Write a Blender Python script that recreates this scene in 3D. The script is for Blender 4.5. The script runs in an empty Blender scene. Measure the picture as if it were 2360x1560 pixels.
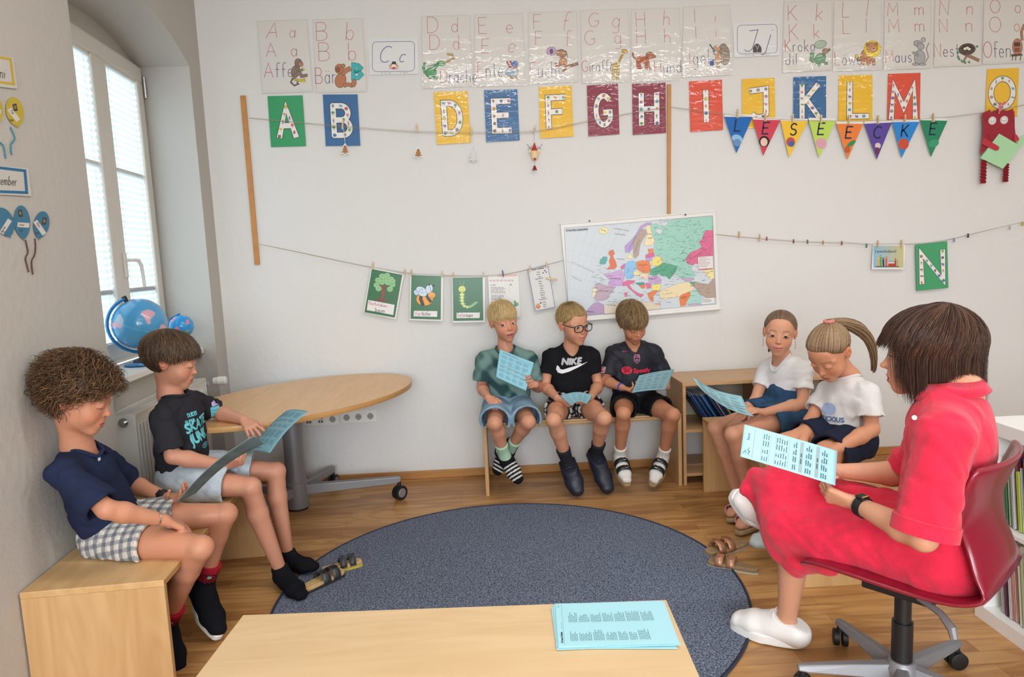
import bpy, bmesh, math, random
import numpy as np
from mathutils import Vector, Matrix, noise
from mathutils.bvhtree import BVHTree
from mathutils.geometry import tessellate_polygon
from math import sin, cos, pi, radians, atan2, sqrt
RES = 1.0      # grid size factor of the figures (1 = full detail)

scene = bpy.context.scene
COL = scene.collection

# ------------------------------------------------------------------ camera
F_PX = 1573.0
CAM_H = 1.42
def _axes(pitch, roll, yaw):
    f = np.array([sin(yaw), cos(yaw), 0]); r = np.array([cos(yaw), -sin(yaw), 0]); u = np.array([0, 0, 1.])
    f2 = f*cos(pitch)-u*sin(pitch); u2 = u*cos(pitch)+f*sin(pitch)
    return r*cos(roll)+u2*sin(roll), u2*cos(roll)-r*sin(roll), f2
CR, CU, CF = _axes(radians(6.8), radians(-2.46), radians(1.65))
cam_data = bpy.data.cameras.new('camera'); cam = bpy.data.objects.new('camera', cam_data); COL.objects.link(cam)
cam_data.sensor_width = 36; cam_data.lens = F_PX/2360*36; cam_data.clip_start = .05
cam.matrix_world = Matrix(((CR[0], CU[0], -CF[0], 0), (CR[1], CU[1], -CF[1], 0), (CR[2], CU[2], -CF[2], CAM_H), (0, 0, 0, 1)))
scene.camera = cam

# ------------------------------------------------------------------ view, world, lights
scene.view_settings.view_transform = 'Standard'; scene.view_settings.look = 'None'
scene.view_settings.gamma = 1; scene.view_settings.use_curve_mapping = False
scene.view_settings.exposure = 0.03
scene.cycles.use_denoising = True
scene.cycles.max_bounces = 7; scene.cycles.diffuse_bounces = 4; scene.cycles.glossy_bounces = 3
scene.cycles.transmission_bounces = 4; scene.cycles.transparent_max_bounces = 8
scene.cycles.caustics_reflective = False; scene.cycles.caustics_refractive = False
scene.cycles.sample_clamp_indirect = 6
world = bpy.data.worlds.new('world'); scene.world = world; world.use_nodes = True
bg = world.node_tree.nodes['Background']; bg.inputs[0].default_value = (.80, .90, 1.0, 1)
_wt = world.node_tree; _tc = _wt.nodes.new('ShaderNodeTexCoord'); _sp = _wt.nodes.new('ShaderNodeSeparateXYZ'); _mr = _wt.nodes.new('ShaderNodeMapRange')
_mr.inputs['From Min'].default_value = -.12; _mr.inputs['From Max'].default_value = .25; _mr.inputs['To Min'].default_value = 1.6; _mr.inputs['To Max'].default_value = 8.5     # dim ground below, bright overcast sky above
_wt.links.new(_tc.outputs['Generated'], _sp.inputs[0]); _wt.links.new(_sp.outputs['Z'], _mr.inputs[0]); _wt.links.new(_mr.outputs[0], bg.inputs[1])

def area(name, loc, rot, sx, sy, power, col=(1, 1, 1), spread=180):
    l = bpy.data.lights.new(name, 'AREA'); l.shape = 'RECTANGLE'; l.size = sx; l.size_y = sy
    l.energy = power; l.color = col; l.spread = radians(spread)
    o = bpy.data.objects.new(name, l); COL.objects.link(o); o.location = loc; o.rotation_euler = rot
    return o
# added area lights in place of daylight from unseen windows behind the photographer
area('added_daylight_rear', (-.2, -2.9, 1.75), (radians(90), 0, radians(4)), 1.9, 1.6, 150, (.87, .94, 1.0))
area('added_daylight_rear_right', (2.1, -2.9, 1.75), (radians(90), 0, 0), 1.9, 1.6, 18, (.9, .955, 1.0))
area('added_daylight_side', (-1.28, -.9, 1.8), (radians(90), 0, radians(-90)), 1.4, 1.6, 14, (.93, .97, 1.0))
# ceiling luminaires of the room (their housings are built with the ceiling)
CEIL = 3.3
LAMPS = [(.2, 1.9), (1.8, 1.9), (3.4, 1.9), (.2, -.5), (1.8, -.5), (3.4, -.5)]
for lx, ly in LAMPS:
    area('ceiling_lamp_light', (lx, ly, CEIL-.09), (0, 0, 0), 1.4, .12, (17 if lx < 3 else 8) if ly > 0 else 8, (1.0, .985, .97))

# ------------------------------------------------------------------ measuring helpers (reference frame 2360 x 1560)
def W(px, py, X=None, Y=None, Z=None):
    """the point where the sight line of a measured picture position meets a plane of the room"""
    d = CR*(px-1180)/F_PX-CU*(py-780)/F_PX+CF
    t = X/d[0] if X is not None else (Y/d[1] if Y is not None else (Z-CAM_H)/d[2])
    p = d*t; return Vector((p[0], p[1], p[2]+CAM_H))
WALL_Y = 4.38
def onwall(px, py, h=0.0): return W(px, py, Y=WALL_Y-h)
# left wall: a vertical plane turned by 4.5 degrees
LW_O = Vector((-1.70, WALL_Y, 0)); LA = radians(4.5)
LW_D = Vector((sin(LA), -cos(LA), 0)); LW_N = Vector((cos(LA), sin(LA), 0))
def lw(s, z, n=0.0): return LW_O+LW_D*s+LW_N*n+Vector((0, 0, z))
def onleft(px, py, h=0.0):
    d = CR*(px-1180)/F_PX-CU*(py-780)/F_PX+CF; d = Vector(d); o = Vector((0, 0, CAM_H))
    t = (LW_O+LW_N*h-o).dot(LW_N)/d.dot(LW_N); return o+d*t

# ------------------------------------------------------------------ colour and materials
def lin(c): return c/12.92 if c <= .04045 else ((c+.055)/1.055)**2.4
def hx(s):
    s = s.lstrip('#'); return tuple(lin(int(s[i:i+2], 16)/255) for i in (0, 2, 4))
def nd(nt, typ, **k):
    n = nt.nodes.new(typ)
    for a, b in k.items(): setattr(n, a, b)
    return n
_M = {}
def mat(name, col, rough=.6, spec=.5, metal=0, bump=0, bscale=60, var=0, vscale=6, coat=0, sheen=0, stretch=None, sss=0, detail=3, coat_rough=.1, attr=False, fold=0):
    if name in _M: return _M[name]
    m = bpy.data.materials.new(name); m.use_nodes = True; nt = m.node_tree; b = nt.nodes['Principled BSDF']
    if isinstance(col, str): col = hx(col or "ffffff")
    L = nt.links.new
    b.inputs['Roughness'].default_value = rough; b.inputs['Metallic'].default_value = metal
    b.inputs['Specular IOR Level'].default_value = spec
    b.inputs['Coat Weight'].default_value = coat; b.inputs['Coat Roughness'].default_value = coat_rough
    if sheen: b.inputs['Sheen Weight'].default_value = sheen
    if sss:
        b.inputs['Subsurface Weight'].default_value = sss; b.inputs['Subsurface Scale'].default_value = .012
        b.inputs['Subsurface Radius'].default_value = (1, .35, .2)
    tc = nd(nt, 'ShaderNodeTexCoord'); mp = nd(nt, 'ShaderNodeMapping')
    if stretch: mp.inputs['Scale'].default_value = stretch
    L(tc.outputs['Object'], mp.inputs['Vector'])
    src = None
    if attr:
        a = nd(nt, 'ShaderNodeAttribute'); a.attribute_name = 'Col'; src = a.outputs['Color']
    else:
        b.inputs['Base Color'].default_value = (*col, 1)
    if var:
        n = nd(nt, 'ShaderNodeTexNoise'); n.inputs['Scale'].default_value = vscale; n.inputs['Detail'].default_value = detail
        L(mp.outputs[0], n.inputs['Vector'])
        mr = nd(nt, 'ShaderNodeMapRange'); mr.inputs['From Min'].default_value = .3; mr.inputs['From Max'].default_value = .7
        mr.inputs['To Min'].default_value = 1-var; mr.inputs['To Max'].default_value = 1+var; L(n.outputs[0], mr.inputs[0])
        mx = nd(nt, 'ShaderNodeMix', data_type='RGBA', blend_type='MULTIPLY'); mx.inputs['Factor'].default_value = 1
        if src: L(src, mx.inputs['A'])
        else: mx.inputs['A'].default_value = (*col, 1)
        L(mr.outputs[0], mx.inputs['B']); src = mx.outputs['Result']
    if src: L(src, b.inputs['Base Color'])
    if bump:
        n = nd(nt, 'ShaderNodeTexNoise'); n.inputs['Scale'].default_value = bscale; n.inputs['Detail'].default_value = 3
        L(mp.outputs[0], n.inputs['Vector'])
        bp = nd(nt, 'ShaderNodeBump'); bp.inputs['Strength'].default_value = min(1, bump); bp.inputs['Distance'].default_value = .002*max(1, bump)
        L(n.outputs[0], bp.inputs['Height']); L(bp.outputs[0], b.inputs['Normal'])
        if fold:        # soft creases of worn cloth
            w = nd(nt, 'ShaderNodeTexNoise'); w.inputs['Scale'].default_value = 5.5; w.inputs['Detail'].default_value = 1; L(tc.outputs['Object'], w.inputs['Vector'])
            av = nd(nt, 'ShaderNodeVectorMath', operation='MULTIPLY_ADD'); av.inputs[1].default_value = (.35, .35, .35); L(w.outputs['Color'], av.inputs[0]); L(tc.outputs['Object'], av.inputs[2])
            f2 = nd(nt, 'ShaderNodeTexNoise'); f2.inputs['Scale'].default_value = 8; f2.inputs['Detail'].default_value = 2.5; f2.inputs['Roughness'].default_value = .45; f2.noise_type = 'RIDGED_MULTIFRACTAL'; L(av.outputs[0], f2.inputs['Vector'])
            b2 = nd(nt, 'ShaderNodeBump'); b2.inputs['Strength'].default_value = 1; b2.inputs['Distance'].default_value = fold; L(f2.outputs[0], b2.inputs['Height']); L(bp.outputs[0], b2.inputs['Normal']); L(b2.outputs[0], b.inputs['Normal'])
    _M[name] = m; return m

def wood_mat(name, c1, c2, axis=0, scale=1.0, rough=.45, planks=None, strength=1.0):
    """pale wood with grain running along the object's axis; planks=(length, width) adds parquet strips"""
    m = bpy.data.materials.new(name); m.use_nodes = True; nt = m.node_tree; b = nt.nodes['Principled BSDF']; L = nt.links.new
    b.inputs['Roughness'].default_value = rough
    tc = nd(nt, 'ShaderNodeTexCoord'); mp = nd(nt, 'ShaderNodeMapping')
    s = [22*scale]*3; s[axis] = 1.6*scale; mp.inputs['Scale'].default_value = s
    L(tc.outputs['Object'], mp.inputs['Vector']); vec = mp.outputs[0]
    cellcol = None
    if planks:
        br = nd(nt, 'ShaderNodeTexBrick'); br.offset = .37; br.offset_frequency = 2; br.squash = 1
        br.inputs['Scale'].default_value = 1; br.inputs['Brick Width'].default_value = planks[0]; br.inputs['Row Height'].default_value = planks[1]
        br.inputs['Mortar Size'].default_value = .0008; br.inputs['Mortar Smooth'].default_value = .1; br.inputs['Bias'].default_value = 0
        br.inputs['Color1'].default_value = (.0, .0, .0, 1); br.inputs['Color2'].default_value = (1, 1, 1, 1); br.inputs['Mortar'].default_value = (.5, .5, .5, 1)
        L(tc.outputs['Object'], br.inputs['Vector'])
        add = nd(nt, 'ShaderNodeVectorMath', operation='MULTIPLY_ADD'); add.inputs[1].default_value = (7, 3, 5); L(br.outputs['Color'], add.inputs[0]); L(vec, add.inputs[2]); vec = add.outputs[0]
        cellcol = br
    n1 = nd(nt, 'ShaderNodeTexNoise'); n1.inputs['Scale'].default_value = 1.0; n1.inputs['Detail'].default_value = 5; n1.inputs['Distortion'].default_value = .6; L(vec, n1.inputs['Vector'])
    mp2 = nd(nt, 'ShaderNodeMapping'); s2 = [5*scale]*3; s2[axis] = .9*scale; mp2.inputs['Scale'].default_value = s2; L(tc.outputs['Object'], mp2.inputs['Vector'])
    n2 = nd(nt, 'ShaderNodeTexNoise'); n2.inputs['Scale'].default_value = 1.0; n2.inputs['Detail'].default_value = 2; n2.inputs['Distortion'].default_value = 1.5; L(mp2.outputs[0], n2.inputs['Vector'])
    # contour rings of the second noise give the cathedral figure
    mu = nd(nt, 'ShaderNodeMath', operation='MULTIPLY'); mu.inputs[1].default_value = 38; L(n2.outputs[0], mu.inputs[0])
    si = nd(nt, 'ShaderNodeMath', operation='SINE'); L(mu.outputs[0], si.inputs[0])
    m1 = nd(nt, 'ShaderNodeMath', operation='MULTIPLY_ADD'); m1.inputs[1].default_value = .16*strength; L(si.outputs[0], m1.inputs[0]); L(n1.outputs[0], m1.inputs[2])
    fac = m1.outputs[0]
    if cellcol:
        m2 = nd(nt, 'ShaderNodeMath', operation='MULTIPLY_ADD'); m2.inputs[1].default_value = .42; L(cellcol.outputs['Color'], m2.inputs[0])
        m3 = nd(nt, 'ShaderNodeMath', operation='SUBTRACT'); L(fac, m3.inputs[0]); m3.inputs[1].default_value = .2; L(m3.outputs[0], m2.inputs[2]); fac = m2.outputs[0]
    cr = nd(nt, 'ShaderNodeValToRGB'); cr.color_ramp.elements[0].position = .25; cr.color_ramp.elements[1].position = .75
    cr.color_ramp.elements[0].color = (*hx(c1), 1); cr.color_ramp.elements[1].color = (*hx(c2), 1); L(fac, cr.inputs[0])
    out = cr.outputs[0]
    if cellcol:
        mx = nd(nt, 'ShaderNodeMix', data_type='RGBA', blend_type='MIX'); L(cellcol.outputs['Fac'], mx.inputs['Factor']); L(out, mx.inputs['A']); mx.inputs['B'].default_value = (*hx('6d4e2c'), 1); out = mx.outputs['Result']
    L(out, b.inputs['Base Color'])
    bp = nd(nt, 'ShaderNodeBump'); bp.inputs['Strength'].default_value = .15; bp.inputs['Distance'].default_value = .001; L(n1.outputs[0], bp.inputs['Height']); L(bp.outputs[0], b.inputs['Normal'])
    return m

# ------------------------------------------------------------------ mesh building
WLOC = {}
def tag(o, label=None, cat=None, group=None, kind=None):
    if label: o['label'] = label
    if cat: o['category'] = cat
    if group: o['group'] = group
    if kind: o['kind'] = kind
    return o
def empty(name, loc, label=None, cat=None, group=None):
    o = bpy.data.objects.new(name, None); COL.objects.link(o); o.location = loc; o.empty_display_size = .05
    WLOC[o.name] = Vector(loc); return tag(o, label, cat, group)
class MB:
    def __init__(s): s.v = []; s.f = []; s.c = []; s.mi = []
    def add(s, vs, fs, col=None, mi=0):
        n = len(s.v); s.v += [tuple(p) for p in vs]; s.f += [tuple(i+n for i in f) for f in fs]
        s.c += [col or (1, 1, 1)]*len(vs); s.mi += [mi]*len(fs); return s
    def box(s, c, d, M=None, col=None, mi=0):
        x, y, z = d[0]/2, d[1]/2, d[2]/2; c = Vector(c)
        P = [Vector(q) for q in ((-x,-y,-z),(x,-y,-z),(x,y,-z),(-x,y,-z),(-x,-y,z),(x,-y,z),(x,y,z),(-x,y,z))]
        if M is not None: P = [M @ p for p in P]
        return s.add([c+p for p in P], [(0,3,2,1),(4,5,6,7),(0,1,5,4),(1,2,6,5),(2,3,7,6),(3,0,4,7)], col, mi)
    def bx(s, a, b, col=None, mi=0):
        return s.box([(a[i]+b[i])/2 for i in range(3)], [abs(b[i]-a[i]) for i in range(3)], None, col, mi)
    def tube(s, pts, r, n=8, col=None, mi=0, caps=True, sx=1.0):
        pts = [Vector(p) for p in pts]; m = len(pts)
        R = r if isinstance(r, (list, tuple)) else [r]*m
        t0 = (pts[1]-pts[0]).normalized(); up = Vector((0, 0, 1)) if abs(t0.z) < .9 else Vector((1, 0, 0))
        a = t0.cross(up).normalized(); V = []; prev = None
        for i in range(m):
            t = (pts[min(i+1, m-1)]-pts[max(i-1, 0)])
            t = t.normalized() if t.length > 1e-9 else t0
            a = (a-t*a.dot(t)); a = a.normalized() if a.length > 1e-6 else t.orthogonal().normalized(); b = t.cross(a)
            for k in range(n):
                th = 2*pi*k/n; V.append(pts[i]+a*(cos(th)*R[i]*sx)+b*(sin(th)*R[i]))
        Fs = [(i*n+k, i*n+(k+1) % n, (i+1)*n+(k+1) % n, (i+1)*n+k) for i in range(m-1) for k in range(n)]
        if caps: Fs += [tuple(range(n-1, -1, -1)), tuple((m-1)*n+k for k in range(n))]
        return s.add(V, Fs, col, mi)
    def cyl(s, a, b, r, n=24, r2=None, col=None, mi=0): return s.tube([a, b], [r, r if r2 is None else r2], n, col, mi)
    def lathe(s, prof, c, n=32, M=None, col=None, mi=0):
        c = Vector(c); V = []
        for r, z in prof:
            for k in range(n):
                p = Vector((r*cos(2*pi*k/n), r*sin(2*pi*k/n), z)); V.append(c+(M @ p if M is not None else p))
        m = len(prof)
        Fs = [(i*n+k, i*n+(k+1) % n, (i+1)*n+(k+1) % n, (i+1)*n+k) for i in range(m-1) for k in range(n)]
        Fs += [tuple(range(n-1, -1, -1)), tuple((m-1)*n+k for k in range(n))]
        return s.add(V, Fs, col, mi)
    def ell(s, c, r, M=None, n=20, m=12, col=None, mi=0):
        if not isinstance(r, (tuple, list)): r = (r, r, r)
        c = Vector(c); V = []
        for i in range(m+1):
            ph = pi*i/m
            for k in range(n):
                p = Vector((sin(ph)*cos(2*pi*k/n)*r[0], sin(ph)*sin(2*pi*k/n)*r[1], cos(ph)*r[2])); V.append(c+(M @ p if M is not None else p))
        return s.add(V, [(i*n+k, (i+1)*n+k, (i+1)*n+(k+1) % n, i*n+(k+1) % n) for i in range(m) for k in range(n)], col, mi)
    def prism(s, poly, o, ax, ay, az, col=None, mi=0):
        """closed outline poly (list of 2d points) in plane o+ax*x+ay*y, thickened along az"""
        o, ax, ay, az = Vector(o), Vector(ax), Vector(ay), Vector(az); n = len(poly)
        V = [o+ax*x+ay*y for x, y in poly]+[o+ax*x+ay*y+az for x, y in poly]
        return s.add(V, [tuple(range(n)), tuple(range(2*n-1, n-1, -1))]+[(i, i+n, (i+1) % n+n, (i+1) % n) for i in range(n)], col, mi)
    def grid(s, fn, nu, nv, col=None, mi=0):
        V = [fn(i/nu, j/nv) for j in range(nv+1) for i in range(nu+1)]
        return s.add(V, [(j*(nu+1)+i, j*(nu+1)+i+1, (j+1)*(nu+1)+i+1, (j+1)*(nu+1)+i) for j in range(nv) for i in range(nu)], col, mi)
    def build(s, name, m, parent=None, bevel=0, smooth=False, cols=False, origin=None, seg=2, solid=0, fix=True):
        if parent is not None: O = WLOC[parent.name]
        elif origin is not None: O = Vector(origin)
        else:
            A = np.array(s.v); O = Vector(((A[:, 0].min()+A[:, 0].max())/2, (A[:, 1].min()+A[:, 1].max())/2, A[:, 2].min()))
        me = bpy.data.meshes.new(name); me.from_pydata([tuple(Vector(p)-O) for p in s.v], [], s.f)
        for mm in (m if isinstance(m, (list, tuple)) else [m]): me.materials.append(mm)
        me.polygons.foreach_set('material_index', s.mi)
        if cols:
            at = me.color_attributes.new('Col', 'FLOAT_COLOR', 'POINT')
            at.data.foreach_set('color', np.array([(*c, 1) for c in s.c], dtype=np.float32).ravel())
        if fix:
            bm = bmesh.new(); bm.from_mesh(me); bmesh.ops.recalc_face_normals(bm, faces=bm.faces); bm.to_mesh(me); bm.free()
        if smooth:
            me.polygons.foreach_set('use_smooth', [True]*len(me.polygons))
            if smooth != 2:
                try: me.set_sharp_from_angle(angle=radians(40))
                except Exception: pass
        me.update(); o = bpy.data.objects.new(name, me); COL.objects.link(o)
        if parent is not None: o.parent = parent; WLOC[o.name] = O
        else: o.location = O; WLOC[o.name] = O
        if bevel:
            md = o.modifiers.new('b', 'BEVEL'); md.width = bevel; md.segments = seg; md.limit_method = 'ANGLE'; md.angle_limit = radians(35)
            if hasattr(md, 'harden_normals'): md.harden_normals = False
        if solid:
            md = o.modifiers.new('s', 'SOLIDIFY'); md.thickness = solid; md.offset = 0
        return o
def copy_tree(o, parent=None):
    c = o.copy(); COL.objects.link(c); c.parent = parent; WLOC[c.name] = WLOC.get(o.name, Vector())
    for ch in o.children: copy_tree(ch, c)
    return c
def rotz(a): return Matrix.Rotation(a, 3, 'Z')

# ------------------------------------------------------------------ flat artwork: coloured shapes printed on sheets
_GL = {}
def _glyphs():
    T = """A .8|0,0 .36,1 .72,0|.12,.36 .6,.36
B .7|0,0 0,1|0,1 @.3,.76,.24,.24,90,-90 0,.52|0,.52 @.32,.26,.27,.26,90,-90 0,0
C .75|@.4,.5,.38,.5,55,305
D .75|0,0 0,1 @.25,.5,.42,.5,90,-90 0,0
E .62|.5,1 0,1 0,0 .5,0|0,.52 .42,.52
F .58|.5,1 0,1 0,0|0,.52 .4,.52
G .8|@.4,.5,.38,.5,50,330 .72,.42 .45,.42
H .72|0,0 0,1|.6,0 .6,1|0,.5 .6,.5
I .2|.05,0 .05,1
J .5|0,.95 .38,1 .38,.2 @.2,.18,.18,.18,0,-150
K .66|0,0 0,1|.52,1 0,.42|.14,.56 .56,0
L .56|0,1 0,0 .48,0
M .86|0,0 .06,1 .4,.3 .72,1 .78,0
N .74|0,0 0,1 .6,0 .6,1
O .84|@.4,.5,.38,.5,90,450
P .64|0,0 0,1|0,1 @.28,.74,.26,.26,90,-90 0,.48
Q .84|@.4,.5,.38,.5,90,450|.5,.2 .75,-.05
R .68|0,0 0,1|0,1 @.28,.74,.26,.26,90,-90 0,.48|.26,.48 .56,0
S .62|@.27,.75,.24,.25,30,270 @.27,.25,.25,.25,90,-150
T .66|0,1 .6,1|.3,1 .3,0
U .72|0,1 0,.3 @.3,.3,.3,.3,180,360 .6,1
V .7|0,1 .32,0 .64,1
W 1|0,1 .22,0 .45,.8 .68,0 .9,1
X .66|0,0 .56,1|0,1 .56,0
Y .66|0,1 .28,.5 .56,1|.28,.5 .28,0
Z .64|0,1 .54,1 0,0 .54,0
a .52|@.2,.27,.2,.27,60,420|.4,.54 .4,0
b .52|0,1 0,0|@.2,.27,.2,.27,180,-180
c .45|@.22,.27,.2,.27,50,310
d .52|@.2,.27,.2,.27,0,360|.4,1 .4,0
e .5|0,.28 .4,.28 @.2,.27,.2,.27,5,315
f .36|@.25,.82,.14,.18,40,180 .11,0|0,.54 .28,.54
g .52|@.2,.27,.2,.27,0,360|.4,.54 .4,-.2 @.2,-.2,.2,.16,0,-150
h .5|0,1 0,0|0,.3 @.19,.34,.19,.2,170,0 .38,0
i .16|.03,.54 .03,0|.03,.74 .03,.76
j .24|.1,.54 .1,-.22 @-.02,-.22,.12,.14,0,-120|.1,.74 .1,.76
k .46|0,1 0,0|.34,.54 0,.2|.1,.3 .38,0
l .16|.03,1 .03,0
m .78|0,.54 0,0|0,.3 @.16,.36,.16,.18,170,0 .32,0|.32,.3 @.48,.36,.16,.18,170,0 .64,0
n .5|0,.54 0,0|0,.3 @.19,.34,.19,.2,170,0 .38,0
o .52|@.21,.27,.2,.27,90,450
p .52|0,.54 0,-.36|@.2,.27,.2,.27,180,-180
q .52|@.2,.27,.2,.27,0,360|.4,.54 .4,-.36
r .34|0,.54 0,0|0,.28 @.16,.36,.16,.18,170,60
s .42|@.17,.41,.14,.14,30,270 @.17,.14,.16,.14,90,-150
t .36|.13,.9 .13,.1 .26,0|0,.56 .3,.56
u .5|0,.54 0,.2 @.18,.2,.18,.2,180,360 .38,.54|.38,.54 .38,0
v .46|0,.54 .19,0 .38,.54
w .66|0,.54 .15,0 .29,.44 .43,0 .58,.54
x .44|0,0 .36,.54|0,.54 .36,0
y .46|0,.54 .2,0|.4,.54 .08,-.36
z .44|0,.54 .36,.54 0,0 .36,0
- .4|.04,.3 .3,.3
. .2|.05,0 .06,.02
: .2|.05,0 .06,.02|.05,.4 .06,.42
1 .34|0,.75 .2,1 .2,0
2 .54|@.22,.75,.22,.25,160,-30 0,0 .44,0
0 .54|@.22,.5,.21,.5,90,450
9 .54|@.22,.7,.2,.28,0,360|.42,.7 .3,0
6 .54|@.22,.28,.2,.28,0,360|.03,.3 .3,1
3 .5|@.2,.75,.2,.25,150,-90 @.2,.26,.22,.26,90,-150
7 .5|0,1 .42,1 .14,0"""
    for ln in T.split('\n'):
        h, *st = ln.split('|'); ch, w = h.split(' ')
        S = []
        for q in st:
            P = []
            for tok in q.split():
                if tok[0] == '@':
                    cx, cy, rx, ry, a0, a1 = map(float, tok[1:].split(',')); n = max(4, int(abs(a1-a0)/18))
                    P += [(cx+rx*cos(radians(a0+(a1-a0)*i/n)), cy+ry*sin(radians(a0+(a1-a0)*i/n))) for i in range(n+1)]
                else: P.append(tuple(map(float, tok.split(','))))
            S.append(P)
        _GL[ch] = (float(w), S)
    for u, b in (('ä', 'a'), ('ö', 'o'), ('ü', 'u'), ('Ä', 'A')):
        w, S = _GL[b]; t = .76 if b.islower() else 1.14
        _GL[u] = (w, S+[[(.1, t), (.1, t+.03)], [(.3, t), (.3, t+.03)]])
_glyphs()
_FT = {}
def ftris(txt):
    """triangles of a word in Blender's built-in font, unit size"""
    if txt not in _FT:
        cu = bpy.data.curves.new('t', 'FONT'); cu.body = txt; cu.size = 1; cu.resolution_u = 3
        ob = bpy.data.objects.new('t', cu); me = ob.to_mesh(); me.calc_loop_triangles()
        v = [(p.co.x, p.co.y) for p in me.vertices]; t = [tuple(q.vertices) for q in me.loop_triangles]
        ob.to_mesh_clear(); bpy.data.objects.remove(ob); bpy.data.curves.remove(cu)
        _FT[txt] = (v, t, max([q[0] for q in v] or [0]))
    return _FT[txt]
class Art:
    def __init__(s, mp, step=3e-5, h0=3e-4): s.mp = mp; s.b = MB(); s.h = h0; s.step = step
    def _put(s, P, T, col, bump=True):
        if isinstance(col, str): col = hx(col or "ffffff")
        if s.maxe:
            P = [tuple(p) for p in P]; tri = [(t[0], t[i], t[i+1]) for t in T for i in range(1, len(t)-1)]; out = []
            while tri:
                t = tri.pop(); e = [(math.dist(P[t[i]], P[t[(i+1) % 3]]), i) for i in range(3)]; L_, i = max(e)
                if L_ <= s.maxe: out.append(t); continue
                a, b, c = t[i], t[(i+1) % 3], t[(i+2) % 3]; P.append(((P[a][0]+P[b][0])/2, (P[a][1]+P[b][1])/2)); m = len(P)-1; tri += [(a, m, c), (m, b, c)]
            T = out
        s.b.add([s.mp(x, y, s.h) for x, y in P], T, col)
        if bump: s.h += s.step
    def poly(s, P, col):
        T = tessellate_polygon([[Vector((x, y, 0)) for x, y in P]]); s._put(P, T, col)
    def rect(s, x0, y0, x1, y1, col): s._put([(x0, y0), (x1, y0), (x1, y1), (x0, y1)], [(0, 1, 2, 3)], col)
    def ell(s, cx, cy, rx, ry=None, col='000000', rot=0, n=18):
        ry = rx if ry is None else ry; c, d = cos(radians(rot)), sin(radians(rot))
        P = [(cx+rx*cos(2*pi*i/n)*c-ry*sin(2*pi*i/n)*d, cy+rx*cos(2*pi*i/n)*d+ry*sin(2*pi*i/n)*c) for i in range(n)]
        s._put(P, [tuple(range(n))], col)
    def stroke(s, P, w, col, closed=False, bump=True):
        P = [Vector(p) for p in P]; m = len(P)
        if m < 2: return
        Q = []
        for i in range(m):
            a = P[i-1] if (i or closed) else None; b = P[(i+1) % m] if (i < m-1 or closed) else None
            d1 = (P[i]-a) if a is not None else (b-P[i]); d2 = (b-P[i]) if b is not None else d1
            if d1.length < 1e-9: d1 = d2
            if d2.length < 1e-9: d2 = d1
            d1, d2 = d1.normalized(), d2.normalized()
            n1 = Vector((-d1.y, d1.x)); n2 = Vector((-d2.y, d2.x)); n = n1+n2
            n = n.normalized() if n.length > .3 else n1; k = min(1/max(n.dot(n1), .35), 2.2)
            c = P[i]
            if a is None and not closed: c = c-d2*w*.3
            if b is None and not closed: c = c+d1*w*.3
            Q += [tuple(c+n*(w/2*k)), tuple(c-n*(w/2*k))]
        r = m if closed else m-1
        s._put(Q, [(2*i, 2*i+1, 2*((i+1) % m)+1, 2*((i+1) % m)) for i in range(r)], col, bump)
    def text(s, txt, x, y, h, col, w=None, slant=0, dx=(1, 0), sp=.14, cols=None, sx=1):
        w = w or h*.09; dx = Vector(dx).normalized(); dy = Vector((-dx.y, dx.x)) if s.up > 0 else Vector((dx.y, -dx.x)); o = Vector((x, y)); cx = 0
        for i, ch in enumerate(txt):
            if ch == ' ': cx += .4*h*sx; continue
            gw, S = _GL.get(ch, _GL['o'])
            for st in S:
                s.stroke([o+dx*(cx+(px*sx+py*slant)*h)+dy*(py*h) for px, py in st], w, (cols[i] if cols else col), bump=False)
            cx += (gw+sp)*h*sx
        s.h += s.step; return cx
    maxe = 0
    up = -1     # -1: second coordinate grows downwards (measured picture positions), 1: grows upwards
    def font(s, txt, x, y, h, col, dx=(1, 0), shear=0, bold=0, width=None):
        v, t, wd = ftris(txt); dx = Vector(dx).normalized(); dy = Vector((-dx.y, dx.x)) if s.up > 0 else Vector((dx.y, -dx.x)); k = h/.72
        kx = k if width is None else width/max(wd, 1e-6)
        offs = [(0, 0)]+([(bold, 0), (-bold, 0), (0, bold), (0, -bold)] if bold else [])
        for ox, oy in offs:
            s._put([tuple(Vector((x, y))+dx*((px+py*shear)*kx+ox)+dy*(py*k+oy)) for px, py in v], t, col)
    def dashes(s, x0, y0, x1, y1, rows, col='4a5a60', seed=0, fill=.75, th=.45, cols=1):
        """lines of small unreadable print inside a rectangle"""
        R = random.Random(seed); dy = (y1-y0)/rows; cw = (x1-x0)/cols
        for r in range(rows):
            for c in range(cols):
                x = x0+c*cw; e = x+cw*fill*R.uniform(.55, 1)
                while x < e:
                    w = cw*R.uniform(.06, .2)/1; y = y0+r*dy
                    s._put([(x, y), (min(x+w, e), y), (min(x+w, e), y+dy*th), (x, y+dy*th)], [(0, 1, 2, 3)], col, False); x += w+cw*.03
        s.h += s.step
    def build(s, name, m, parent): return s.b.build(name, m, parent, cols=True, fix=False)

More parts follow.
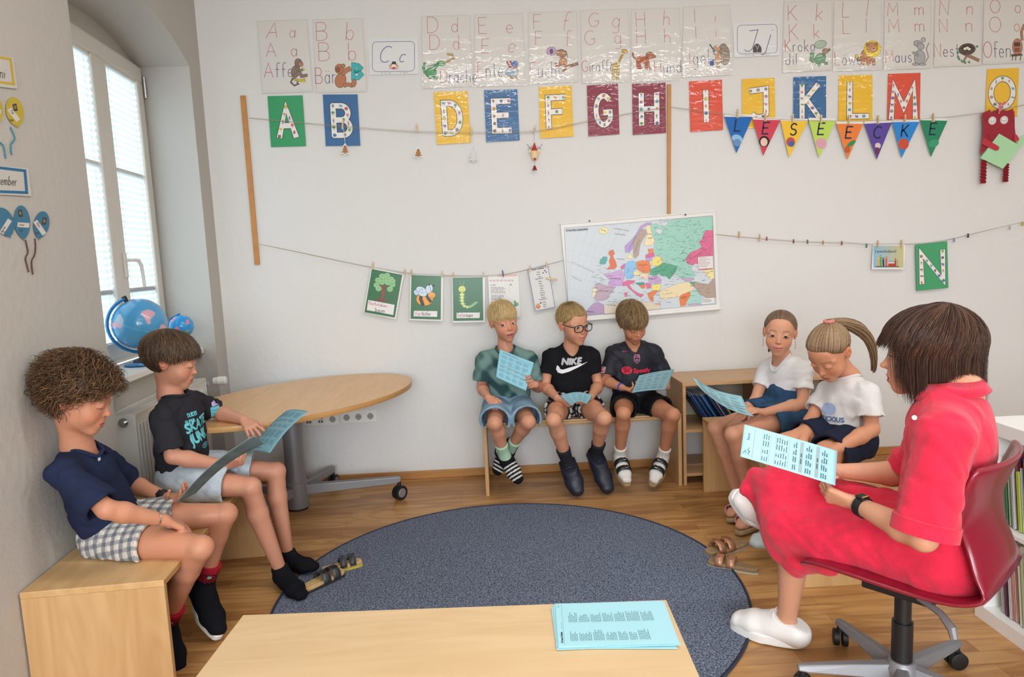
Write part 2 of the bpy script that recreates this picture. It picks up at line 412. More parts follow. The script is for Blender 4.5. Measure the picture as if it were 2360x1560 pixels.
# ================================================================== materials
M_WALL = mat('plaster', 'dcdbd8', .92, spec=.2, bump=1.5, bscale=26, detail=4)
M_WALL_SHADE = mat('plaster_shaded', 'bfbbb4', .92, spec=.2, bump=1.2, bscale=30)  # same paint as the other walls, darkened to put its shade into the colour
M_CEIL = mat('ceiling_paint', 'e6e4de', .95, spec=.1)
M_BENCH = wood_mat('birch_bench', 'c39a66', 'd6b07c', 1, 1.0, .42, strength=.5)
M_BENCHX = wood_mat('birch_bench_x', 'd3b284', 'dfc094', 0, .9, .38, strength=.6)
M_BENCHZ = wood_mat('birch_bench_side', 'bd9361', 'cfa775', 2, .8, .45, strength=.6)
M_BEECH = wood_mat('beech_veneer', 'be9467', 'cca377', 0, 1.1, .4, strength=.4)
M_TABLE = wood_mat('maple_table', 'd6a468', 'e2b47c', 1, 1.2, .33, strength=.45)
M_FLOOR = wood_mat('oak_parquet', 'a07040', 'c5955c', 0, 1.0, .40, planks=(.62, .072))
M_SKIRT = wood_mat('oak_skirting', 'a8733c', 'c08c50', 0, 1.2, .5, strength=.3)
M_EDGE = mat('ply_edge', 'b98a55', .6, var=.12, vscale=40)
M_WPLASTIC = mat('white_plastic', 'e9e7e1', .35)
M_WFRAME = mat('window_frame_paint', 'dedbd2', .4)
M_WENAMEL = mat('radiator_enamel', 'e2dfd8', .35, coat=.2)
M_CHROME = mat('chrome', 'c9c9c9', .22, metal=1)
M_GREY = mat('grey_metal', '8b8b8e', .42, metal=.35)
M_BLACK = mat('black_rubber', '16171a', .55)
M_BLACKP = mat('black_plastic', '1b1c20', .4)
M_WHITE = mat('white_lacquer', 'ecebe8', .35)
M_PAPER = mat('paper_white', 'e8e6e2', .7, attr=False)
M_PRINT = mat('printed_paper', 'ffffff', .62, spec=.3, attr=True)
M_LAMI = mat('laminated_print', 'ffffff', .5, spec=.4, attr=True, coat=1, coat_rough=.045)
M_SATIN = mat('satin_print', 'ffffff', .5, spec=.4, attr=True, coat=.25, coat_rough=.2)
M_VCOL = mat('painted_surface', 'ffffff', .5, attr=True)
M_ROD = mat('rod_wood', 'bf8549', .5, var=.1, vscale=14)
M_TWINE = mat('twine', 'a89880', .9)
M_PEG = mat('peg_wood', 'd9bd94', .6, var=.1, vscale=50)
# ripples in the laminating film catch the lamps
def ripple(m, sc, dist):
    nt = m.node_tree; b = nt.nodes['Principled BSDF']; tc = nd(nt, 'ShaderNodeTexCoord'); mp = nd(nt, 'ShaderNodeMapping'); mp.inputs['Scale'].default_value = (1, 1, 2.2)
    n = nd(nt, 'ShaderNodeTexNoise'); n.inputs['Scale'].default_value = sc; n.inputs['Detail'].default_value = 2; n.inputs['Distortion'].default_value = .8
    bp = nd(nt, 'ShaderNodeBump'); bp.inputs['Strength'].default_value = 1; bp.inputs['Distance'].default_value = dist
    L = nt.links.new; L(tc.outputs['Object'], mp.inputs[0]); L(mp.outputs[0], n.inputs['Vector']); L(n.outputs[0], bp.inputs['Height']); L(bp.outputs[0], b.inputs['Coat Normal'])
ripple(M_LAMI, 9, .0035)

def glass_mat(name, tint, refl):
    m = bpy.data.materials.new(name); m.use_nodes = True; nt = m.node_tree; nt.nodes.remove(nt.nodes['Principled BSDF'])
    a = nd(nt, 'ShaderNodeBsdfTransparent'); a.inputs[0].default_value = (*hx(tint), 1); g = nd(nt, 'ShaderNodeBsdfGlossy'); g.inputs['Roughness'].default_value = .02
    x = nd(nt, 'ShaderNodeMixShader'); x.inputs[0].default_value = refl; nt.links.new(a.outputs[0], x.inputs[1]); nt.links.new(g.outputs[0], x.inputs[2]); nt.links.new(x.outputs[0], nt.nodes['Material Output'].inputs[0]); return m
M_GLASS = glass_mat('pane_glass', 'f4fafa', .05)
# ================================================================== room shell
RX = 4.6; RY = -3.0
b = MB(); b.grid(lambda u, v: Vector((-2.4+u*(RX+2.4), RY+v*(WALL_Y-RY), 0)), 1, 1)
floor = b.build('floor', M_FLOOR, origin=(0, 0, 0)); tag(floor, 'light oak strip parquet floor of the classroom', kind='structure')
b = MB(); b.grid(lambda u, v: Vector((-2.4+u*(RX+2.4), RY+v*(WALL_Y-RY), CEIL)), 1, 1)
tag(b.build('ceiling', M_CEIL), 'white painted ceiling', kind='structure')
b = MB(); b.grid(lambda u, v: Vector((-2.4+u*(RX+2.4), WALL_Y, v*CEIL)), 1, 1)
tag(b.build('wall_back', M_WALL, origin=(0, WALL_Y, 0)), 'off-white plastered back wall hung with alphabet sheets', kind='structure')
b = MB(); b.grid(lambda u, v: Vector((RX, RY+u*(WALL_Y-RY), v*CEIL)), 1, 1)
tag(b.build('wall_right', M_WALL), 'plain plastered wall on the right', kind='structure')
b = MB()
for x0, x1, z0, z1 in ((-2.4, RX, 0, .95), (-2.4, RX, 2.6, CEIL), (-2.4, -1.4, .95, 2.6), (3.2, RX, .95, 2.6), (.75, 1.05, .95, 2.6)):
    b.bx((x0, RY-.3, z0), (x1, RY, z1))
tag(b.build('wall_front', M_WALL), 'plastered wall with windows behind the camera', kind='structure')
# left wall with the arched window niche
S0, S1, ZS, RISE = .2, 1.56, 2.60, .15
I0, I1, ZI, NI = .105, 1.27, 2.62, -.33
def arch(t, z, r): return z+r*(1-(2*t-1)**2)
b = MB(); N = 24
LEND = 7.5
def q4(a, c, d, e): b.add([a, c, d, e], [(0, 1, 2, 3)])
q4(lw(0, 0), lw(S0, 0), lw(S0, CEIL), lw(0, CEIL)); q4(lw(S1, 0), lw(LEND, 0), lw(LEND, CEIL), lw(S1, CEIL))
for i in range(N):
    a, c = i/N, (i+1)/N
    sa, sc = S0+(S1-S0)*a, S0+(S1-S0)*c; q4(lw(sa, arch(a, ZS, RISE)), lw(sc, arch(c, ZS, RISE)), lw(sc, CEIL), lw(sa, CEIL))
    ia, ic = I0+(I1-I0)*a, I0+(I1-I0)*c
    q4(lw(sa, arch(a, ZS, RISE)), lw(sc, arch(c, ZS, RISE)), lw(ic, arch(c, ZI, .11), NI), lw(ia, arch(a, ZI, .11), NI))
    q4(lw(ia, 2.60, NI), lw(ic, 2.60, NI), lw(ic, arch(c, ZI, .11), NI), lw(ia, arch(a, ZI, .11), NI))
q4(lw(S0, 0), lw(S0, ZS), lw(I0, ZI, NI), lw(I0, 0, NI)); q4(lw(S1, 0), lw(S1, ZS), lw(I1, ZI, NI), lw(I1, 0, NI))
q4(lw(I0, 0, -.13), lw(I1+.18, 0, -.13), lw(I1+.18, .92, -.13), lw(I0, .92, -.13)); q4(lw(I0, .92, NI), lw(I1+.18, .92, NI), lw(I1+.18, .92, -.13), lw(I0, .92, -.13))
tag(b.build('wall_left', M_WALL_SHADE), 'plastered left wall with a deep arched window niche', kind='structure')
b = MB(); b.add([lw(I0+.012, .92, NI+.02), lw(S0-.015, .92, -.075), lw(S1-.07, .92, -.075), lw(I1, .92, NI+.02), lw(I0+.012, .955, NI+.02), lw(S0-.015, .955, -.075), lw(S1-.07, .955, -.075), lw(I1, .955, NI+.02)],
    [(0,1,2,3),(4,5,6,7),(0,1,5,4),(1,2,6,5),(2,3,7,6),(3,0,4,7)])
tag(b.build('trim_1', M_WHITE, bevel=.006), 'white window sill board under the arched window', kind='structure')
b = MB(); b.bx((-1.69, WALL_Y-.016, 0), (RX, WALL_Y, .052)); tag(b.build('baseboard_back', M_SKIRT, bevel=.004), 'narrow oak skirting along the back wall', kind='structure')
# window
win = empty('window_1', lw(.68, .955, NI), 'white framed double casement window with pleated blinds'); win['kind'] = 'structure'
def lbox(b, s0, s1, z0, z1, n0, n1, mi=0):
    P = [lw(s, z, n) for z in (z0, z1) for s, n in ((s0, n0), (s1, n0), (s1, n1), (s0, n1))]
    b.add(P, [(0,3,2,1),(4,5,6,7),(0,1,5,4),(1,2,6,5),(2,3,7,6),(3,0,4,7)], None, mi)
ZW0, ZW1 = .955, 2.63; SM = .665
b = MB()
for a in ((I0, I0+.03, ZW0+.045, ZW1-.03), (I1-.03, I1, ZW0+.045, ZW1-.03), (I0, I1, ZW0, ZW0+.045), (I0, I1, ZW1-.03, ZW1)): lbox(b, *a, NI-.04, NI+.012)
b.build('window_frame', M_WFRAME, win, bevel=.003)
for k, (a, c) in enumerate(((I0+.022, SM), (SM, I1-.022))):
    b = MB(); z0, z1 = ZW0+.03, ZW1-.02; w = .078
    for q in ((a, a+w, z0+.085, z1-.085), (c-w, c, z0+.085, z1-.085), (a, c, z0, z0+.085), (a, c, z1-.085, z1)): lbox(b, *q, NI-.03, NI+.035)
    sash = b.build('window_sash', M_WFRAME, win, bevel=.006)
    g = MB(); lbox(g, a+w-.01, c-w+.01, z0+.07, z1-.07, NI-.012, NI-.008); gl = g.build('window_pane', M_GLASS, win)
    # pleated blind
    p = MB(); n = 86; zb0, zb1 = z0+.09, z1-.095
    V = []
    for i in range(n+1):
        z = zb0+(zb1-zb0)*i/n; dn = NI+.008+(.012 if i % 2 else 0)
        V += [lw(a+w+.004, z, dn), lw(c-w-.004, z, dn)]
    p.add(V, [(2*i, 2*i+1, 2*i+3, 2*i+2) for i in range(n)])
    p.build('pleated_blind', None or mat('blind_cloth', 'f4f6f8', .9), win, fix=False)
    r = MB()
    for zz in (zb0-.008, zb1+.004): lbox(r, a+w+.002, c-w-.002, zz-.008, zz+.008, NI+.002, NI+.026)
    for zz in (1.33, 1.98): lbox(r, a+w+.003, c-w-.003, zz-.011, zz+.011, NI-.004, NI+.0125)
    r.build('blind_rail', M_WFRAME, win, bevel=.002)
    for q in (.13, .87):
        s_ = a+w+(c-a-2*w)*q; r = MB(); r.tube([lw(s_, zb0, NI+.022), lw(s_, zb1, NI+.022)], .0008, 5); r.build('blind_cord', M_WFRAME, win)
bm_ = _M['blind_cloth'].node_tree; pb = bm_.nodes['Principled BSDF']
tr = nd(bm_, 'ShaderNodeBsdfTranslucent'); tr.inputs[0].default_value = (.56, .58, .60, 1); mx = nd(bm_, 'ShaderNodeMixShader'); mx.inputs[0].default_value = .72
bm_.links.new(pb.outputs[0], mx.inputs[1]); bm_.links.new(tr.outputs[0], mx.inputs[2]); bm_.links.new(mx.outputs[0], bm_.nodes['Material Output'].inputs[0])
b = MB(); lbox(b, SM-.062, SM-.026, 1.40, 1.53, NI+.035, NI+.045); b.build('handle_plate', M_WPLASTIC, win, bevel=.003)
b = MB(); b.tube([lw(SM-.044, 1.49, NI+.04), lw(SM-.044, 1.49, NI+.085), lw(SM-.075, 1.488, NI+.095), lw(SM-.105, 1.46, NI+.095), lw(SM-.115, 1.39, NI+.095), lw(SM-.118, 1.345, NI+.095)], [.009, .009, .010, .010, .009, .009], 10)
b.build('window_handle', M_WPLASTIC, win, smooth=True)
b = MB(); b.tube([lw(I0+.022, 2.44, NI+.045), lw(I0+.022, 2.56, NI+.045)], .009, 10); b.build('hinge', M_CHROME, win, smooth=True)
# made-up window frames set around the added rear lights, out of view
for k, (x0, x1) in enumerate(((-1.4, .75), (1.05, 3.2))):
    b = MB()
    for q in ((x0, x0+.07, .95, 2.6), (x1-.07, x1, .95, 2.6), (x0, x1, .95, 1.03), (x0, x1, 2.52, 2.6), ((x0+x1)/2-.05, (x0+x1)/2+.05, .95, 2.6)):
        b.bx((q[0], RY-.12, q[2]), (q[1], RY-.05, q[3]))
    tag(b.build('window_%d' % (k+2), M_WFRAME), 'white casement window frame in the wall behind the camera', kind='structure')
# ceiling lights
for i, (lx, ly) in enumerate(LAMPS):
    t = empty('ceiling_light', (lx, ly, CEIL-.08), ['left', 'middle', 'right'][i % 3]+' long white ceiling luminaire of the row '+('above the carpet' if ly > 0 else 'behind the camera'), 'ceiling light', 'linear ceiling lights')
    b = MB(); b.bx((lx-.75, ly-.08, CEIL-.075), (lx+.75, ly+.08, CEIL)); b.build('housing', M_WHITE, t)

# radiator
rad = empty('radiator', lw(.9, 0, -.05), 'white panel radiator standing in the window niche behind the boys', 'radiator')
RS0, RS1, RZ0, RZ1, RN0, RN1 = .42, 1.36, .17, .80, -.125, -.005
b = MB(); lbox(b, RS0, RS1, RZ0+.01, RZ1-.012, RN0+.01, RN0+.03); lbox(b, RS0, RS1, RZ0+.01, RZ1-.012, RN1-.02, RN1-.006)
for i in range(26):
    s = RS0+.03+(RS1-RS0-.06)*i/25; lbox(b, s-.011, s+.011, RZ0+.03, RZ1-.05, RN1-.006, RN1)
b.build('radiator_panel', M_WENAMEL, rad, bevel=.003)
b = MB(); lbox(b, RS1, RS1+.006, RZ0, RZ1, RN0, RN1); b.build('side_cover', M_WENAMEL, rad, bevel=.002)
b = MB(); lbox(b, RS0-.006, RS0, RZ0, RZ1, RN0, RN1); b.build('side_cover', M_WENAMEL, rad, bevel=.002)
b = MB(); lbox(b, RS0, RS1, RZ1-.012, RZ1, RN0, RN0+.01); lbox(b, RS0, RS1, RZ1-.012, RZ1, RN1-.01, RN1); lbox(b, RS0, RS1, RZ1-.012, RZ1-.001, -.052, -.044)
for i in range(62):
    s = RS0+(RS1-RS0)*(i+.5)/62; lbox(b, s-.003, s+.003, RZ1-.01, RZ1-.003, RN0, RN1)
b.build('top_grille', M_WENAMEL, rad)
def lwt(s, z, n): return lw(s, z, n)
b = MB(); b.tube([lw(RS1+.006, .765, -.055), lw(RS1+.012, .765, -.055)], .021, 20); b.tube([lw(RS1+.012, .765, -.055), lw(RS1+.03, .765, -.055)], [.013, .012], 16); b.build('bleed_cap', M_CHROME, rad, smooth=True)
b = MB(); b.tube([lw(RS0-.005, .765, -.03), lw(RS0-.03, .765, -.03)], .014, 14); b.tube([lw(RS0-.02, .765, -.03), lw(RS0-.02, .765, .0)], .018, 14); b.build('valve_body', M_CHROME, rad, smooth=True)
b = MB(); q = lw(RS0-.055, .77, .02); e = q+LW_N*.075; b.tube([q, q+(e-q)*.3, q+(e-q)*.35, e-(e-q)*.08, e], [.021, .023, .026, .026, .019], 12); b.build('thermostat_head', M_WPLASTIC, rad, bevel=.002)

# wall sockets
def socket_strip(x0, x1, y, kinds, label):
    a = onwall(x0, y[0]); c = onwall(x1, y[1]); t = empty('socket_strip', (a+c)/2, label, 'wall sockets', 'wall sockets under the oval table')
    ux = (c-a).normalized(); L = (c-a).length; w = L/len(kinds); up = Vector((0, 0, 1)); N_ = Vector((0, -1, 0))
    R3 = Matrix((ux, -N_, up)).transposed()
    b = MB(); b.box((a+c)/2+N_*.005, (L, .010, .082), R3); b.build('frame_plate', M_WPLASTIC, t, bevel=.004)
    for i, k in enumerate(kinds):
        cc = a+ux*(w*(i+.5))+N_*.011; b = MB(); b.box(cc, (.056, .006, .056), R3); s = b.build('socket', M_WPLASTIC, t, bevel=.002)
        d = MB()
        if k == 's':
            for r0, h0, col in ((.0215, .0035, 'b9b7b2'), (.0195, .0040, '9b9994')):
                d.tube([cc, cc+N_*h0], r0, 24, hx(col))
            for dx, dz in ((-.0095, 0), (.0095, 0), (0, 0), (0, .017), (0, -.017)): d.box(cc+ux*dx+up*dz+N_*.0042, (.004, .001, .004), R3, hx('33302d'))
        else:
            for dz in (.012, -.012): d.box(cc+up*dz+N_*.0035, (.03, .001, .015), R3, hx('4a4640')); d.box(cc+up*dz+N_*.0040, (.008, .001, .011), R3, hx('cfccc5'))
        d.build('socket_insert', M_VCOL, s, cols=True)
socket_strip(699, 781, (968, 964), 'nns', 'triple wall outlet with two network jacks beside one power socket')
socket_strip(786, 868, (962, 957), 'sss', 'triple wall outlet of three round power sockets')

# globes on the sill
gc = W(322, 746, Y=3.50); t = empty('globe', Vector((gc.x, gc.y, .957)), 'large blue globe on a clear blue stand standing on the window sill', 'globe')
M_GLOBE = mat('globe_print', 'ffffff', .25, attr=True, coat=.4, coat_rough=.05); M_BLUEP = mat('blue_plastic', '1479b8', .2, coat=.5)
def globe_mesh(c, r, seed, sea, lands, tilt):
    b = MB(); n, m = 150, 80; Mx = Matrix.Rotation(radians(tilt), 3, 'Y'); V = []; C = []
    for i in range(m+1):
        ph = pi*i/m
        for k in range(n):
            p = Vector((sin(ph)*cos(2*pi*k/n), sin(ph)*sin(2*pi*k/n), cos(ph)))
            h = noise.noise(p*1.6+Vector((seed, 0, 0)))+.35*noise.noise(p*4+Vector((0, seed, 0)))
            col = sea
            if h > .27: col = lands[int((noise.noise(p*1.1+Vector((0, 0, seed*2)))*.5+.5)*len(lands)*.999) % len(lands)]
            elif abs(p.z) < .02 and seed < 3: col = (sea[0]*1.6, sea[1]*1.3, sea[2]*1.15)
            V.append(Vector(c)+(Mx @ p)*r); C.append(col)
    b.add(V, [(i*n+k, (i+1)*n+k, (i+1)*n+(k+1) % n, i*n+(k+1) % n) for i in range(m) for k in range(n)]); b.c = C; return b
globe_mesh(gc, .128, 1.7, hx('4a9bcb'), [hx('c9b7c8'), hx('d9a7b4'), hx('a9bfd2'), hx('b6cfd6')], 23).build('sphere', M_GLOBE, t, smooth=2, cols=True)
b = MB(); R_ = .142; vdir = Vector((gc.x, gc.y, 0)).normalized(); side = Vector((vdir.y, -vdir.x, 0))
def gp(a, r): return gc+side*(cos(radians(a))*r)+Vector((0, 0, sin(radians(a))*r))-vdir*.02
pts = [gp(112+i*(180)/24, R_) for i in range(25)]
b.tube(pts, .0085, 8, sx=1.6); b.build('meridian_arc', M_BLUEP, t, smooth=True)
b = MB(); b.tube([gp(112, R_+.012), gp(112, .12)], [.012, .010], 12); b.build('pole_cap', M_BLACKP, t, smooth=True)
b = MB(); pc = Vector((gc.x, gc.y, .957)); b.lathe([(.085, 0), (.092, .004), (.09, .010), (.06, .016), (.03, .019), (.001, .02)], pc, 36); b.build('base', M_BLUEP, t, smooth=True)
b = MB(); b.lathe([(.05, .018), (.045, .026), (.02, .034), (.014, .05), (.001, .052)], pc, 24); b.build('foot_block', M_BLACKP, t, smooth=True)
c2 = W(418, 752, Y=3.93); t = empty('toy_globe', Vector((c2.x, c2.y, .957)), 'small bright globe with orange and pink continents standing beside the large globe', 'globe')
globe_mesh(c2, .066, 5.3, hx('1d9be0'), [hx('f0854a'), hx('ef7fae'), hx('57a63f'), hx('ef7fae')], 15).build('sphere', M_GLOBE, t, smooth=2, cols=True)
b = MB(); b.lathe([(.045, 0), (.043, .008), (.012, .014), (.009, .07), (.001, .075)], (c2.x, c2.y, .957), 24); b.build('base', mat('green_plastic', '4fa64a', .4), t, smooth=True)
b = MB(); b.tube([c2+side*.0+Vector((0, 0, .074)), c2+side*-.05+Vector((0, 0, .05)), c2+side*-.073, c2+side*-.05+Vector((0, 0, -.052)), c2+Vector((0, 0, -.07))], .004, 8); b.build('meridian_arc', M_BLUEP, t, smooth=True)

# ================================================================== rug
b = MB(); n = 96; RC = Vector((.022, 2.806, 0)); RR = .995
b.lathe([(RR-.012, 0.0005), (RR-.012, .0075), (.001, .008)], RC, n)
M_RUG = bpy.data.materials.new('rug_pile'); M_RUG.use_nodes = True; nt = M_RUG.node_tree
nn = nd(nt, 'ShaderNodeTexNoise'); nn.inputs['Scale'].default_value = 150; nn.inputs['Detail'].default_value = 2; tc = nd(nt, 'ShaderNodeTexCoord'); nt.links.new(tc.outputs['Object'], nn.inputs['Vector'])
cr = nd(nt, 'ShaderNodeValToRGB'); cr.color_ramp.elements[0].position = .36; cr.color_ramp.elements[1].position = .68; cr.color_ramp.elements[0].color = (*hx('3d4557'), 1); cr.color_ramp.elements[1].color = (*hx('8d97a9'), 1)
nt.links.new(nn.outputs[0], cr.inputs[0]); pb = nt.nodes['Principled BSDF']; nt.links.new(cr.outputs[0], pb.inputs['Base Color']); pb.inputs['Roughness'].default_value = 1; pb.inputs['Specular IOR Level'].default_value = .1
bp = nd(nt, 'ShaderNodeBump'); bp.inputs['Strength'].default_value = .6; bp.inputs['Distance'].default_value = .003; nt.links.new(nn.outputs[0], bp.inputs['Height']); nt.links.new(bp.outputs[0], pb.inputs['Normal'])
rug = b.build('round_rug', M_RUG, origin=RC); tag(rug, 'round speckled grey-blue carpet lying on the parquet', 'rug')
b = MB(); b.tube([RC+Vector((cos(2*pi*i/n)*(RR-.004), sin(2*pi*i/n)*(RR-.004), .005)) for i in range(n+1)], .0052, 8); b.build('edge_binding', mat('rug_edge', '2c3448', .95), rug, smooth=True)

# ================================================================== oval table
TC = Vector((-1.055, 3.69, 0)); TA = atan2(.826, .564); TH = .72
t = empty('oval_table', (-1.19, 3.93, 0), 'oval maple table on a grey wheeled column base in the corner', 'table')
def elp(k, n, da, a=.725, c=.475): th = 2*pi*k/n; p = Vector((cos(th)*(a+da), sin(th)*(c+da), 0)); return TC+rotz(TA) @ p
b = MB(); n = 96; V = [elp(k, n, 0)+Vector((0, 0, TH)) for k in range(n)]+[elp(k, n, -.004)+Vector((0, 0, TH-.026)) for k in range(n)]
b.add(V[:n]+V[n:], [tuple(range(n)), tuple(range(2*n-1, n-1, -1))]); top = b.build('tabletop', M_TABLE, t)
b = MB(); Z = [(0.0006, TH-.0005), (.002, TH-.003), (.002, TH-.024), (.0006, TH-.0265)]
V = [elp(k, n, d)+Vector((0, 0, z)) for d, z in Z for k in range(n)]
b.add(V, [(i*n+k, i*n+(k+1) % n, (i+1)*n+(k+1) % n, (i+1)*n+k) for i in range(3) for k in range(n)]); b.build('edge_band', mat('table_edge', 'bd8d55', .45), t, smooth=True)
cb = Vector((-1.19, 3.93, 0)); b = MB()
b.tube([cb+Vector((0, 0, .16)), cb+Vector((0, 0, .66))], .058, 28); b.bx(cb+Vector((-.2, -.05, .66)), cb+Vector((.24, .05, .692))); b.build('column', M_GREY, t, smooth=True)
b = MB(); b.tube([cb+Vector((0, 0, .012)), cb+Vector((0, 0, .02)), cb+Vector((0, 0, .165)), cb+Vector((0, 0, .17))], [.06, .063, .063, .058], 28); b.build('column_collar', M_GREY, t, smooth=True)
b = MB(); b.tube([cb, cb+Vector((0, 0, .012))], .058, 24); b.build('column_foot', M_BLACK, t)
for ex, ey in ((-.60, 3.99), (-1.06, 4.27), (-1.56, 3.98), (-1.36, 3.50)):
    e = Vector((ex, ey, 0)); d = (e-cb).normalized(); sd = Vector((-d.y, d.x, 0)); L = (e-cb).length
    b = MB(); A = cb+d*.04
    P = []
    for q, hw, z0, z1 in ((A, .024, .085, .145), (cb+d*(L-.02), .019, .105, .145), (cb+d*(L+.01), .015, .115, .142)):
        P += [q+sd*hw+Vector((0, 0, z0)), q-sd*hw+Vector((0, 0, z0)), q-sd*hw+Vector((0, 0, z1)), q+sd*hw+Vector((0, 0, z1))]
    b.add(P, [(0,1,2,3), (11,10,9,8)]+[(4*i+k, 4*i+(k+1) % 4, 4*i+4+(k+1) % 4, 4*i+4+k) for i in range(2) for k in range(4)])
    leg = b.build('leg', M_GREY, t, bevel=.004)
    w = e+Vector((.0, 0, .045)); ax = Vector((.75, -.66, 0)) if ex > -.8 else Vector((1, -.15, 0)).normalized()
    b = MB()
    for sgn in (-1, 1):
        o = w+ax*(.014*sgn); b.tube([o-ax*.009, o-ax*.008, o+ax*.008, o+ax*.009], [.038, .043, .043, .038], 24)
    b.tube([w+Vector((0, 0, .03)), w+Vector((0, 0, .07))], .012, 12); cst = b.build('caster', M_BLACK, leg, smooth=True)
    b = MB(); b.tube([w+ax*.0235, w+ax*.0255], [.028, .026], 24); b.build('hub_cap', M_GREY, leg, smooth=True)
b = MB(); lv = W(925, 903, Z=.685); b.box(lv+Vector((-.03, 0, .0)), (.09, .03, .014), rotz(.5)); b.build('lever', M_BLACKP, t, bevel=.003)

# ================================================================== benches
BH = .445
def bench(label, P0, ax, L, D, along, rail=True, topmat=None, group=None):
    """P0: one floor corner, ax: unit vector along the length, along: unit vector across"""
    P0 = Vector(P0); ax = Vector(ax).normalized(); cr_ = Vector(along).normalized(); mid = P0+ax*L/2+cr_*D/2
    t = empty('bench', mid, label, 'bench', group)
    R3 = Matrix((ax, cr_, Vector((0, 0, 1)))).transposed(); T = .022
    hor = abs(ax.x) > .7
    b = MB(); b.box(mid+Vector((0, 0, BH-T/2)), (L, D, T), R3); b.build('seat', (M_BENCHX if hor else M_BENCH) if topmat is None else topmat, t, bevel=.002)
    for e in (0, 1):
        b = MB(); c = P0+ax*(T/2 if e == 0 else L-T/2)+cr_*D/2; b.box(c+Vector((0, 0, (BH-T)/2)), (T, D, BH-T), R3); b.build('side_panel', M_BENCHZ, t, bevel=.002)
    if rail:
        b = MB(); b.box(mid-cr_*(D*.0)+Vector((0, 0, BH-T-.03)), (L-2*T, .02, .06), R3); b.build('rail', M_BENCHX if hor else M_BENCH, t)
    b = MB()
    for e in (0, 1):
        c = P0+cr_*(0 if e == 0 else D)
        b.box(c+ax*L/2+Vector((0, 0, BH-T/2))+cr_*(-.0004 if e == 0 else .0004), (L-.004, .001, T*.5), R3)
    b.build('seat_edge', M_EDGE, t)
    return t
# left bench runs along the left wall
bax = Vector((-sin(LA), cos(LA), 0)); bcr = Vector((cos(LA), sin(LA), 0))
BL0 = W(35, 1367, Z=BH)+Vector((.012, 0, 0)); BL0.z = 0
bench('birch plywood bench along the left wall under the two boys', BL0, bax, 1.19, .43, bcr)
# front bench
f0 = W(560.2, 1416.8, Z=BH); f1 = W(1535.8, 1381.8, Z=BH); f0.z = f1.z = 0; fx = (f1-f0).normalized(); fy = Vector((fx.y, -fx.x, 0))
fb = bench('empty pale birch bench with a stack of blue sheets in front', f0, fx, (f1-f0).length, .40, fy)
bench('birch bench against the back wall under the three boys', (-.082, 3.965, 0), (1, 0, 0), 1.19, .40, (0, 1, 0))
bench('birch bench on the right where the two girls sit', (1.20, 2.66, 0), (0, 1, 0), 1.20, .42, (1, 0, 0), rail=False)

# ================================================================== low beech shelf with magazines
SX0, SX1, SY0, SY1, SH = 1.12, 2.15, 3.975, 4.355, .632
t = empty('low_shelf', ((SX0+SX1)/2, (SY0+SY1)/2, 0), 'low beech shelf unit with open compartments holding magazines', 'shelf')
T = .019
b = MB(); b.bx((SX0-.003, SY0-.004, SH-.022), (SX1+.003, SY1, SH)); b.build('top', M_BEECH, t, bevel=.002)
for x in (SX0, SX1-T): b = MB(); b.bx((x, SY0, 0), (x+T, SY1, SH-.022)); b.build('side_panel', M_BEECH, t, bevel=.001)
b = MB(); b.bx((1.62, SY0, .345), (1.62+T, SY1, SH-.022)); b.build('divider', M_BEECH, t, bevel=.001)
for z in (.325, .055): b = MB(); b.bx((SX0+T, SY0, z), (SX1-T, SY1, z+T)); b.build('shelf_board', M_BEECH, t, bevel=.001)
b = MB(); b.bx((SX0+T, SY1-.008, .345), (SX1-T, SY1-.002, SH-.022)); b.build('back_panel', mat('shelf_back', 'c9b9a4', .7), t)
def book(o, ax, up, dp, w, h, d, lean, col, pages, name, label, cat, grp, mt=None):
    """a book standing with its spine towards -dp; ax thickness axis"""
    ax, up, dp = Vector(ax), Vector(up), Vector(dp); t = empty(name, o, label, cat, grp)
    Mr = Matrix.Rotation(lean, 3, dp); ax, up = Mr @ ax, Mr @ up; R3 = Matrix((ax, dp, up)).transposed(); o = Vector(o)
    b = MB(); c = o+ax*w/2+dp*d/2+up*h/2
    b.box(c-ax*(w/2-.0008), (.0016, d, h), R3); b.box(c+ax*(w/2-.0008), (.0016, d, h), R3); b.box(c-dp*(d/2-.0008), (w, .0016, h), R3)
    b.build('cover', mt or mat('book_'+col, col, .42), t)
    b = MB(); b.box(c+dp*.002, (max(w-.0036, .001), d-.008, h-.006), R3); b.build('pages', M_PAPER if pages == 1 else mat('book_'+pages, pages, .6), t)
    return t
ORD = 'first second third fourth fifth sixth seventh eighth ninth tenth eleventh twelfth thirteenth fourteenth fifteenth sixteenth seventeenth eighteenth nineteenth twentieth'.split(); ORD += ['twenty-'+o for o in ORD[:9]]+['thirtieth']
def colname(h):
    N = {'dark blue': '1b3560', 'blue': '2f66a8', 'light blue': '8fb4d0', 'black': '18191e', 'dark grey': '3c4048', 'green': '3f8a4a', 'olive green': '8ba84a', 'white': 'e2e2e0', 'pale grey': 'c8ccd0', 'cream': 'd8d2c0', 'yellow': 'd8b83f', 'red': 'b83a3f', 'pink': 'd0989a', 'purple': '6f3f5f', 'peach': 'e0b9a8', 'grey-green': '7f9a98', 'teal': '2f7d6e'}
    c = [int(h[i:i+2], 16) for i in (0, 2, 4)]; return min(N, key=lambda k: sum((int(N[k][2*i:2*i+2], 16)-c[i])**2 for i in range(3)))
rnd = random.Random(4)
pal = ['1d3f73', '2a5590', '16213a', '1a4f8c', '20242e', '2f6fa8', '14305c', '15181f', '335f9c', '9a7f8f', '1b3560', '274a7c', 'b9b04a', '1c2b4a']
x = SX0+T+.004; lean = radians(-32)
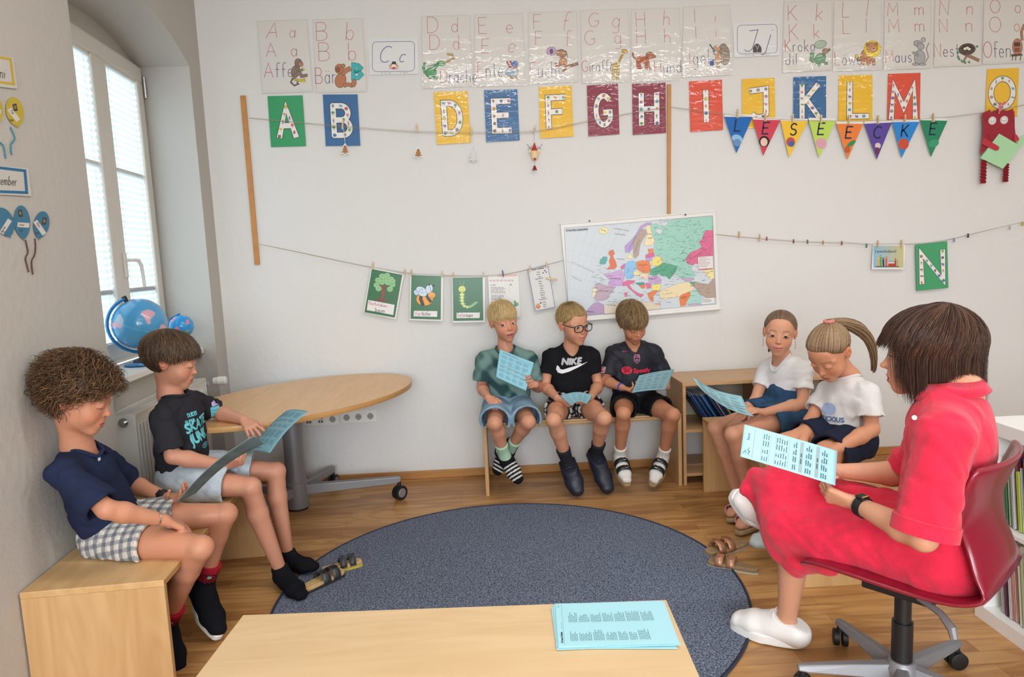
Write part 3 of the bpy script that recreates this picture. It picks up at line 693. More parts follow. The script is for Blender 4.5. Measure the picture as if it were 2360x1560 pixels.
for i in range(15):
    c = pal[i % len(pal)]; w = rnd.choice((.009, .011, .013)); wx = w/cos(lean)
    book((x+.145, SY0+.02+rnd.uniform(0, .02), .345+.006), (1, 0, 0), (0, 0, 1), (0, 1, 0), w, .235-rnd.uniform(0, .012), .20, lean, c, 1, 'magazine',
         f'{colname(c)} magazine, {ORD[i]} from the bench side in the slanted row of the low shelf', 'magazine', 'leaning magazines in the low shelf')
    x += wx+.0015
x = 1.75
for i, c in enumerate(('1c2b4a', 'd9d2e0', '2b7a50', '1a1f2c', 'c9c9d6', '2a5590')):
    book((x, SY0+.03, .345), (1, 0, 0), (0, 0, 1), (0, 1, 0), .012, .12+.008*i % .03, .16, radians(-12), c, 1, 'booklet', f'small {colname(c)} booklet, {ORD[i]} from the divider in the low shelf', 'booklet', 'small booklets in the low shelf'); x += .016

# ================================================================== white bookcase on the right
WX = 1.775; WY1 = 2.385; WY0 = 1.0; WD = .42; HT = .765
t = empty('white_bookcase', (WX+WD/2, (WY0+WY1)/2, 0), 'white open bookcase full of picture books behind the office chair', 'bookcase')
def wb(n_, a, c, m=M_WHITE): q = MB(); q.bx(a, c); return q.build(n_, m, t, bevel=.0015)
wb('top', (WX-.002, WY0, HT-.05), (WX+WD, WY1+.003, HT)); wb('bottom', (WX, WY0, 0), (WX+WD, WY1, .055))
wb('side_panel', (WX, WY1-.045, .055), (WX+WD, WY1, HT-.05)); wb('side_panel', (WX, WY0, .055), (WX+WD, WY0+.045, HT-.05))
wb('shelf_board', (WX+.004, WY0+.045, .37), (WX+WD, WY1-.045, .388)); wb('back_panel', (WX+WD-.008, WY0+.04, .055), (WX+WD, WY1-.04, HT-.05))
rnd = random.Random(11)
up_cols = ['2f7d3e', 'cfd3d6', '6f9a3a', 'c9ccd0', '7a2f3f', 'a9b84a', 'dfe3e6', '2b5fa0', 'e3a83a', 'd8d4cc', '3d6ea5', '2a3f6e', 'c8ced4', '4f7fb0', 'd9dde2', '3b6fb0', '8ab04a', 'e6e6e2', '2f4f86', 'c84f5f', 'dfe3e8', '5f9fc0', '2f7d4e', 'd6d2cc', '3f6fa8', 'b03a4a', 'cfd8e0', '7fa05a']
lo_cols = ['cfcac0', 'd9d6cf', '6a3f5f', '5f7f8a', 'dfdcd6', 'c88f8a', 'e0b9a8', 'b9b49a', 'd8d4c2', 'b8c09a', 'b03a2f', '6f9fc8', '3f6fa8', '2f7d6e', 'dcd8d0', '5f8fb8', 'a8c4c8', 'e0d8c8', 'c89a9a', '8fa8b8', 'd0c8b8', '4f6f9a', 'd8b8a8']
def row(z, cols, hmin, hmax, label, grp, start):
    y = start
    for i, c in enumerate(cols):
        w = rnd.uniform(.006, .017); h = rnd.uniform(hmin, hmax); d = rnd.uniform(.18, .21)
        yy = y-w/cos(radians(8)); 
        if yy < 1.93: break
        book((WX+.03+rnd.uniform(0, .02), y-.004, z+.0025), (0, -1, 0), (0, 0, 1), (1, 0, 0), w, h, d, radians(-7), c, 1, 'picture_book', f'{colname(c)} picture book, {ORD[i]} from the far end, {label} row of white bookcase', 'book', grp); y = yy-.0012
row(.389, up_cols*3, .21, .27, 'upper', 'upper row of picture books', WY1-.085)
row(.056, lo_cols*3, .20, .275, 'lower', 'lower row of picture books', WY1-.085)

# ================================================================== wall decoration
def crop(x0, y0, s, base=0.0, left=False):
    f = onleft if left else onwall
    return lambda x, y, h=0: f(x0+x/s, y0+y/s, base+h)
CA = (560, 0, 3.3714); CB = (1200, 0, 3.715); CC = (1640, 0, 3.2778); CM = (1280, 470, 5.7775); CE = (780, 560, 4.3704); CN = (1960, 500, 5.9); CK = (2180, 140, 5.2); CL = (0, 100, 2.786)
def sheet(cp, corners, col, name, label, cat, grp=None, base=.002, m=None, left=False, curl=.004, border=None):
    """a sheet of paper on the wall: slightly wavy, with its own thickness; returns (thing, Art for the print)"""
    mp = crop(*cp, 0, left); c = [Vector(p) for p in corners]
    P = [mp(p.x, p.y, base) for p in c]; t = empty(name, (P[2]+P[3])/2, label, cat, grp)
    def S(u, v, h=0):
        q = (c[0]*(1-u)+c[1]*u)*(1-v)+(c[3]*(1-u)+c[2]*u)*v
        return mp(q.x, q.y, base+curl*v+h)
    b = MB(); b.grid(lambda u, v: S(u, v), 10, 10, hx(col)); o = b.build('sheet', m or M_PRINT, t, cols=True, fix=False)
    md = o.modifiers.new('s', 'SOLIDIFY'); md.thickness = .0008; md.offset = -1
    # inverse bilinear for drawing in measured positions
    def inv(x, y):
        u = v = .5
        for _ in range(6):
            q = (c[0]*(1-u)+c[1]*u)*(1-v)+(c[3]*(1-u)+c[2]*u)*v; du = (c[1]-c[0])*(1-v)+(c[2]-c[3])*v; dv = (c[3]-c[0])*(1-u)+(c[2]-c[1])*u
            e = Vector((x, y))-q; det = du.x*dv.y-du.y*dv.x; u += (e.x*dv.y-e.y*dv.x)/det; v += (du.x*e.y-du.y*e.x)/det
        return u, v
    def mpp(x, y, h):
        u, v = inv(x, y); return mp(x, y, base+curl*v+h+.0011)
    a = Art(mpp, h0=0); a.S = c; a.uv = lambda u, v: tuple((c[0]*(1-u)+c[1]*u)*(1-v)+(c[3]*(1-u)+c[2]*u)*v)
    a.m = m or M_PRINT
    if border: a.stroke([a.uv(u, v) for u, v in ((.02, .015), (.98, .015), (.98, .985), (.02, .985))], border[0], border[1], closed=True)
    return t, a
RED = 'b8505c'; NAV = '35406c'; DK = '3a3432'
def oe(a, x, y, rx, ry, col, rot=0, w=3, ol=DK): a.ell(x, y, rx+w, ry+w, ol, rot); a.ell(x, y, rx, ry, col, rot)
def limb(a, P, w, col, ol=DK, o=5): a.stroke(P, w+o, ol); a.stroke(P, w, col)

def pic_monkey(a):
    limb(a, [(430, 620), (385, 610), (372, 640), (400, 665), (430, 652), (420, 640)], 7, '6b5a55')
    for d in (0, 12, 22): limb(a, [(395+d, 618), (430+d*1.3, 628+d*.2), (478+d*.2, 610+d)], 8, 'e8cf32', o=4)
    oe(a, 408, 555, 32, 48, '8a7466', 15); limb(a, [(400, 590), (440, 560), (455, 592), (495, 585)], 20, '8a7466'); limb(a, [(410, 530), (440, 550), (468, 540)], 13, '8a7466')
    oe(a, 430, 488, 27, 31, '8a7466', -10); oe(a, 447, 498, 20, 17, 'b8835f', 20); a.ell(452, 488, 3, 3, '201a18'); oe(a, 420, 496, 8, 9, 'a07a62')
    limb(a, [(466, 528), (474, 545)], 9, 'e8cf32', o=3)
def pic_bear(a):
    oe(a, 758, 625, 42, 56, 'b5744d', 10); limb(a, [(775, 570), (800, 548), (828, 535)], 34, 'b5744d'); oe(a, 748, 535, 32, 36, 'b5744d', 0); oe(a, 778, 512, 15, 14, 'b5744d'); oe(a, 738, 540, 15, 18, '8f5638')
    a.stroke([(858, 495), (858, 615)], 34, '2f7f83'); b = [(858, 505), (895, 508), (915, 528), (895, 550), (862, 552), (900, 555), (920, 580), (895, 605), (858, 608)]
    a.stroke(b, 34, '2f7f83'); a.stroke([(858, 497), (858, 613)], 26, '2fb0b3'); a.stroke(b, 26, '2fb0b3')
    limb(a, [(790, 665), (815, 655), (845, 665)], 26, 'b5744d'); oe(a, 862, 645, 17, 30, 'b5744d', 10)
def pic_clown(a):
    oe(a, 1172, 512, 36, 12, 'e79a5a', w=1.5); oe(a, 1172, 518, 19, 22, 'f3e6da', w=1.5); a.ell(1172, 528, 15, 9, 'd0404f'); a.rect(1158, 478, 1188, 496, '222228'); a.rect(1148, 494, 1198, 499, '222228')
    for i in range(6): a.ell(1140+i*13, 538-abs(i-2.5)*3, 5, 4, ('d0404f', '5a8fc8')[i % 2])
def pic_dragon(a):
    limb(a, [(1412, 490), (1402, 520), (1412, 560), (1440, 590)], 16, '4f9a63'); oe(a, 1462, 562, 40, 36, '4f9a63', -10); limb(a, [(1450, 590), (1455, 605)], 20, '4f9a63'); limb(a, [(1480, 585), (1490, 605), (1508, 606)], 16, '4f9a63')
    limb(a, [(1480, 535), (1505, 510), (1530, 490)], 24, '4f9a63'); oe(a, 1540, 492, 30, 18, '5faa73', 8); limb(a, [(1565, 488), (1605, 470), (1635, 455), (1625, 425), (1590, 420)], 12, 'c9a06a')
    for i in range(7): a.poly([(1425+i*14, 520-i*3), (1433+i*14, 508-i*4), (1440+i*14, 518-i*3)], '357a4a')
def pic_duck(a):
    oe(a, 2088, 560, 48, 38, 'b9c4c6', -12); oe(a, 2080, 570, 26, 18, '93b3c4', -10); oe(a, 2115, 500, 22, 24, '3f78c2'); a.poly([(2132, 502), (2148, 508), (2134, 518)], 'e0963c')
    limb(a, [(2052, 480), (2072, 520), (2105, 528), (2128, 518)], 9, 'b84a55'); limb(a, [(2078, 475), (2092, 515)], 8, 'b84a55')
    for x in (2078, 2118): limb(a, [(x, 592), (x+4, 608), (x+18, 612)], 8, 'c98a4a', o=4)
def pic_fox(a):
    limb(a, [(390, 570), (430, 562), (485, 545)], 22, '9a6b4c'); oe(a, 350, 460, 42, 30, 'b07d5a', 0); oe(a, 362, 530, 34, 34, 'c08a5c', 10); limb(a, [(340, 555), (310, 575), (298, 545)], 14, 'b07d5a'); limb(a, [(375, 555), (385, 590), (362, 608)], 14, 'b07d5a')
    a.stroke([(300, 435), (350, 422), (390, 440), (402, 490)], 5, '4a4550'); oe(a, 263, 438, 38, 36, 'c5a3cc'); oe(a, 263, 440, 12, 20, '6a5560', 0)
def pic_giraffe(a):
    for x, y in ((785, 680), (802, 678), (822, 676), (838, 676)): limb(a, [(x+4, 590), (x-2, y)], 8, 'd0aa45', o=4)
    oe(a, 812, 565, 32, 24, 'd0aa45', -25); limb(a, [(832, 550), (855, 500), (876, 455)], 17, 'd0aa45'); oe(a, 892, 438, 26, 14, 'd0aa45', 18); limb(a, [(780, 560), (770, 525)], 3, '7a5a30', o=1)
    R = random.Random(3)
    for i in range(26):
        t = R.random(); x, y = (795+R.uniform(0, 38), 548+R.uniform(0, 30)) if i < 14 else (835+40*t, 545-85*t); a.ell(x, y, 4, 3, '8a6232', n=6)
def pic_dog(a):
    limb(a, [(985, 505), (962, 480), (960, 452)], 8, 'b0623c'); oe(a, 1042, 510, 55, 30, 'b0623c', 5)
    for x in (1000, 1018, 1070, 1092): limb(a, [(x, 530), (x+4, 582), (x+14, 588)], 17, 'b0623c')
    oe(a, 1108, 475, 36, 28, 'b0623c', 15); oe(a, 1138, 482, 18, 13, 'b0623c', 10); limb(a, [(1085, 462), (1075, 495)], 13, '8f4a2c'); a.ell(1118, 468, 3, 3, '201a18'); a.ell(1154, 478, 5, 4, '201a18')
def pic_hedgehog(a):
    oe(a, 1742, 465, 46, 92, '96897a', -6); R = random.Random(5)
    for i in range(70):
        t = R.uniform(0, 2*pi); r = sqrt(R.random()); x, y = 1742+40*r*cos(t), 465+85*r*sin(t); a.stroke([(x, y), (x+8, y+4)], 2, '5c5045', bump=False)
    a.h += a.step
    oe(a, 1692, 500, 24, 52, 'c79a76', 5); oe(a, 1682, 415, 30, 22, 'c79a76', 20); limb(a, [(1690, 470), (1655, 460)], 10, 'c79a76'); a.stroke([(1620, 380), (1660, 440)], 10, '37424f'); a.ell(1654, 436, 10, 14, '3f78a8')
    a.poly([(1615, 512), (1660, 508), (1655, 560), (1622, 562)], '2c4f8f'); a.ell(1690, 572, 20, 7, 'b07d5a'); a.ell(1672, 405, 3, 3, '201a18')
def pic_jacket(a): a.poly([(2005, 380), (2025, 372), (2045, 382), (2062, 410), (2062, 448), (1990, 450), (1988, 412)], '4d4449'); a.stroke([(2010, 385), (2026, 420), (2042, 385)], 4, 'cdb8bd'); a.stroke([(2026, 420), (2026, 448)], 2, 'cdb8bd')
def pic_croc(a):
    limb(a, [(760, 405), (755, 450), (785, 475)], 26, '6f9e78'); oe(a, 820, 440, 44, 34, '6f9e78', -35); limb(a, [(800, 465), (815, 495)], 18, '6f9e78'); limb(a, [(845, 460), (860, 480), (872, 478)], 15, '6f9e78')
    oe(a, 822, 335, 45, 28, 'a9bfa8', -15); limb(a, [(840, 410), (880, 385), (892, 372)], 14, '8a6a5a'); oe(a, 860, 385, 22, 20, '9a8070')
def pic_lion(a):
    limb(a, [(1140, 455), (1100, 450), (1098, 430)], 6, 'b97a4e'); oe(a, 1098, 425, 11, 14, 'e2c42f'); oe(a, 1170, 425, 44, 55, 'bc7f54', 10)
    for x in (1140, 1185, 1222): limb(a, [(x, 450), (x+2, 485)], 22, 'bc7f54')
    oe(a, 1215, 370, 62, 60, 'e6cb35'); R = 60
    for i in range(18): th = 2*pi*i/18; a.poly([(1215+R*cos(th-.15), 370+R*sin(th-.15)), (1215+(R+9)*cos(th), 370+(R+9)*sin(th)), (1215+R*cos(th+.15), 370+R*sin(th+.15))], 'e6cb35')
    oe(a, 1212, 358, 42, 36, 'c58a5c'); oe(a, 1224, 372, 20, 14, 'd9ab80', w=1.5); a.ell(1224, 366, 7, 5, '201a18'); a.ell(1202, 350, 3, 3, '201a18'); a.ell(1228, 346, 3, 3, '201a18'); oe(a, 1178, 335, 10, 10, 'bc7f54'); oe(a, 1245, 330, 9, 9, 'bc7f54')
def pic_mouse(a):
    limb(a, [(1615, 470), (1638, 430), (1622, 370), (1640, 325)], 4, '9a9a9c', o=3); oe(a, 1572, 435, 40, 55, 'a9a9ab', 0); limb(a, [(1555, 400), (1520, 398)], 12, 'a9a9ab'); limb(a, [(1560, 420), (1535, 410)], 10, 'a9a9ab')
    oe(a, 1560, 330, 32, 22, 'a9a9ab', 15); oe(a, 1600, 300, 15, 15, 'b5b5b7'); oe(a, 1580, 350, 25, 24, 'a9a9ab'); a.ell(1532, 340, 4, 3, '201a18'); a.ell(1560, 322, 3, 3, '201a18')
    for x in (1540, 1595): oe(a, x, 485, 24, 8, 'a9a9ab')
def pic_nest(a):
    limb(a, [(1900, 400), (1960, 430), (2015, 455)], 20, '9a7258'); limb(a, [(1925, 425), (1900, 470)], 9, '9a7258')
    oe(a, 1930, 372, 62, 42, '4a3a33', -8); a.ell(1930, 362, 44, 20, '2e2320'); R = random.Random(9)
    for i in range(30): t = R.uniform(0, 2*pi); x, y = 1930+55*cos(t), 372+36*sin(t); a.stroke([(x, y), (x+12, y+R.uniform(-5, 5))], 2, '7a6455', bump=False)
    a.h += a.step
    for x, y in ((1915, 368), (1932, 362), (1945, 370)): oe(a, x, y, 13, 10, 'ece3c4', w=1)
    for x, y in ((1860, 395), (1870, 445), (1890, 460), (1915, 472), (1945, 468), (2005, 350), (1862, 430)): a.poly([(x-12, y), (x, y-11), (x+12, y+2), (x+2, y+13)], '4a8a63')
def pic_oven(a):
    limb(a, [(2345, 300), (2340, 240), (2360, 190)], 14, 'b57a5a'); oe(a, 2310, 355, 36, 62, 'b9795a', 0); a.rect(2285, 320, 2330, 350, '4a3430'); a.rect(2288, 360, 2328, 392, '7f4f3c'); a.poly([(2262, 410), (2345, 405), (2350, 420), (2266, 428)], '5a4038')
    for x in (2275, 2300, 2335): a.stroke([(x, 425), (x-4, 455)], 6, '3f2d28')

def big(cp, co, caps, lows, word, pic, label, extra=()):
    t, a = sheet(cp, co, 'd9d6d0', 'alphabet_sheet', label, 'poster', 'handwritten alphabet sheets', m=M_LAMI)
    ang = (Vector(co[1])-Vector(co[0])).normalized(); dx = tuple(ang)
    for ch, x, y0, y1, sl in caps+lows:
        h = (y1-y0) if (ch.isupper() or ch in 'bdhklf') else ((y1-y0)/.9 if ch in 'gpqyj' else (y1-y0)/.54)
        yb = y1 if ch not in 'gpqyj' else y0+.54*h
        a.text(ch, x, yb, h, RED, w=3.6, slant=sl, dx=dx)
    x, yb, h, txt, sx = word; n = len(txt)
    a.text(txt, x, yb, h, NAV, w=4.4, cols=[RED]+[NAV]*(n-1), dx=dx, sx=sx)
    for e in extra: a.text(e[3], e[0], e[1], e[2], NAV, w=4.4, dx=dx, sx=e[4])
    a.build('handwriting', M_LAMI, t)
    p = Art(a.mp, h0=1.5e-4); pic(p); p.build('drawing', M_LAMI, t)
    d = Art(a.mp, h0=1e-4); d.stroke([a.uv(u, v) for u, v in ((.015, .012), (.985, .012), (.985, .985), (.015, .985))], 2.2, 'c2bfb8', closed=True); d.stroke([a.uv(.02, .965), a.uv(.98, .965)], 1.5, 'c9c6bf'); d.build('film_edge', M_LAMI, t)
def AL(ch, word, what): return f'laminated sheet with handwritten {ch}, the word {word} and {what}'
big(CA, [(105, 160), (500, 147), (543, 712), (150, 728)], [('A', 178, 178, 296, .25), ('A', 180, 335, 440, 0)], [('a', 362, 238, 292, .1), ('a', 376, 380, 436, 0)], (165, 604, 113, 'Affe', .85), pic_monkey, AL('A', 'Affe', 'a seated monkey'))
big(CA, [(540, 150), (930, 138), (966, 712), (568, 722)], [('B', 572, 175, 315, 0), ('B', 590, 332, 473, 0)], [('b', 800, 172, 310, .1), ('b', 822, 332, 470, 0)], (565, 650, 122, 'Bär', .72), pic_bear, AL('B', 'Bär', 'a bear holding a letter'))
big(CA, [(1382, 122), (1765, 112), (1790, 670), (1397, 690)], [('D', 1434, 132, 255, 0), ('D', 1452, 272, 386, 0)], [('d', 1620, 135, 250, .05), ('d', 1634, 272, 385, 0)], (1536, 643, 104, 'Drache', .74), pic_dragon, AL('D', 'Drache', 'a green dragon'))
big(CA, [(1795, 110), (2175, 98), (2198, 664), (1802, 674)], [('E', 1832, 137, 262, 0), ('E', 1852, 302, 412, .1)], [('e', 2048, 193, 258, 0), ('e', 2058, 340, 408, .2)], (1826, 602, 120, 'Ente', .70), pic_duck, AL('E', 'Ente', 'a duck with a scarf'))
big(CB, [(60, 102), (485, 90), (498, 700), (78, 722)], [('F', 112, 125, 250, 0), ('F', 128, 268, 386, 0)], [('f', 352, 105, 262, .2), ('f', 384, 262, 395, .05)], (84, 664, 130, 'Fuchs', .72), pic_fox, AL('F', 'Fuchs', 'a fox with a magnifying glass'))
big(CB, [(508, 85), (925, 70), (942, 700), (525, 716)], [('G', 578, 112, 232, .1), ('G', 548, 264, 386, 0)], [('g', 784, 156, 285, .1), ('g', 806, 306, 420, 0)], (524, 615, 95, 'Giraffe', .76), pic_giraffe, AL('G', 'Giraffe', 'a tall giraffe'))
big(CB, [(940, 75), (1365, 60), (1380, 688), (950, 702)], [('H', 990, 104, 228, 0), ('H', 994, 248, 375, 0)], [('h', 1222, 86, 214, .1), ('h', 1234, 246, 366, 0)], (1148, 625, 106, 'Hund', .84), pic_dog, AL('H', 'Hund', 'a brown dog'))
big(CB, [(1388, 55), (1800, 35), (1812, 642), (1385, 662)], [('I', 1486, 80, 190, 0), ('I', 1497, 230, 326, 0)], [('i', 1662, 140, 186, .1), ('i', 1670, 268, 314, 0)], (1445, 552, 124, 'Igel', .80), pic_hedgehog, AL('I', 'Igel', 'a hedgehog beside a bucket'))
big(CC, [(545, 8), (915, 0), (905, 530), (535, 550)], [('K', 580, 40, 156, 0), ('K', 588, 182, 298, 0)], [('k', 788, 27, 155, .1), ('k', 774, 180, 290, 0)], (556, 390, 88, 'Kroko', .86), pic_croc, AL('K', 'Krokodil', 'a green crocodile'), [(560, 490, 82, 'dil', 1.0)])
big(CC, [(922, 0), (1290, -8), (1284, 528), (915, 540)], [('L', 985, 15, 130, .1), ('L', 994, 150, 255, 0)], [('l', 1166, 2, 125, .15), ('l', 1166, 142, 246, 0)], (933, 492, 98, 'Löwe', .80), pic_lion, AL('L', 'Löwe', 'a yellow-maned lion'))
big(CC, [(1303, 0), (1665, -10), (1655, 516), (1298, 530)], [('M', 1330, 22, 120, .05), ('M', 1338, 145, 246, 0)], [('m', 1534, 58, 112, .05), ('m', 1538, 182, 238, 0)], (1316, 474, 92, 'Maus', .80), pic_mouse, AL('M', 'Maus', 'a grey mouse'))
big(CC, [(1685, -10), (2045, -20), (2035, 494), (1675, 508)], [('N', 1720, 5, 116, .1), ('N', 1722, 146, 245, 0)], [('n', 1926, 50, 110, .1), ('n', 1922, 176, 240, 0)], (1684, 430, 100, 'Nest', .78), pic_nest, AL('N', 'Nest', 'a nest of eggs'))
big(CC, [(2055, -20), (2425, -30), (2415, 470), (2045, 490)], [('O', 2104, 0, 98, 0), ('O', 2098, 130, 243, 0)], [('o', 2292, 42, 98, 0), ('o', 2286, 182, 236, 0)], (2054, 436, 120, 'Ofen', .68), pic_oven, AL('O', 'Ofen', 'a tall brown stove'))
def small(cp, co, box, up_, lo_, pic, label):
    t, a = sheet(cp, co, 'dfe0e0', 'letter_card', label, 'card', 'white cursive letter cards', m=M_LAMI); x0, y0, x1, y1 = box; r = 34; sl = (co[1][1]-co[0][1])/(co[1][0]-co[0][0])
    P = []
    for cx, cy, a0 in ((x1-r, y0+r, -90), (x1-r, y1-r, 0), (x0+r, y1-r, 90), (x0+r, y0+r, 180)): P += [(cx+r*cos(radians(a0+i*18)), cy+r*sin(radians(a0+i*18))+(cx-x0)*sl) for i in range(6)]
    a.stroke(P, 3.5, '3b4d86', closed=True)
    for ch, x, yb, h, s in (up_, lo_): a.text(ch, x, yb, h, '3c4c85', w=5.5, slant=s)
    a.stroke([(x0+35, up_[2]+(2)), (x0+100, up_[2]+2)], 1.2, 'a0a0a0')
    pic(a); a.dashes(x0+70, y1+9, x0+150, y1+17, 1, '50505a', 3, cols=3); a.dashes(x0+215, y1+6, x0+290, y1+14, 1, '50505a', 4, cols=3); a.build('printed_letters', M_LAMI, t)
small(CA, [(972, 295), (1358, 290), (1367, 575), (985, 583)], (1005, 325, 1333, 557), ('C', 1052, 484, 124, .25), ('c', 1208, 482, 112, .3), pic_clown, 'white landscape card with cursive C and c and a small clown')
small(CB, [(1815, 190), (2215, 178), (2222, 474), (1828, 492)], (1855, 217, 2196, 462), ('J', 1906, 440, 185, .3), ('j', 2092, 400, 190, .3), pic_jacket, 'white landscape card with cursive J and j and a small jacket')

# coloured cards with block letters filled with little pictures
def mini(a, x, y, s, R):
    k = R.randrange(9); c = R.choice(['d8505a', '3f78b8', '5aa35a', 'd9913f', '8a6a58', '8f8f92', 'c77fa8', 'd9c23f', '5f9fb0', '6f5a9a'])
    if k == 0: a.ell(x, y, s*.8, s*.7, '4a4040'); a.ell(x, y, s*.7, s*.6, c); a.stroke([(x, y-s*.6), (x+s*.2, y-s)], s*.15, '5a7a3a')
    elif k == 1: a.rect(x-s*.6, y-s*.6, x+s*.6, y+s*.6, '4a4a50'); a.rect(x-s*.5, y-s*.5, x+s*.5, y+s*.5, c); a.stroke([(x-s*.5, y), (x+s*.5, y)], s*.1, '4a4a50')
    elif k == 2: a.ell(x, y-s*.3, s*.75, s*.55, '5a9a55'); a.ell(x-s*.3, y-s*.1, s*.4, s*.3, '4a8a45'); a.rect(x-s*.12, y+s*.1, x+s*.12, y+s, '8a5a3a')
    elif k == 3: a.ell(x, y-s*.7, s*.25, s*.28, 'd8a888'); a.poly([(x-s*.35, y+s*.2), (x-s*.25, y-s*.45), (x+s*.25, y-s*.45), (x+s*.35, y+s*.2)], c); a.stroke([(x-s*.15, y+s*.2), (x-s*.2, y+s)], s*.18, '3f4f80'); a.stroke([(x+s*.15, y+s*.2), (x+s*.2, y+s)], s*.18, '3f4f80')
    elif k == 4: a.ell(x, y, s*.8, s*.4, c, 15); a.poly([(x+s*.6, y), (x+s*1.05, y-s*.35), (x+s*1.05, y+s*.35)], c); a.ell(x-s*.5, y-s*.1, s*.08, s*.08, '101010', n=6)
    elif k == 5:
        for i in range(6): a.ell(x+cos(i*1.05)*s*.4, y+sin(i*1.05)*s*.4, s*.28, s*.28, c, n=8)
        a.ell(x, y, s*.22, s*.22, 'd9c23f', n=8); a.stroke([(x, y+s*.5), (x, y+s*1.1)], s*.12, '5a9a55')
    elif k == 6: a.poly([(x-s*.6, y), (x, y-s*.7), (x+s*.6, y)], 'b85050'); a.rect(x-s*.5, y, x+s*.5, y+s*.7, 'd8d4cc'); a.rect(x-s*.1, y+s*.25, x+s*.15, y+s*.7, '7a5a4a')
    elif k == 7:
        a.ell(x, y, s*.65, s*.38, c, -8); a.ell(x-s*.65, y-s*.3, s*.28, s*.25, c)
        for d in (-.4, -.2, .3, .5): a.stroke([(x+s*d, y+s*.2), (x+s*d, y+s*.8)], s*.13, c)
    else: a.ell(x, y, s*.5, s*.75, '6a6a70'); a.ell(x, y, s*.4, s*.62, c); a.stroke([(x-s*.3, y-s*.2), (x+s*.3, y-s*.25)], s*.1, '6a6a70')
def block(cp, co, ch, col, what, seed, box=(.20, .25, .80, 1.22), wd=.155, base=.004, m=None):
    t, a0 = sheet(cp, co, col, 'letter_card', f'{what} card with a white block letter {ch} filled with small pictures', 'card', 'coloured block letter cards', m=m or M_LAMI, base=base)
    A = 1.45; mp0 = a0.mp; a = Art(lambda x, y, h: mp0(*a0.uv(x, y/A), h), h0=0); R = random.Random(seed)
    gw, S = _GL[ch]; mx = max(p[0] for s in S for p in s); mn = min(p[0] for s in S for p in s); x0, y0, x1, y1 = box; x0 += wd*.45; x1 -= wd*.45; y0 += wd*.45; y1 -= wd*.45
    if ch == 'I': x0 = x1 = .5
    T = [[(x0+(p[0]-mn)/max(mx-mn, .01)*(x1-x0), y1-p[1]*(y1-y0)) for p in s] for s in S]
    for s in T: a.stroke(s, wd+.035, '1d1d22', closed=(ch == 'O'))
    for s in T: a.stroke(s, wd, 'e9e6e1', closed=(ch == 'O'))
    a.build('block_letter', a0.m, t); p = Art(a.mp, h0=4e-4); used = []
    for s in T:
        for i in range(len(s)-1):
            q0, q1 = Vector(s[i]), Vector(s[i+1]); n = max(1, int((q1-q0).length/.1))
            for k in range(n+1):
                q = q0.lerp(q1, k/n)
                if all((q-u).length > .152 for u in used): used.append(q); mini(p, q.x+R.uniform(-.008, .008), q.y, .066, R)
    p.build('small_pictures', a0.m, t)
YL, BL_, MR, OR_, GR = 'e9b81f', '2a6498', '86213c', 'd94a2f', '2f9a63'
block(CA, [(190, 747), (463, 741), (490, 1135), (218, 1143)], 'A', GR, 'green', 1)
block(CA, [(620, 735), (890, 733), (912, 1132), (643, 1134)], 'B', BL_, 'blue', 2)
block(CA, [(1480, 715), (1745, 707), (1770, 1108), (1508, 1124)], 'D', YL, 'yellow', 3)
block(CA, [(1872, 700), (2132, 694), (2150, 1090), (1890, 1104)], 'E', BL_, 'blue', 4)
block(CB, [(155, 745), (437, 732), (453, 1168), (168, 1186)], 'F', YL, 'yellow', 5)
block(CB, [(566, 732), (832, 715), (846, 1148), (580, 1168)], 'G', MR, 'dark red', 6)
block(CB, [(953, 718), (1240, 707), (1245, 1138), (960, 1155)], 'H', MR, 'dark red', 7)
block(CB, [(1440, 697), (1723, 682), (1733, 1112), (1453, 1130)], 'I', OR_, 'orange-red', 8)
block(CC, [(228, 597), (475, 587), (483, 958), (232, 972)], 'J', YL, 'yellow', 9)
block(CC, [(617, 582), (865, 574), (865, 912), (617, 918)], 'K', BL_, 'blue', 10, (.2, .22, .84, 1.38))
block(CC, [(962, 572), (1215, 565), (1215, 915), (957, 918)], 'L', YL, 'yellow', 11, (.26, .18, .92, 1.36))
block(CC, [(1333, 558), (1578, 550), (1573, 910), (1325, 914)], 'M', OR_, 'orange-red', 12, (.06, .28, .93, 1.42))
block(CC, [(2082, 522), (2323, 513), (2308, 880), (2068, 872)], 'O', YL, 'yellow', 13, (.08, .24, .92, 1.25))
block(CN, [(882, 372), (1315, 330), (1332, 962), (903, 1005)], 'N', GR, 'green', 14, (.10, .22, .92, 1.28), base=.02)

# rods
def rod(p, label):
    P = [onwall(x, y, .004) for x, y in p]; t = MB(); V = P+[q+Vector((0, -.012, 0)) for q in P]
    t.add(V, [(0,1,2,3),(7,6,5,4),(0,1,5,4),(1,2,6,5),(2,3,7,6),(3,0,4,7)]); tag(t.build('wooden_rod', M_ROD, bevel=.0015), label, 'rod')
rod([(554.5, 221), (566.5, 221), (599.5, 610), (588, 610)], 'thin wooden rod fixed upright on the wall beside the window')
rod([(1537, 195), (1546, 195), (1545, 494), (1537.5, 494)], 'thin wooden rod running down the wall to the top of the map')
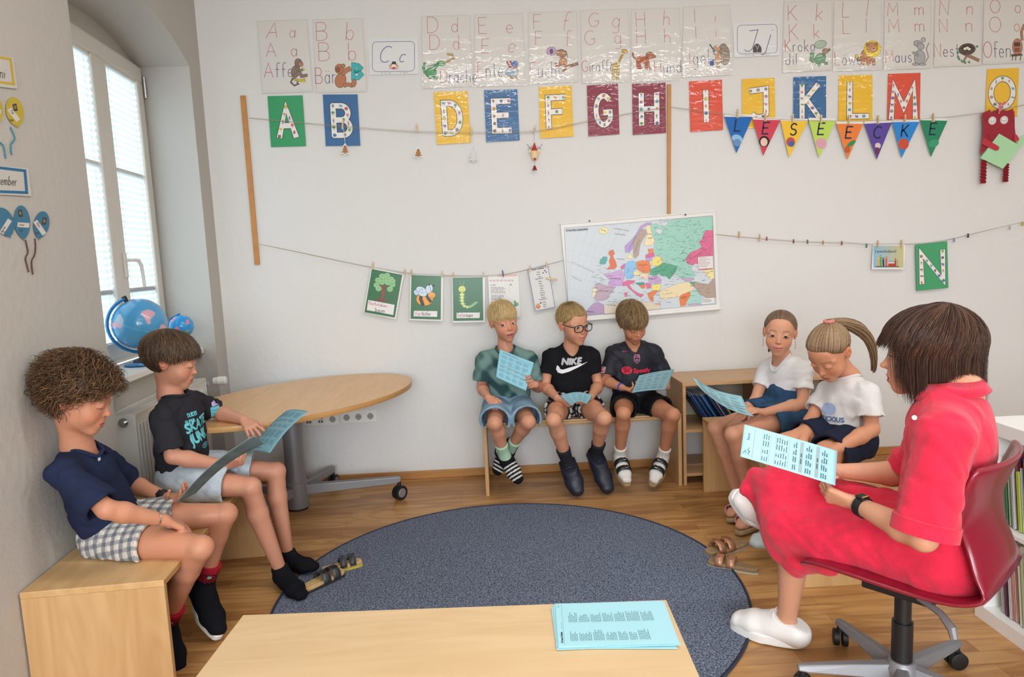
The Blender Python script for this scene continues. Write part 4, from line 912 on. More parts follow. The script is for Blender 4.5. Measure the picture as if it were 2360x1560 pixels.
# lines of twine
def twine(pts, label, sag=.006):
    root = None; P = [onwall(x, y, .032) for x, y in pts]
    def sm(P, dz):
        out = []
        for i in range(len(P)-1):
            p0, p1, p2, p3 = P[max(i-1, 0)], P[i], P[i+1], P[min(i+2, len(P)-1)]
            for k in range(6):
                t = k/6; out.append(.5*((2*p1)+(p2-p0)*t+(2*p0-5*p1+4*p2-p3)*t*t+(3*p1-p0-3*p2+p3)*t**3))
        out.append(P[-1]); n = len(out)
        return [q+Vector((0, 0, -dz*sin(pi*i/(n-1)))) for i, q in enumerate(out)]
    b = MB(); b.tube(sm(P, 0), .001, 5); b.tube(sm([p+Vector((0, .012, -.001)) for p in P], sag), .001, 5)
    tag(b.build('twine_line', M_TWINE), label, 'string')
twine([(573, 271), (705, 283), (831, 293.6), (959, 302), (1094, 304), (1227, 302), (1321, 285), (1426, 265), (1536, 246)], 'double twine line with the ornaments, strung between the two rods')
twine([(1546, 246), (1640, 258), (1735, 270), (1864, 277.6), (1991, 278), (2119, 274.6), (2265, 259), (2380, 237)], 'double twine line carrying the row of pennants')
twine([(596, 562), (690, 581), (780, 600), (855.5, 615), (940, 628.6), (1020, 634), (1118.6, 635), (1169, 630.5), (1219, 620), (1300, 600)], 'double twine line carrying the three green cards')
twine([(1650, 540), (1751, 549), (1850, 556), (1960, 559), (2011, 562), (2109, 561), (2170, 555), (2231, 541.5), (2380, 506)], 'double twine line to the right of the map')
# clothes pegs
peg_mats = {'wood': M_PEG}
def peg(px, py, length, label, ang=0.0, col=None, grp='wooden clothes pegs on the twine lines', tiny=False):
    c = onwall(px, py, .034); m = M_PEG if col is None else mat('peg_'+col, col, .45); L = length; w = L*.16
    R3 = Matrix.Rotation(ang, 3, 'Y'); t = empty('clothes_peg', c-Vector((0, 0, L/2)), label, 'clothes peg', grp)
    for k, s in enumerate((-1, 1)):
        b = MB(); P = [(-w/2, -L/2), (w/2, -L/2), (w/2, L/2), (-w/2, L/2)]
        q = c+Vector((0, -.005 if s < 0 else .005, 0)); R4 = R3 @ Matrix.Rotation(s*.07, 3, 'X'); b.box(q, (w, .006, L), R4); b.build('peg_half', m, t, bevel=.0012)
    b = MB(); b.tube([c+R3 @ Vector((-w*.7, -.002, L*.08)), c+R3 @ Vector((w*.7, -.002, L*.08))], .0035, 8); b.build('spring', M_CHROME, t)
def pegc(cp, x, y0, y1, label, **k): peg(cp[0]+x/cp[2], cp[1]+(y0+y1)/2/cp[2], (y1-y0)/cp[2]/372, label, **k)
pegc(CA, 775, 932, 1003, 'clothes peg holding the tree ornament in front of the B card', ang=.12)
pegc(CA, 1350, 962, 1030, 'clothes peg holding the tree ornament between the B and D cards')
pegc(CA, 1775, 985, 1050, 'clothes peg holding the white tree ornament right of the D card')
pegc(CA, 2264, 972, 1034, 'tilted clothes peg holding the reindeer ornament', ang=.45)
for x, y0, y1, ch in ((198, 822, 882, 'blue L'), (407, 850, 908, 'red E'), (613, 864, 918, 'yellow S'), (827, 868, 924, 'light green E'), (1037, 870, 932, 'orange E'), (1258, 870, 928, 'violet C'), (1460, 866, 920, 'bright blue K'), (1675, 856, 914, 'dark green E')):
    pegc(CC, x, y0, y1+8, f'clothes peg on the {ch} pennant', ang=.05)
for x, y0, y1, l in ((347, 190, 262, 'first clothes peg on the tree card, at its upper left corner'), (668, 255, 322, 'clothes peg at the upper right corner of the tree card'), (732, 265, 332, 'clothes peg at the upper left corner of the bee card'), (1045, 277, 346, 'clothes peg at the upper right corner of the bee card'),
    (1155, 290, 356, 'clothes peg at the upper left corner of the caterpillar card'), (1458, 284, 350, 'clothes peg at the upper right corner of the caterpillar card'), (1928, 220, 296, 'clothes peg at the upper left corner of the name list'), (2096, 184, 250, 'clothes peg at the upper right corner of the name list')): pegc(CE, x, y0, y1, l, ang=.03)
pegc(CE, 1657, 272, 342, 'dark blue clothes peg holding the poem sheet', col='1d3f78', ang=-.12, grp='coloured clothes pegs')
pegc(CE, 2146, 300, 420, 'clothes peg clipped sideways on the edge of the name list', ang=-1.38)
for x, y0, y1, l in ((375, 314, 418, 'clothes peg at the left of the book picture card'), (697, 308, 414, 'clothes peg at the right of the book picture card')): pegc(CN, x, y0, y1, l, ang=.03)
for x, l in ((1704, 'first clothes peg on the twine right of the map'), (1751, 'second clothes peg on the twine right of the map')): peg(x, 541+(x-1704)*.13, .045, l)
for x, y, c, c_, w_ in ((1767, 550, 'b8404a', 'red', 'just right of the second wooden peg'), (1829, 556, '8f3040', 'dark red', 'between the map and the book picture card'), (1861, 557, '3f7a55', 'green', 'between the map and the book picture card'), (1897, 559, 'c8903f', 'orange', 'between the map and the book picture card'), (1940, 560, 'a04a4a', 'brick red', 'a little left of the book picture card'), (1997, 566, '3f7a66', 'dark green', 'touching the left of the book picture card'), (2199, 553, '8f9fd0', 'pale violet', 'just right of the green N card'), (2231, 543, '2a2a30', 'black', 'right of the green N card'), (2328, 525, 'c8c8c0', 'white', 'far right of the green N card'), (2357, 516, 'c8b04a', 'yellow', 'at the picture edge right of the green N card')):
    peg(x, y, .026, f'tiny {c_} peg on the twine {w_}', col=c, grp='tiny coloured pegs')

# pennants
def pennant(co, ch, col, cname, blobs):
    mp = crop(*CC, .026); (x0, y0), (x1, y1), (x2, y2) = co
    t = empty('pennant', mp(x2, y2), f'{cname} paper pennant with the letter {ch} on the twine', 'pennant', 'row of letter pennants')
    b = MB(); P = [mp(x0, y0-19), mp(x1, y1-19), mp(x1, y1), mp(x2, y2), mp(x0, y0)]; Q = [p+Vector((0, .0008, 0)) for p in P]
    b.add(P+Q, [(0, 1, 2, 3, 4), (9, 8, 7, 6, 5)]+[(i, i+5, (i+1) % 5+5, (i+1) % 5) for i in range(5)], hx('e6e3de')); b.build('flag', M_PRINT, t, cols=True)
    a = Art(lambda x, y, h: mp(x, y, h), h0=3e-4); a.poly([(x0, y0), (x1, y1), (x2, y2)], col); cx = (x0+x1)/2
    for bx_, by_, rx, ry, c, r in blobs: a.ell(x2+bx_, by_+y0, rx, ry, c, r)
    w = _GL[ch][0]; a.text(ch, cx-w*42-8, y0+108, 86, '1f2a44', w=11, slant=.15); a.build('printed_letter', M_PRINT, t)
PC = [([(97, 882), (310, 884), (188, 1157)], 'L', '2268b4', 'blue', [(5, 165, 42, 30, '8fc0e0', 20), (5, 195, 28, 28, '6a8fc0', 0)]),
 ([(312, 903), (520, 908), (390, 1177)], 'E', 'cf4456', 'red', [(8, 165, 40, 42, '2a2226', 0), (6, 170, 27, 32, 'e6c3b3', 0)]),
 ([(522, 912), (727, 916), (585, 1192)], 'S', 'eec23a', 'yellow', [(12, 160, 34, 36, 'c0505a', 0), (18, 175, 22, 22, '4a62a8', 0)]),
 ([(733, 908), (937, 912), (812, 1195)], 'E', 'bcd861', 'light green', [(15, 175, 42, 40, 'd9a0b0', 0)]),
 ([(943, 935), (1147, 935), (1025, 1207)], 'E', 'e8823f', 'orange', [(30, 150, 40, 16, '3f8a55', -35), (0, 195, 22, 26, 'c05a35', 0)]),
 ([(1153, 935), (1363, 925), (1248, 1205)], 'C', '5d4a9c', 'violet', [(8, 165, 22, 22, 'd8c8c0', 0), (4, 205, 18, 28, '6a3558', 0)]),
 ([(1365, 922), (1570, 920), (1435, 1195)], 'K', '2f86d2', 'bright blue', [(15, 165, 40, 42, 'c8503a', 0)]),
 ([(1577, 908), (1782, 912), (1657, 1188)], 'E', '2a8560', 'dark green', [(20, 175, 42, 28, '3f9a70', -20)])]
for co, ch, c, n_, bl in PC: pennant(co, ch, c, n_, bl)

# ornaments
def tree_orn(x, y, top, label, col, rim):
    mp = crop(*CA, .03); t = empty('tree_ornament', mp(x, y+48), label, 'ornament', 'paper fir tree ornaments')
    O = [(0, -50), (22, -22), (13, -22), (30, 4), (18, 4), (38, 32), (7, 32), (7, 44), (-7, 44), (-7, 32), (-38, 32), (-18, 4), (-30, 4), (-13, -22), (-22, -22)]
    def put(sc, d0, d1, name, c):
        b = MB(); P = [mp(x+p[0]*sc, y+p[1]*sc, d0) for p in O]; Q = [mp(x+p[0]*sc, y+p[1]*sc, d1) for p in O]; n = len(O)
        T = tessellate_polygon([[Vector((p[0], p[1], 0)) for p in O]])
        b.add(P+Q, [tuple(f) for f in T]+[tuple(i+n for i in f[::-1]) for f in T]+[(i, i+n, (i+1) % n+n, (i+1) % n) for i in range(n)]); b.build(name, mat('orn_'+c, c, .6), t)
    put(1, 0, .004, 'white_tree', rim); 
    if col: put(.76, .004, .0065, 'wooden_tree', col)
    b = MB(); 
    for d in (-4, 4): b.tube([mp(x-d*.2, y-48), mp(x+d+(top[0]-x)*.6, (y-48)*.4+top[1]*.6), mp(*top)], .0008, 5)
    b.build('ribbon', mat('white_ribbon', 'eeeeec', .6), t)
tree_orn(793, 1162, (782, 1000), 'brown and white fir tree ornament hanging in front of the B card', 'a4713f', 'f2f0ec')
tree_orn(1362, 1188, (1355, 1030), 'brown and white fir tree ornament hanging between the B and D cards', 'a4713f', 'f2f0ec')
tree_orn(1790, 1216, (1780, 1045), 'all-white fir tree ornament hanging right of the D card', None, 'd3d1cd')
mp = crop(*CA, .035); t = empty('reindeer_ornament', mp(2266, 1325), 'small wooden reindeer head ornament with a red hat and a bell', 'ornament')
sc_ = 1/(3.3714*372)
b = MB(); hc = mp(2266, 1205); b.ell(hc, (28*sc_, .012, 42*sc_)); b.ell(hc+Vector((0, 0, .022)), (24*sc_, .012, 24*sc_)); b.build('head', mat('orn_cream', 'e3c795', .5), t, smooth=True)
for s in (-1, 1):
    b = MB(); b.ell(mp(2266+s*36, 1180), (15*sc_, .003, 8*sc_)); b.build('ear', _M['orn_cream'], t, smooth=True)
    b = MB(); b.tube([mp(2266+s*10, 1160), mp(2266+s*38, 1148), mp(2266+s*60, 1118)], .0014, 6); b.tube([mp(2266+s*35, 1149), mp(2266+s*52, 1160)], .0012, 6); b.tube([mp(2266+s*28, 1150), mp(2266+s*22, 1132)], .0012, 6); b.build('antler', mat('antler_dark', '2f2420', .6), t)
b = MB(); b.tube([mp(2264, 1170), mp(2264, 1108)], [24*sc_, .002], 14); b.build('hat', mat('orn_red', 'b52a30', .5), t, smooth=True)
b = MB(); b.ell(mp(2268, 1235, .012), 10*sc_); b.build('nose', _M['orn_red'], t, smooth=True)
b = MB(); c = mp(2267, 1322); b.lathe([(22*sc_, 0), (19*sc_, .004), (13*sc_, .012), (9*sc_, .024), (.001, .03)], c, 16); b.build('bell', mat('bell_red', 'a32c38', .3, metal=.4), t, smooth=True)
b = MB(); b.tube([mp(2262, 1100), mp(2262, 1050), mp(2254, 1000)], .0012, 5); b.tube([mp(2266, 1260), mp(2266, 1285)], .001, 5); b.build('cord', M_TWINE, t)

# hanging puppet with folded paper legs
mp = crop(*CK, .036); t = empty('paper_monster', mp(620, 1480), 'dark red paper monster puppet with closed eyes holding a green sheet', 'puppet')
def slab(P, d, name, m, th=.002):
    b = MB(); n = len(P); T = tessellate_polygon([[Vector((x, y, 0)) for x, y in P]])
    b.add([mp(x, y, d+th) for x, y in P]+[mp(x, y, d) for x, y in P], [tuple(f) for f in T]+[tuple(i+n for i in f[::-1]) for f in T]+[(i, i+n, (i+1) % n+n, (i+1) % n) for i in range(n)])
    return b.build(name, m, t)
MM = mat('red_card', '97202f', .75, var=.06, vscale=9); MM2 = mat('red_card_light', 'b8303c', .75)
slab([(432, 632), (470, 612), (532, 585), (535, 622), (590, 590), (600, 612), (622, 565), (640, 612), (690, 590), (735, 600), (808, 572), (808, 602), (822, 604), (826, 800), (835, 880), (838, 1000), (560, 1030), (500, 1040), (408, 1135), (440, 930), (445, 760)], 0, 'body', MM, .012)
for x, y in ((555, 718), (697, 710)):
    b = MB(); e0 = mp(x, y, .013); b.tube([e0, e0+Vector((0, -.0015, 0))], 48/(5.2*372), 28); e = b.build('eye', mat('eye_paper', 'e6e2de', .7), t)
    a = Art(lambda X, Y, h: mp(X, Y, h), h0=.0148); a.stroke([(x+36*cos(i*pi/12), y+38*sin(i*pi/12)) for i in range(25)], 3, '2a2a2a', closed=True); a.stroke([(x-22, y-2), (x-8, y+12), (x+10, y+12), (x+22, y+0)], 4, '2a2a2a'); a.build('drawn_lid', M_PRINT, e)
a = Art(lambda X, Y, h: mp(X, Y, h), h0=.0125); a.stroke([(610, 825), (625, 810), (640, 810), (652, 825)], 4, '5a1420'); a.stroke([(490, 890), (515, 880), (512, 915), (530, 945), (570, 965)], 4, '5a1420'); a.stroke([(450, 722), (480, 708), (515, 712)], 3, '5a1420'); a.stroke([(590, 712), (640, 715)], 3, '5a1420'); a.stroke([(750, 715), (790, 712), (822, 722)], 3, '5a1420'); a.build('drawn_face', M_PRINT, t)
slab([(638, 872), (900, 1025), (685, 1295), (412, 1165)], .016, 'green_sheet', mat('green_paper', 'a9d8a8', .7), .0012)
slab([(905, 1025), (858, 1000), (860, 975), (936, 875), (936, 985)], .014, 'green_sheet', _M['green_paper'], .0012)
slab([(445, 918), (530, 965), (600, 1005), (645, 1035), (628, 1040), (645, 1048), (628, 1055), (640, 1066), (600, 1078), (505, 1035), (430, 995)], .02, 'paper_arm', MM2)
slab([(820, 880), (850, 885), (877, 930), (868, 965), (812, 952)], .018, 'paper_arm', MM2)
for x0, y0, x1, y1, w in ((455, 1190, 445, 1470, 68), (725, 1230, 712, 1452, 66)):
    b = MB(); n = 14; V = []
    for i in range(n+1):
        x = x0+(x1-x0)*i/n; y = y0+(y1-y0)*i/n; sh = 7 if i % 2 else -7; d = .0 if i % 2 else .014
        V += [mp(x-w/2+sh, y, d), mp(x+w/2+sh, y, d)]
    b.add(V, [(2*i, 2*i+1, 2*i+3, 2*i+2) for i in range(n)]); b.build('folded_leg', MM, t, solid=.001, fix=False)
b = MB(); b.tube([mp(632, 640, .02), mp(660, 560, .03), mp(705, 505, .03)], .004, 8); b.tube([mp(632, 640, .02), mp(640, 575, .03), mp(650, 515, .03)], .004, 8); b.tube([mp(697, 500, .03), mp(713, 512, .03)], .007, 8); b.tube([mp(642, 512, .03), mp(658, 522, .03)], .007, 8); b.build('clip', mat('clip_pink', 'd86a72', .3), t, smooth=True)

# book picture card on the right
t, a = sheet(CN, [(305, 376), (742, 376), (728, 712), (288, 712)], 'e9e6e1', 'picture_card', 'small landscape card with a row of painted books and the word Leseeckedienst', 'card', base=.022, curl=.006)
for i in range(14):
    f = i/13; c = tuple(hx('8fbad2')[k]*(1-f)+hx('c9c08a')[k]*f for k in range(3)); x0 = 312+i*29.3; a._put([(x0, 390), (x0+29.6, 390), (x0+28.5, 692), (x0-1, 692)], [(0, 1, 2, 3)], c, False)
a.h += a.step; a.text('Leseeckedienst', 338, 484, 44, '22303a', w=5, sx=.80)
for x, y, w, h, c, r in ((370, 543, 24, 125, 'e0a83a', 0), (398, 522, 26, 146, '5aa352', 0), (432, 552, 24, 116, '2f3f6a', 6), (474, 540, 28, 130, 'd8604a', 0), (600, 562, 24, 110, 'a8503a', 0)): a.poly([(x+r*.0, y), (x+w, y), (x+w+r, y+h), (x+r, y+h)], c); a.poly([(x+2, y+14), (x+w-2, y+14), (x+w-2, y+20), (x+2, y+20)], 'e6dcc8')
a.rect(515, 596, 585, 614, '7fb0d0'); a.rect(510, 614, 592, 632, 'd8d4cc'); a.rect(515, 632, 600, 670, 'c03f3f'); a.rect(342, 668, 660, 678, '4a3526'); a.stroke([(640, 590), (640, 668)], 4, '4a3526'); a.build('painted_books', M_PRINT, t)

# green cards
def cardg(outer, inner, label, lab, words, pic):
    t, a = sheet(CE, outer, 'dcdad6', 'picture_card', label, 'card', 'green picture cards on the twine', base=.024, m=M_SATIN, curl=.006); a.poly(inner, '2f6b42'); pic(a); a.poly(lab, 'e6e3df')
    for txt, x, y, h, c, dx, sx, cols in words: a.text(txt, x, y, h, c, w=h*.11, dx=dx, sx=sx, cols=cols)
    a.build('printed_picture', M_SATIN, t)
def p_tree(a):
    limb(a, [(432, 590), (448, 520), (455, 440)], 34, '8a4a3a', o=4); limb(a, [(452, 470), (420, 420)], 14, '8a4a3a', o=4); limb(a, [(460, 450), (498, 405)], 16, '8a4a3a', o=4)
    for q in ([(440, 560), (400, 572), (372, 578)], [(445, 565), (480, 580), (492, 602)], [(440, 570), (438, 600)]): limb(a, q, 10, '8a4a3a', o=3)
    R = random.Random(2)
    for x, y in ((440, 335), (490, 328), (530, 365), (400, 375), (385, 425), (545, 420), (520, 465), (405, 460), (470, 365), (440, 395), (500, 400), (545, 385)): a.ell(x, y, 32, 28, '6fae72'); a.ell(x-3, y-3, 27, 23, '93c58d'); a.stroke([(x-12, y+4), (x-2, y-12), (x+8, y+5)], 3, '3f7a4c')
def p_bee(a):
    oe(a, 868, 565, 84, 66, 'eb9a1f', 0, ol='1d1d20'); a.stroke([(838, 508), (828, 560), (850, 622)], 34, '1d1d20'); a.stroke([(885, 518), (905, 560), (930, 590)], 30, '1d1d20')
    oe(a, 838, 488, 62, 42, 'c9d8e6', 35, ol='2a3a5a'); oe(a, 915, 462, 34, 46, 'c9d8e6', 10, ol='2a3a5a'); oe(a, 782, 500, 20, 28, 'b9cfe2', -30, ol='2a3a5a')
    a.stroke([(870, 500), (840, 500), (815, 490), (820, 465), (845, 462), (850, 482)], 3, '4a5a8a'); a.stroke([(940, 500), (925, 455), (912, 425)], 4, '1d1d20'); a.stroke([(948, 495), (952, 455), (962, 432)], 4, '1d1d20'); a.ell(912, 418, 12, 12, '1d1d20'); a.ell(962, 430, 14, 12, '1d1d20')
    oe(a, 940, 525, 36, 30, 'f0a52c', 0, ol='1d1d20'); a.stroke([(918, 530), (938, 543), (960, 530)], 3, '1d1d20'); a.ell(930, 516, 3, 3, '1d1d20'); a.ell(950, 514, 3, 3, '1d1d20')
def p_cat(a):
    P = [(1245, 520), (1245, 550), (1245, 580), (1252, 610), (1270, 635), (1300, 645), (1328, 640), (1350, 628), (1370, 614), (1388, 600)]
    a.stroke([(1238, 435), (1228, 405), (1222, 380)], 2, 'c9d98f'); a.stroke([(1252, 435), (1262, 405), (1265, 378)], 2, 'c9d98f')
    for i, (x, y) in enumerate(P):
        r = 24-i*1.3; a.stroke([(x-r-12, y-6), (x-r, y)], 3, 'a9cf8a'); a.stroke([(x+r+12, y-6), (x+r, y)], 3, 'a9cf8a'); a.ell(x, y, r, r*.85, '5f9a58'); a.ell(x, y, r-3, r*.85-3, ('d3dd86' if i < 6 else '93c77f'))
    a.ell(1245, 465, 37, 35, '7a9a4a'); a.ell(1245, 465, 34, 32, 'd9dd6e'); a.stroke([(1225, 470), (1235, 484), (1255, 484), (1266, 470)], 3, '4a6a2a'); a.ell(1234, 456, 4, 4, '3a5a2a'); a.ell(1256, 456, 4, 4, '3a5a2a')
PK = 'b0527a'; BK = '3a3a48'
cardg([(332, 240), (662, 316), (580, 770), (250, 700)], [(337, 262), (643, 320), (567, 752), (262, 697)], 'green card with a leafy tree and the words Buchstaben-baum', [(300, 573), (566, 622), (552, 725), (285, 675)],
      [('Buchstaben-', 305, 616, 34, PK, (1, .19), .86, None), ('baum', 370, 690, 40, BK, (1, .13), .9, None)], p_tree)
cardg([(722, 318), (1055, 322), (1052, 788), (718, 778)], [(735, 322), (1035, 332), (1030, 772), (727, 763)], 'green card with a striped bee and the word Wortkäfer', [(760, 682), (996, 686), (994, 744), (757, 738)],
      [('Wortkäfer', 768, 728, 38, BK, (1, .02), .78, [PK]*4+[BK]*5)], p_bee)
cardg([(1143, 342), (1475, 340), (1477, 797), (1148, 802)], [(1150, 348), (1452, 345), (1460, 780), (1157, 785)], 'green card with a caterpillar and the word Satzraupe', [(1190, 702), (1425, 700), (1422, 755), (1190, 757)],
      [('Satzraupe', 1198, 744, 38, BK, (1, -.01), .76, [PK]*4+[BK]*5)], p_cat)
t, a = sheet(CE, [(1507, 326), (1812, 316), (1835, 745), (1522, 742)], 'd8d5d0', 'poem_sheet', 'white poem sheet with a small green dragon behind the blond boy', 'sheet', base=.018, m=M_SATIN, curl=.005)
a.text('ich zer ler ech ich ech ler', 1522, 385, 20, 'b06a70', w=3, sx=.9); a.poly([(1600, 326), (1800, 318), (1800, 332), (1600, 336)], 'd98a70'); a.text('V ATI', 1533, 432, 15, '35302e', w=3); a.dashes(1535, 445, 1700, 512, 5, '7a5a5a', 5, .95, .4); a.dashes(1540, 525, 1690, 580, 4, '5a5a60', 6, .95, .4); a.dashes(1540, 590, 1800, 720, 8, '5a5a60', 8, .95, .35)
oe(a, 1785, 618, 16, 22, '3f9a5a', 10, 1.5); oe(a, 1775, 590, 10, 9, '3f9a5a', 0, 1.5); limb(a, [(1795, 632), (1812, 622), (1810, 600)], 6, '3f9a5a', o=2); a.stroke([(1720, 430), (1722, 500)], 1.5, '8a8a8a'); a.ell(1735, 420, 12, 6, '6a6a6a', 20); a.build('printed_poem', M_SATIN, t)
t, a = sheet(CE, [(1903, 264), (2112, 224), (2187, 648), (1983, 690)], 'dddbd8', 'name_list', 'narrow list of children names with a blue border hanging at the left of the map', 'sheet', base=.024, curl=.006)
a.stroke([(1908, 268), (2109, 230), (2181, 645), (1987, 684)], 4, '34508f', closed=True); dx = (1, -.18); a.text('Teacher Assistent', 1942, 278, 14, '2a2a30', w=3.2, dx=dx, sx=.95)
for i, n_ in enumerate(['Emil', 'Franzi', 'Anna', 'Maximilian B', 'Klara', 'Pauli', 'Emma', 'Hana', 'Clara', 'Susanna', 'Valerie', 'Bruno', 'Maximilian O', 'Luisa', 'Aurel', 'Felix']):
    x = 2018+i*4.6; y = 301+i*23; a.text(n_, x-len(n_)*4, y, 12, '3a3a42', w=2, dx=dx, sx=.95)
for x, y in ((2078, 278), (2060, 300), (2092, 292)): a.poly([(x+11*cos(k*pi/5+.3)*(1 if k % 2 == 0 else .4), y+11*sin(k*pi/5+.3)*(1 if k % 2 == 0 else .4)) for k in range(10)], '5a3f48')
oe(a, 2012, 640, 20, 22, 'd98a5a', 0, 1.5); oe(a, 2010, 625, 16, 14, 'e0a070', 0, 1.5); a.ell(2038, 604, 10, 7, '4a4a50'); a.build('printed_names', M_PRINT, t)

# map of Europe
t, a = sheet(CM, [(68, 270), (2130, 98), (2194, 1392), (192, 1568)], 'e4e2de', 'wall_map', 'large political map of Europe pinned on the wall above the boys', 'map', base=.012, m=M_SATIN, curl=.008)
sea = 'cfd6da'; a.poly([(118, 322), (2092, 155), (2140, 1333), (178, 1508)], sea)
for k in range(9): a.stroke([(130+k*110, 330-k*9), (180+k*120-k*k*9, 700+k*20), (190-k*10, 1100+k*30)][:2] if k > 6 else [(330+k*115, 305-k*10), (230+k*90, 700), (185+k*55, 1150)], 1.5, 'aab4b8')
for k in range(6): a.stroke([(130, 420+k*170), (500, 560+k*160), (900, 640+k*150)], 1.5, 'aab4b8')
def C(col, s):
    P = [tuple(map(float, q.split(','))) for q in s.split()]
    a.poly(P, col); a.stroke(P, 2.2, '6f7a80', closed=True)
C('9fd0bf', '1262,275 1340,262 1420,300 1450,310 1480,230 1600,205 2092,165 2098,350 2010,350 1970,400 1955,470 1910,500 1950,570 1890,610 1790,650 1735,740 1760,800 1830,815 1810,870 1860,950 1820,1000 1700,1010 1640,960 1590,930 1620,830 1560,810 1440,770 1400,700 1340,690 1310,600 1320,520 1290,440')
C(sea, '1330,340 1400,330 1430,360 1400,400 1350,385')
C(sea, '1400,250 1500,215 1490,270 1450,320 1425,300')
C('dd6b93', '2098,350 2010,350 1975,400 1955,470 1910,500 1950,570 1890,610 1790,650 1735,740 1760,800 1830,815 1870,790 1900,800 1905,880 2108,870')
C('f1dfa0', '1960,885 2108,860 2115,990 2065,1010 2010,940')
C('b39e8e', '2115,985 2135,1245 2010,1250 1920,1200 1870,1130 1820,1070 1870,1035 1960,1060 2040,1065 2070,1030')
C('a9d4cb', '1790,1150 1880,1150 1960,1250 1945,1340 1780,1345 1740,1310 1760,1230')
C('e88046', '1665,1215 1795,1165 1800,1220 1740,1310 1740,1350 1665,1365 1650,1260')
C('c8a8c8', '1760,1335 1900,1320 1940,1345 1760,1352')
C('ecd9ae', '1375,1165 1500,1110 1640,1060 1770,1035 1830,1080 1840,1140 1790,1165 1690,1205 1640,1240 1540,1255 1460,1280 1400,1250')
C('c5a5cd', '1685,985 1780,985 1850,1000 1800,1030 1720,1025')
C('58a783', '1790,1035 1870,1040 1840,1070 1800,1062')
C('58a783', '1262,870 1330,840 1440,780 1560,812 1620,830 1600,900 1560,950 1520,1005 1470,960 1420,960 1380,930 1330,960 1255,940')
C('eedb75', '1290,740 1360,690 1410,720 1425,780 1370,830 1280,820')
C('e88046', '1080,770 1160,750 1250,760 1270,830 1262,900 1220,935 1150,905 1100,880 1075,830')
C('8fc0e6', '930,800 970,765 1030,755 1075,780 1080,860 1040,900 1060,950 1020,990 950,1000 920,940 915,870')
C('eedb9a', '1035,905 1100,890 1150,910 1110,950 1050,950')
C('d96f9c', '870,830 925,790 925,850 880,880')
C('caa4d3', '640,930 740,920 820,890 880,880 920,940 915,1000 890,1050 900,1085 820,1090 770,1110 700,1080 720,1010')
C('bfa5b5', '520,1070 600,1060 720,1100 800,1110 740,1180 700,1260 640,1285 540,1290 510,1240 560,1150')
C('efe2b8', '500,1110 545,1120 560,1150 515,1240 485,1245')
C('b89ac0', '410,1430 500,1330 560,1300 640,1340 650,1460 400,1485')
C('e3d6c6', '645,1345 800,1320 1000,1320 1000,1440 650,1470')
C('e0d0b8', '1000,1325 1240,1300 1400,1350 1400,1400 1000,1440')
C('df6f45', '720,625 770,610 790,660 765,690 800,760 820,830 790,865 680,875 730,820 715,760 735,700 705,660')
C('56a89c', '600,740 640,700 690,705 690,745 665,800 610,805 585,790')
C('eedfa2', '585,330 640,305 700,330 700,380 640,405 585,385')
C('b89ace', '925,560 1000,490 1060,420 1130,300 1200,255 1280,245 1270,280 1220,280 1150,330 1090,400 1040,500 1030,590 985,650 930,645')
C('b39e90', '1150,335 1200,340 1215,400 1170,460 1130,540 1120,600 1110,680 1060,725 1035,690 1040,500 1090,410')
C('efdcae', '1200,290 1265,280 1290,440 1325,480 1300,540 1210,560 1180,530 1205,450 1225,400')
C('efe2a8', '945,710 990,660 1030,700 1010,735')
C('e88046', '1230,600 1300,595 1310,650 1250,660')
C('d9648f', '1200,680 1250,655 1315,650 1325,700 1200,715')
C('c29ccd', '1200,715 1290,710 1280,755 1210,755')
C('efd6bd', '1110,930 1230,920 1250,980 1200,1000 1130,990')
C('caa2d0', '1240,970 1340,950 1400,985 1410,1050 1330,1065 1240,1040')
C('eedb75', '1280,1080 1400,1060 1400,1120 1380,1150 1290,1150')
C('e26a95', '895,1045 960,1015 1060,1020 1050,1050 980,1075 1030,1140 1110,1190 1180,1205 1140,1245 1090,1215 1000,1140 940,1080 905,1095')
C('e26a95', '920,1180 955,1175 960,1230 925,1235')
C('3f9a96', '1060,1050 1180,1040 1190,1070 1110,1080')
C('e88046', '1110,1080 1200,1070 1190,1120 1150,1125')
C('e26a95', '1200,1050 1270,1060 1270,1120 1220,1130')
C('e88046', '1225,1190 1290,1160 1370,1150 1330,1200 1300,1230 1310,1300 1270,1290 1240,1240')
C('d9a0a0', '1330,1325 1400,1318 1405,1338 1335,1345')
R = random.Random(8)
for i in range(330):
    x, y = (R.uniform(1300, 2080), R.uniform(220, 980)) if i < 150 else (R.uniform(480, 2080), R.uniform(820, 1320))
    if y > 1000 and x < 480: continue
    an = R.uniform(-.7, .15) if i < 150 else R.uniform(-.25, .1); L_ = R.uniform(18, 60); a.stroke([(x, y), (x+L_*cos(an), y+L_*sin(an))], 3, '59666c', bump=False)
for i in range(60): x, y = R.uniform(1350, 2080), R.uniform(200, 900); a.stroke([(x, y), (x+R.uniform(-60, 60), y+R.uniform(-60, 60)), (x+R.uniform(-90, 90), y+R.uniform(-70, 70))], 1.6, '5f9a88', bump=False)
a.h += a.step
C('e6dcda', '1895,705 2098,690 2105,855 1905,868'); a.dashes(1910, 715, 2090, 850, 7, '8a6a70', 4, .9, .25)
C('e6e4e2', '1940,1260 2118,1245 2122,1322 1948,1338'); a.dashes(1955, 1272, 2110, 1320, 3, '55555a', 5, .9, .35)
dx = (1, -.07)
a.font('STAATEN EUROPAS', 142, 368, 26, '33363c', dx, bold=1.2, width=292)
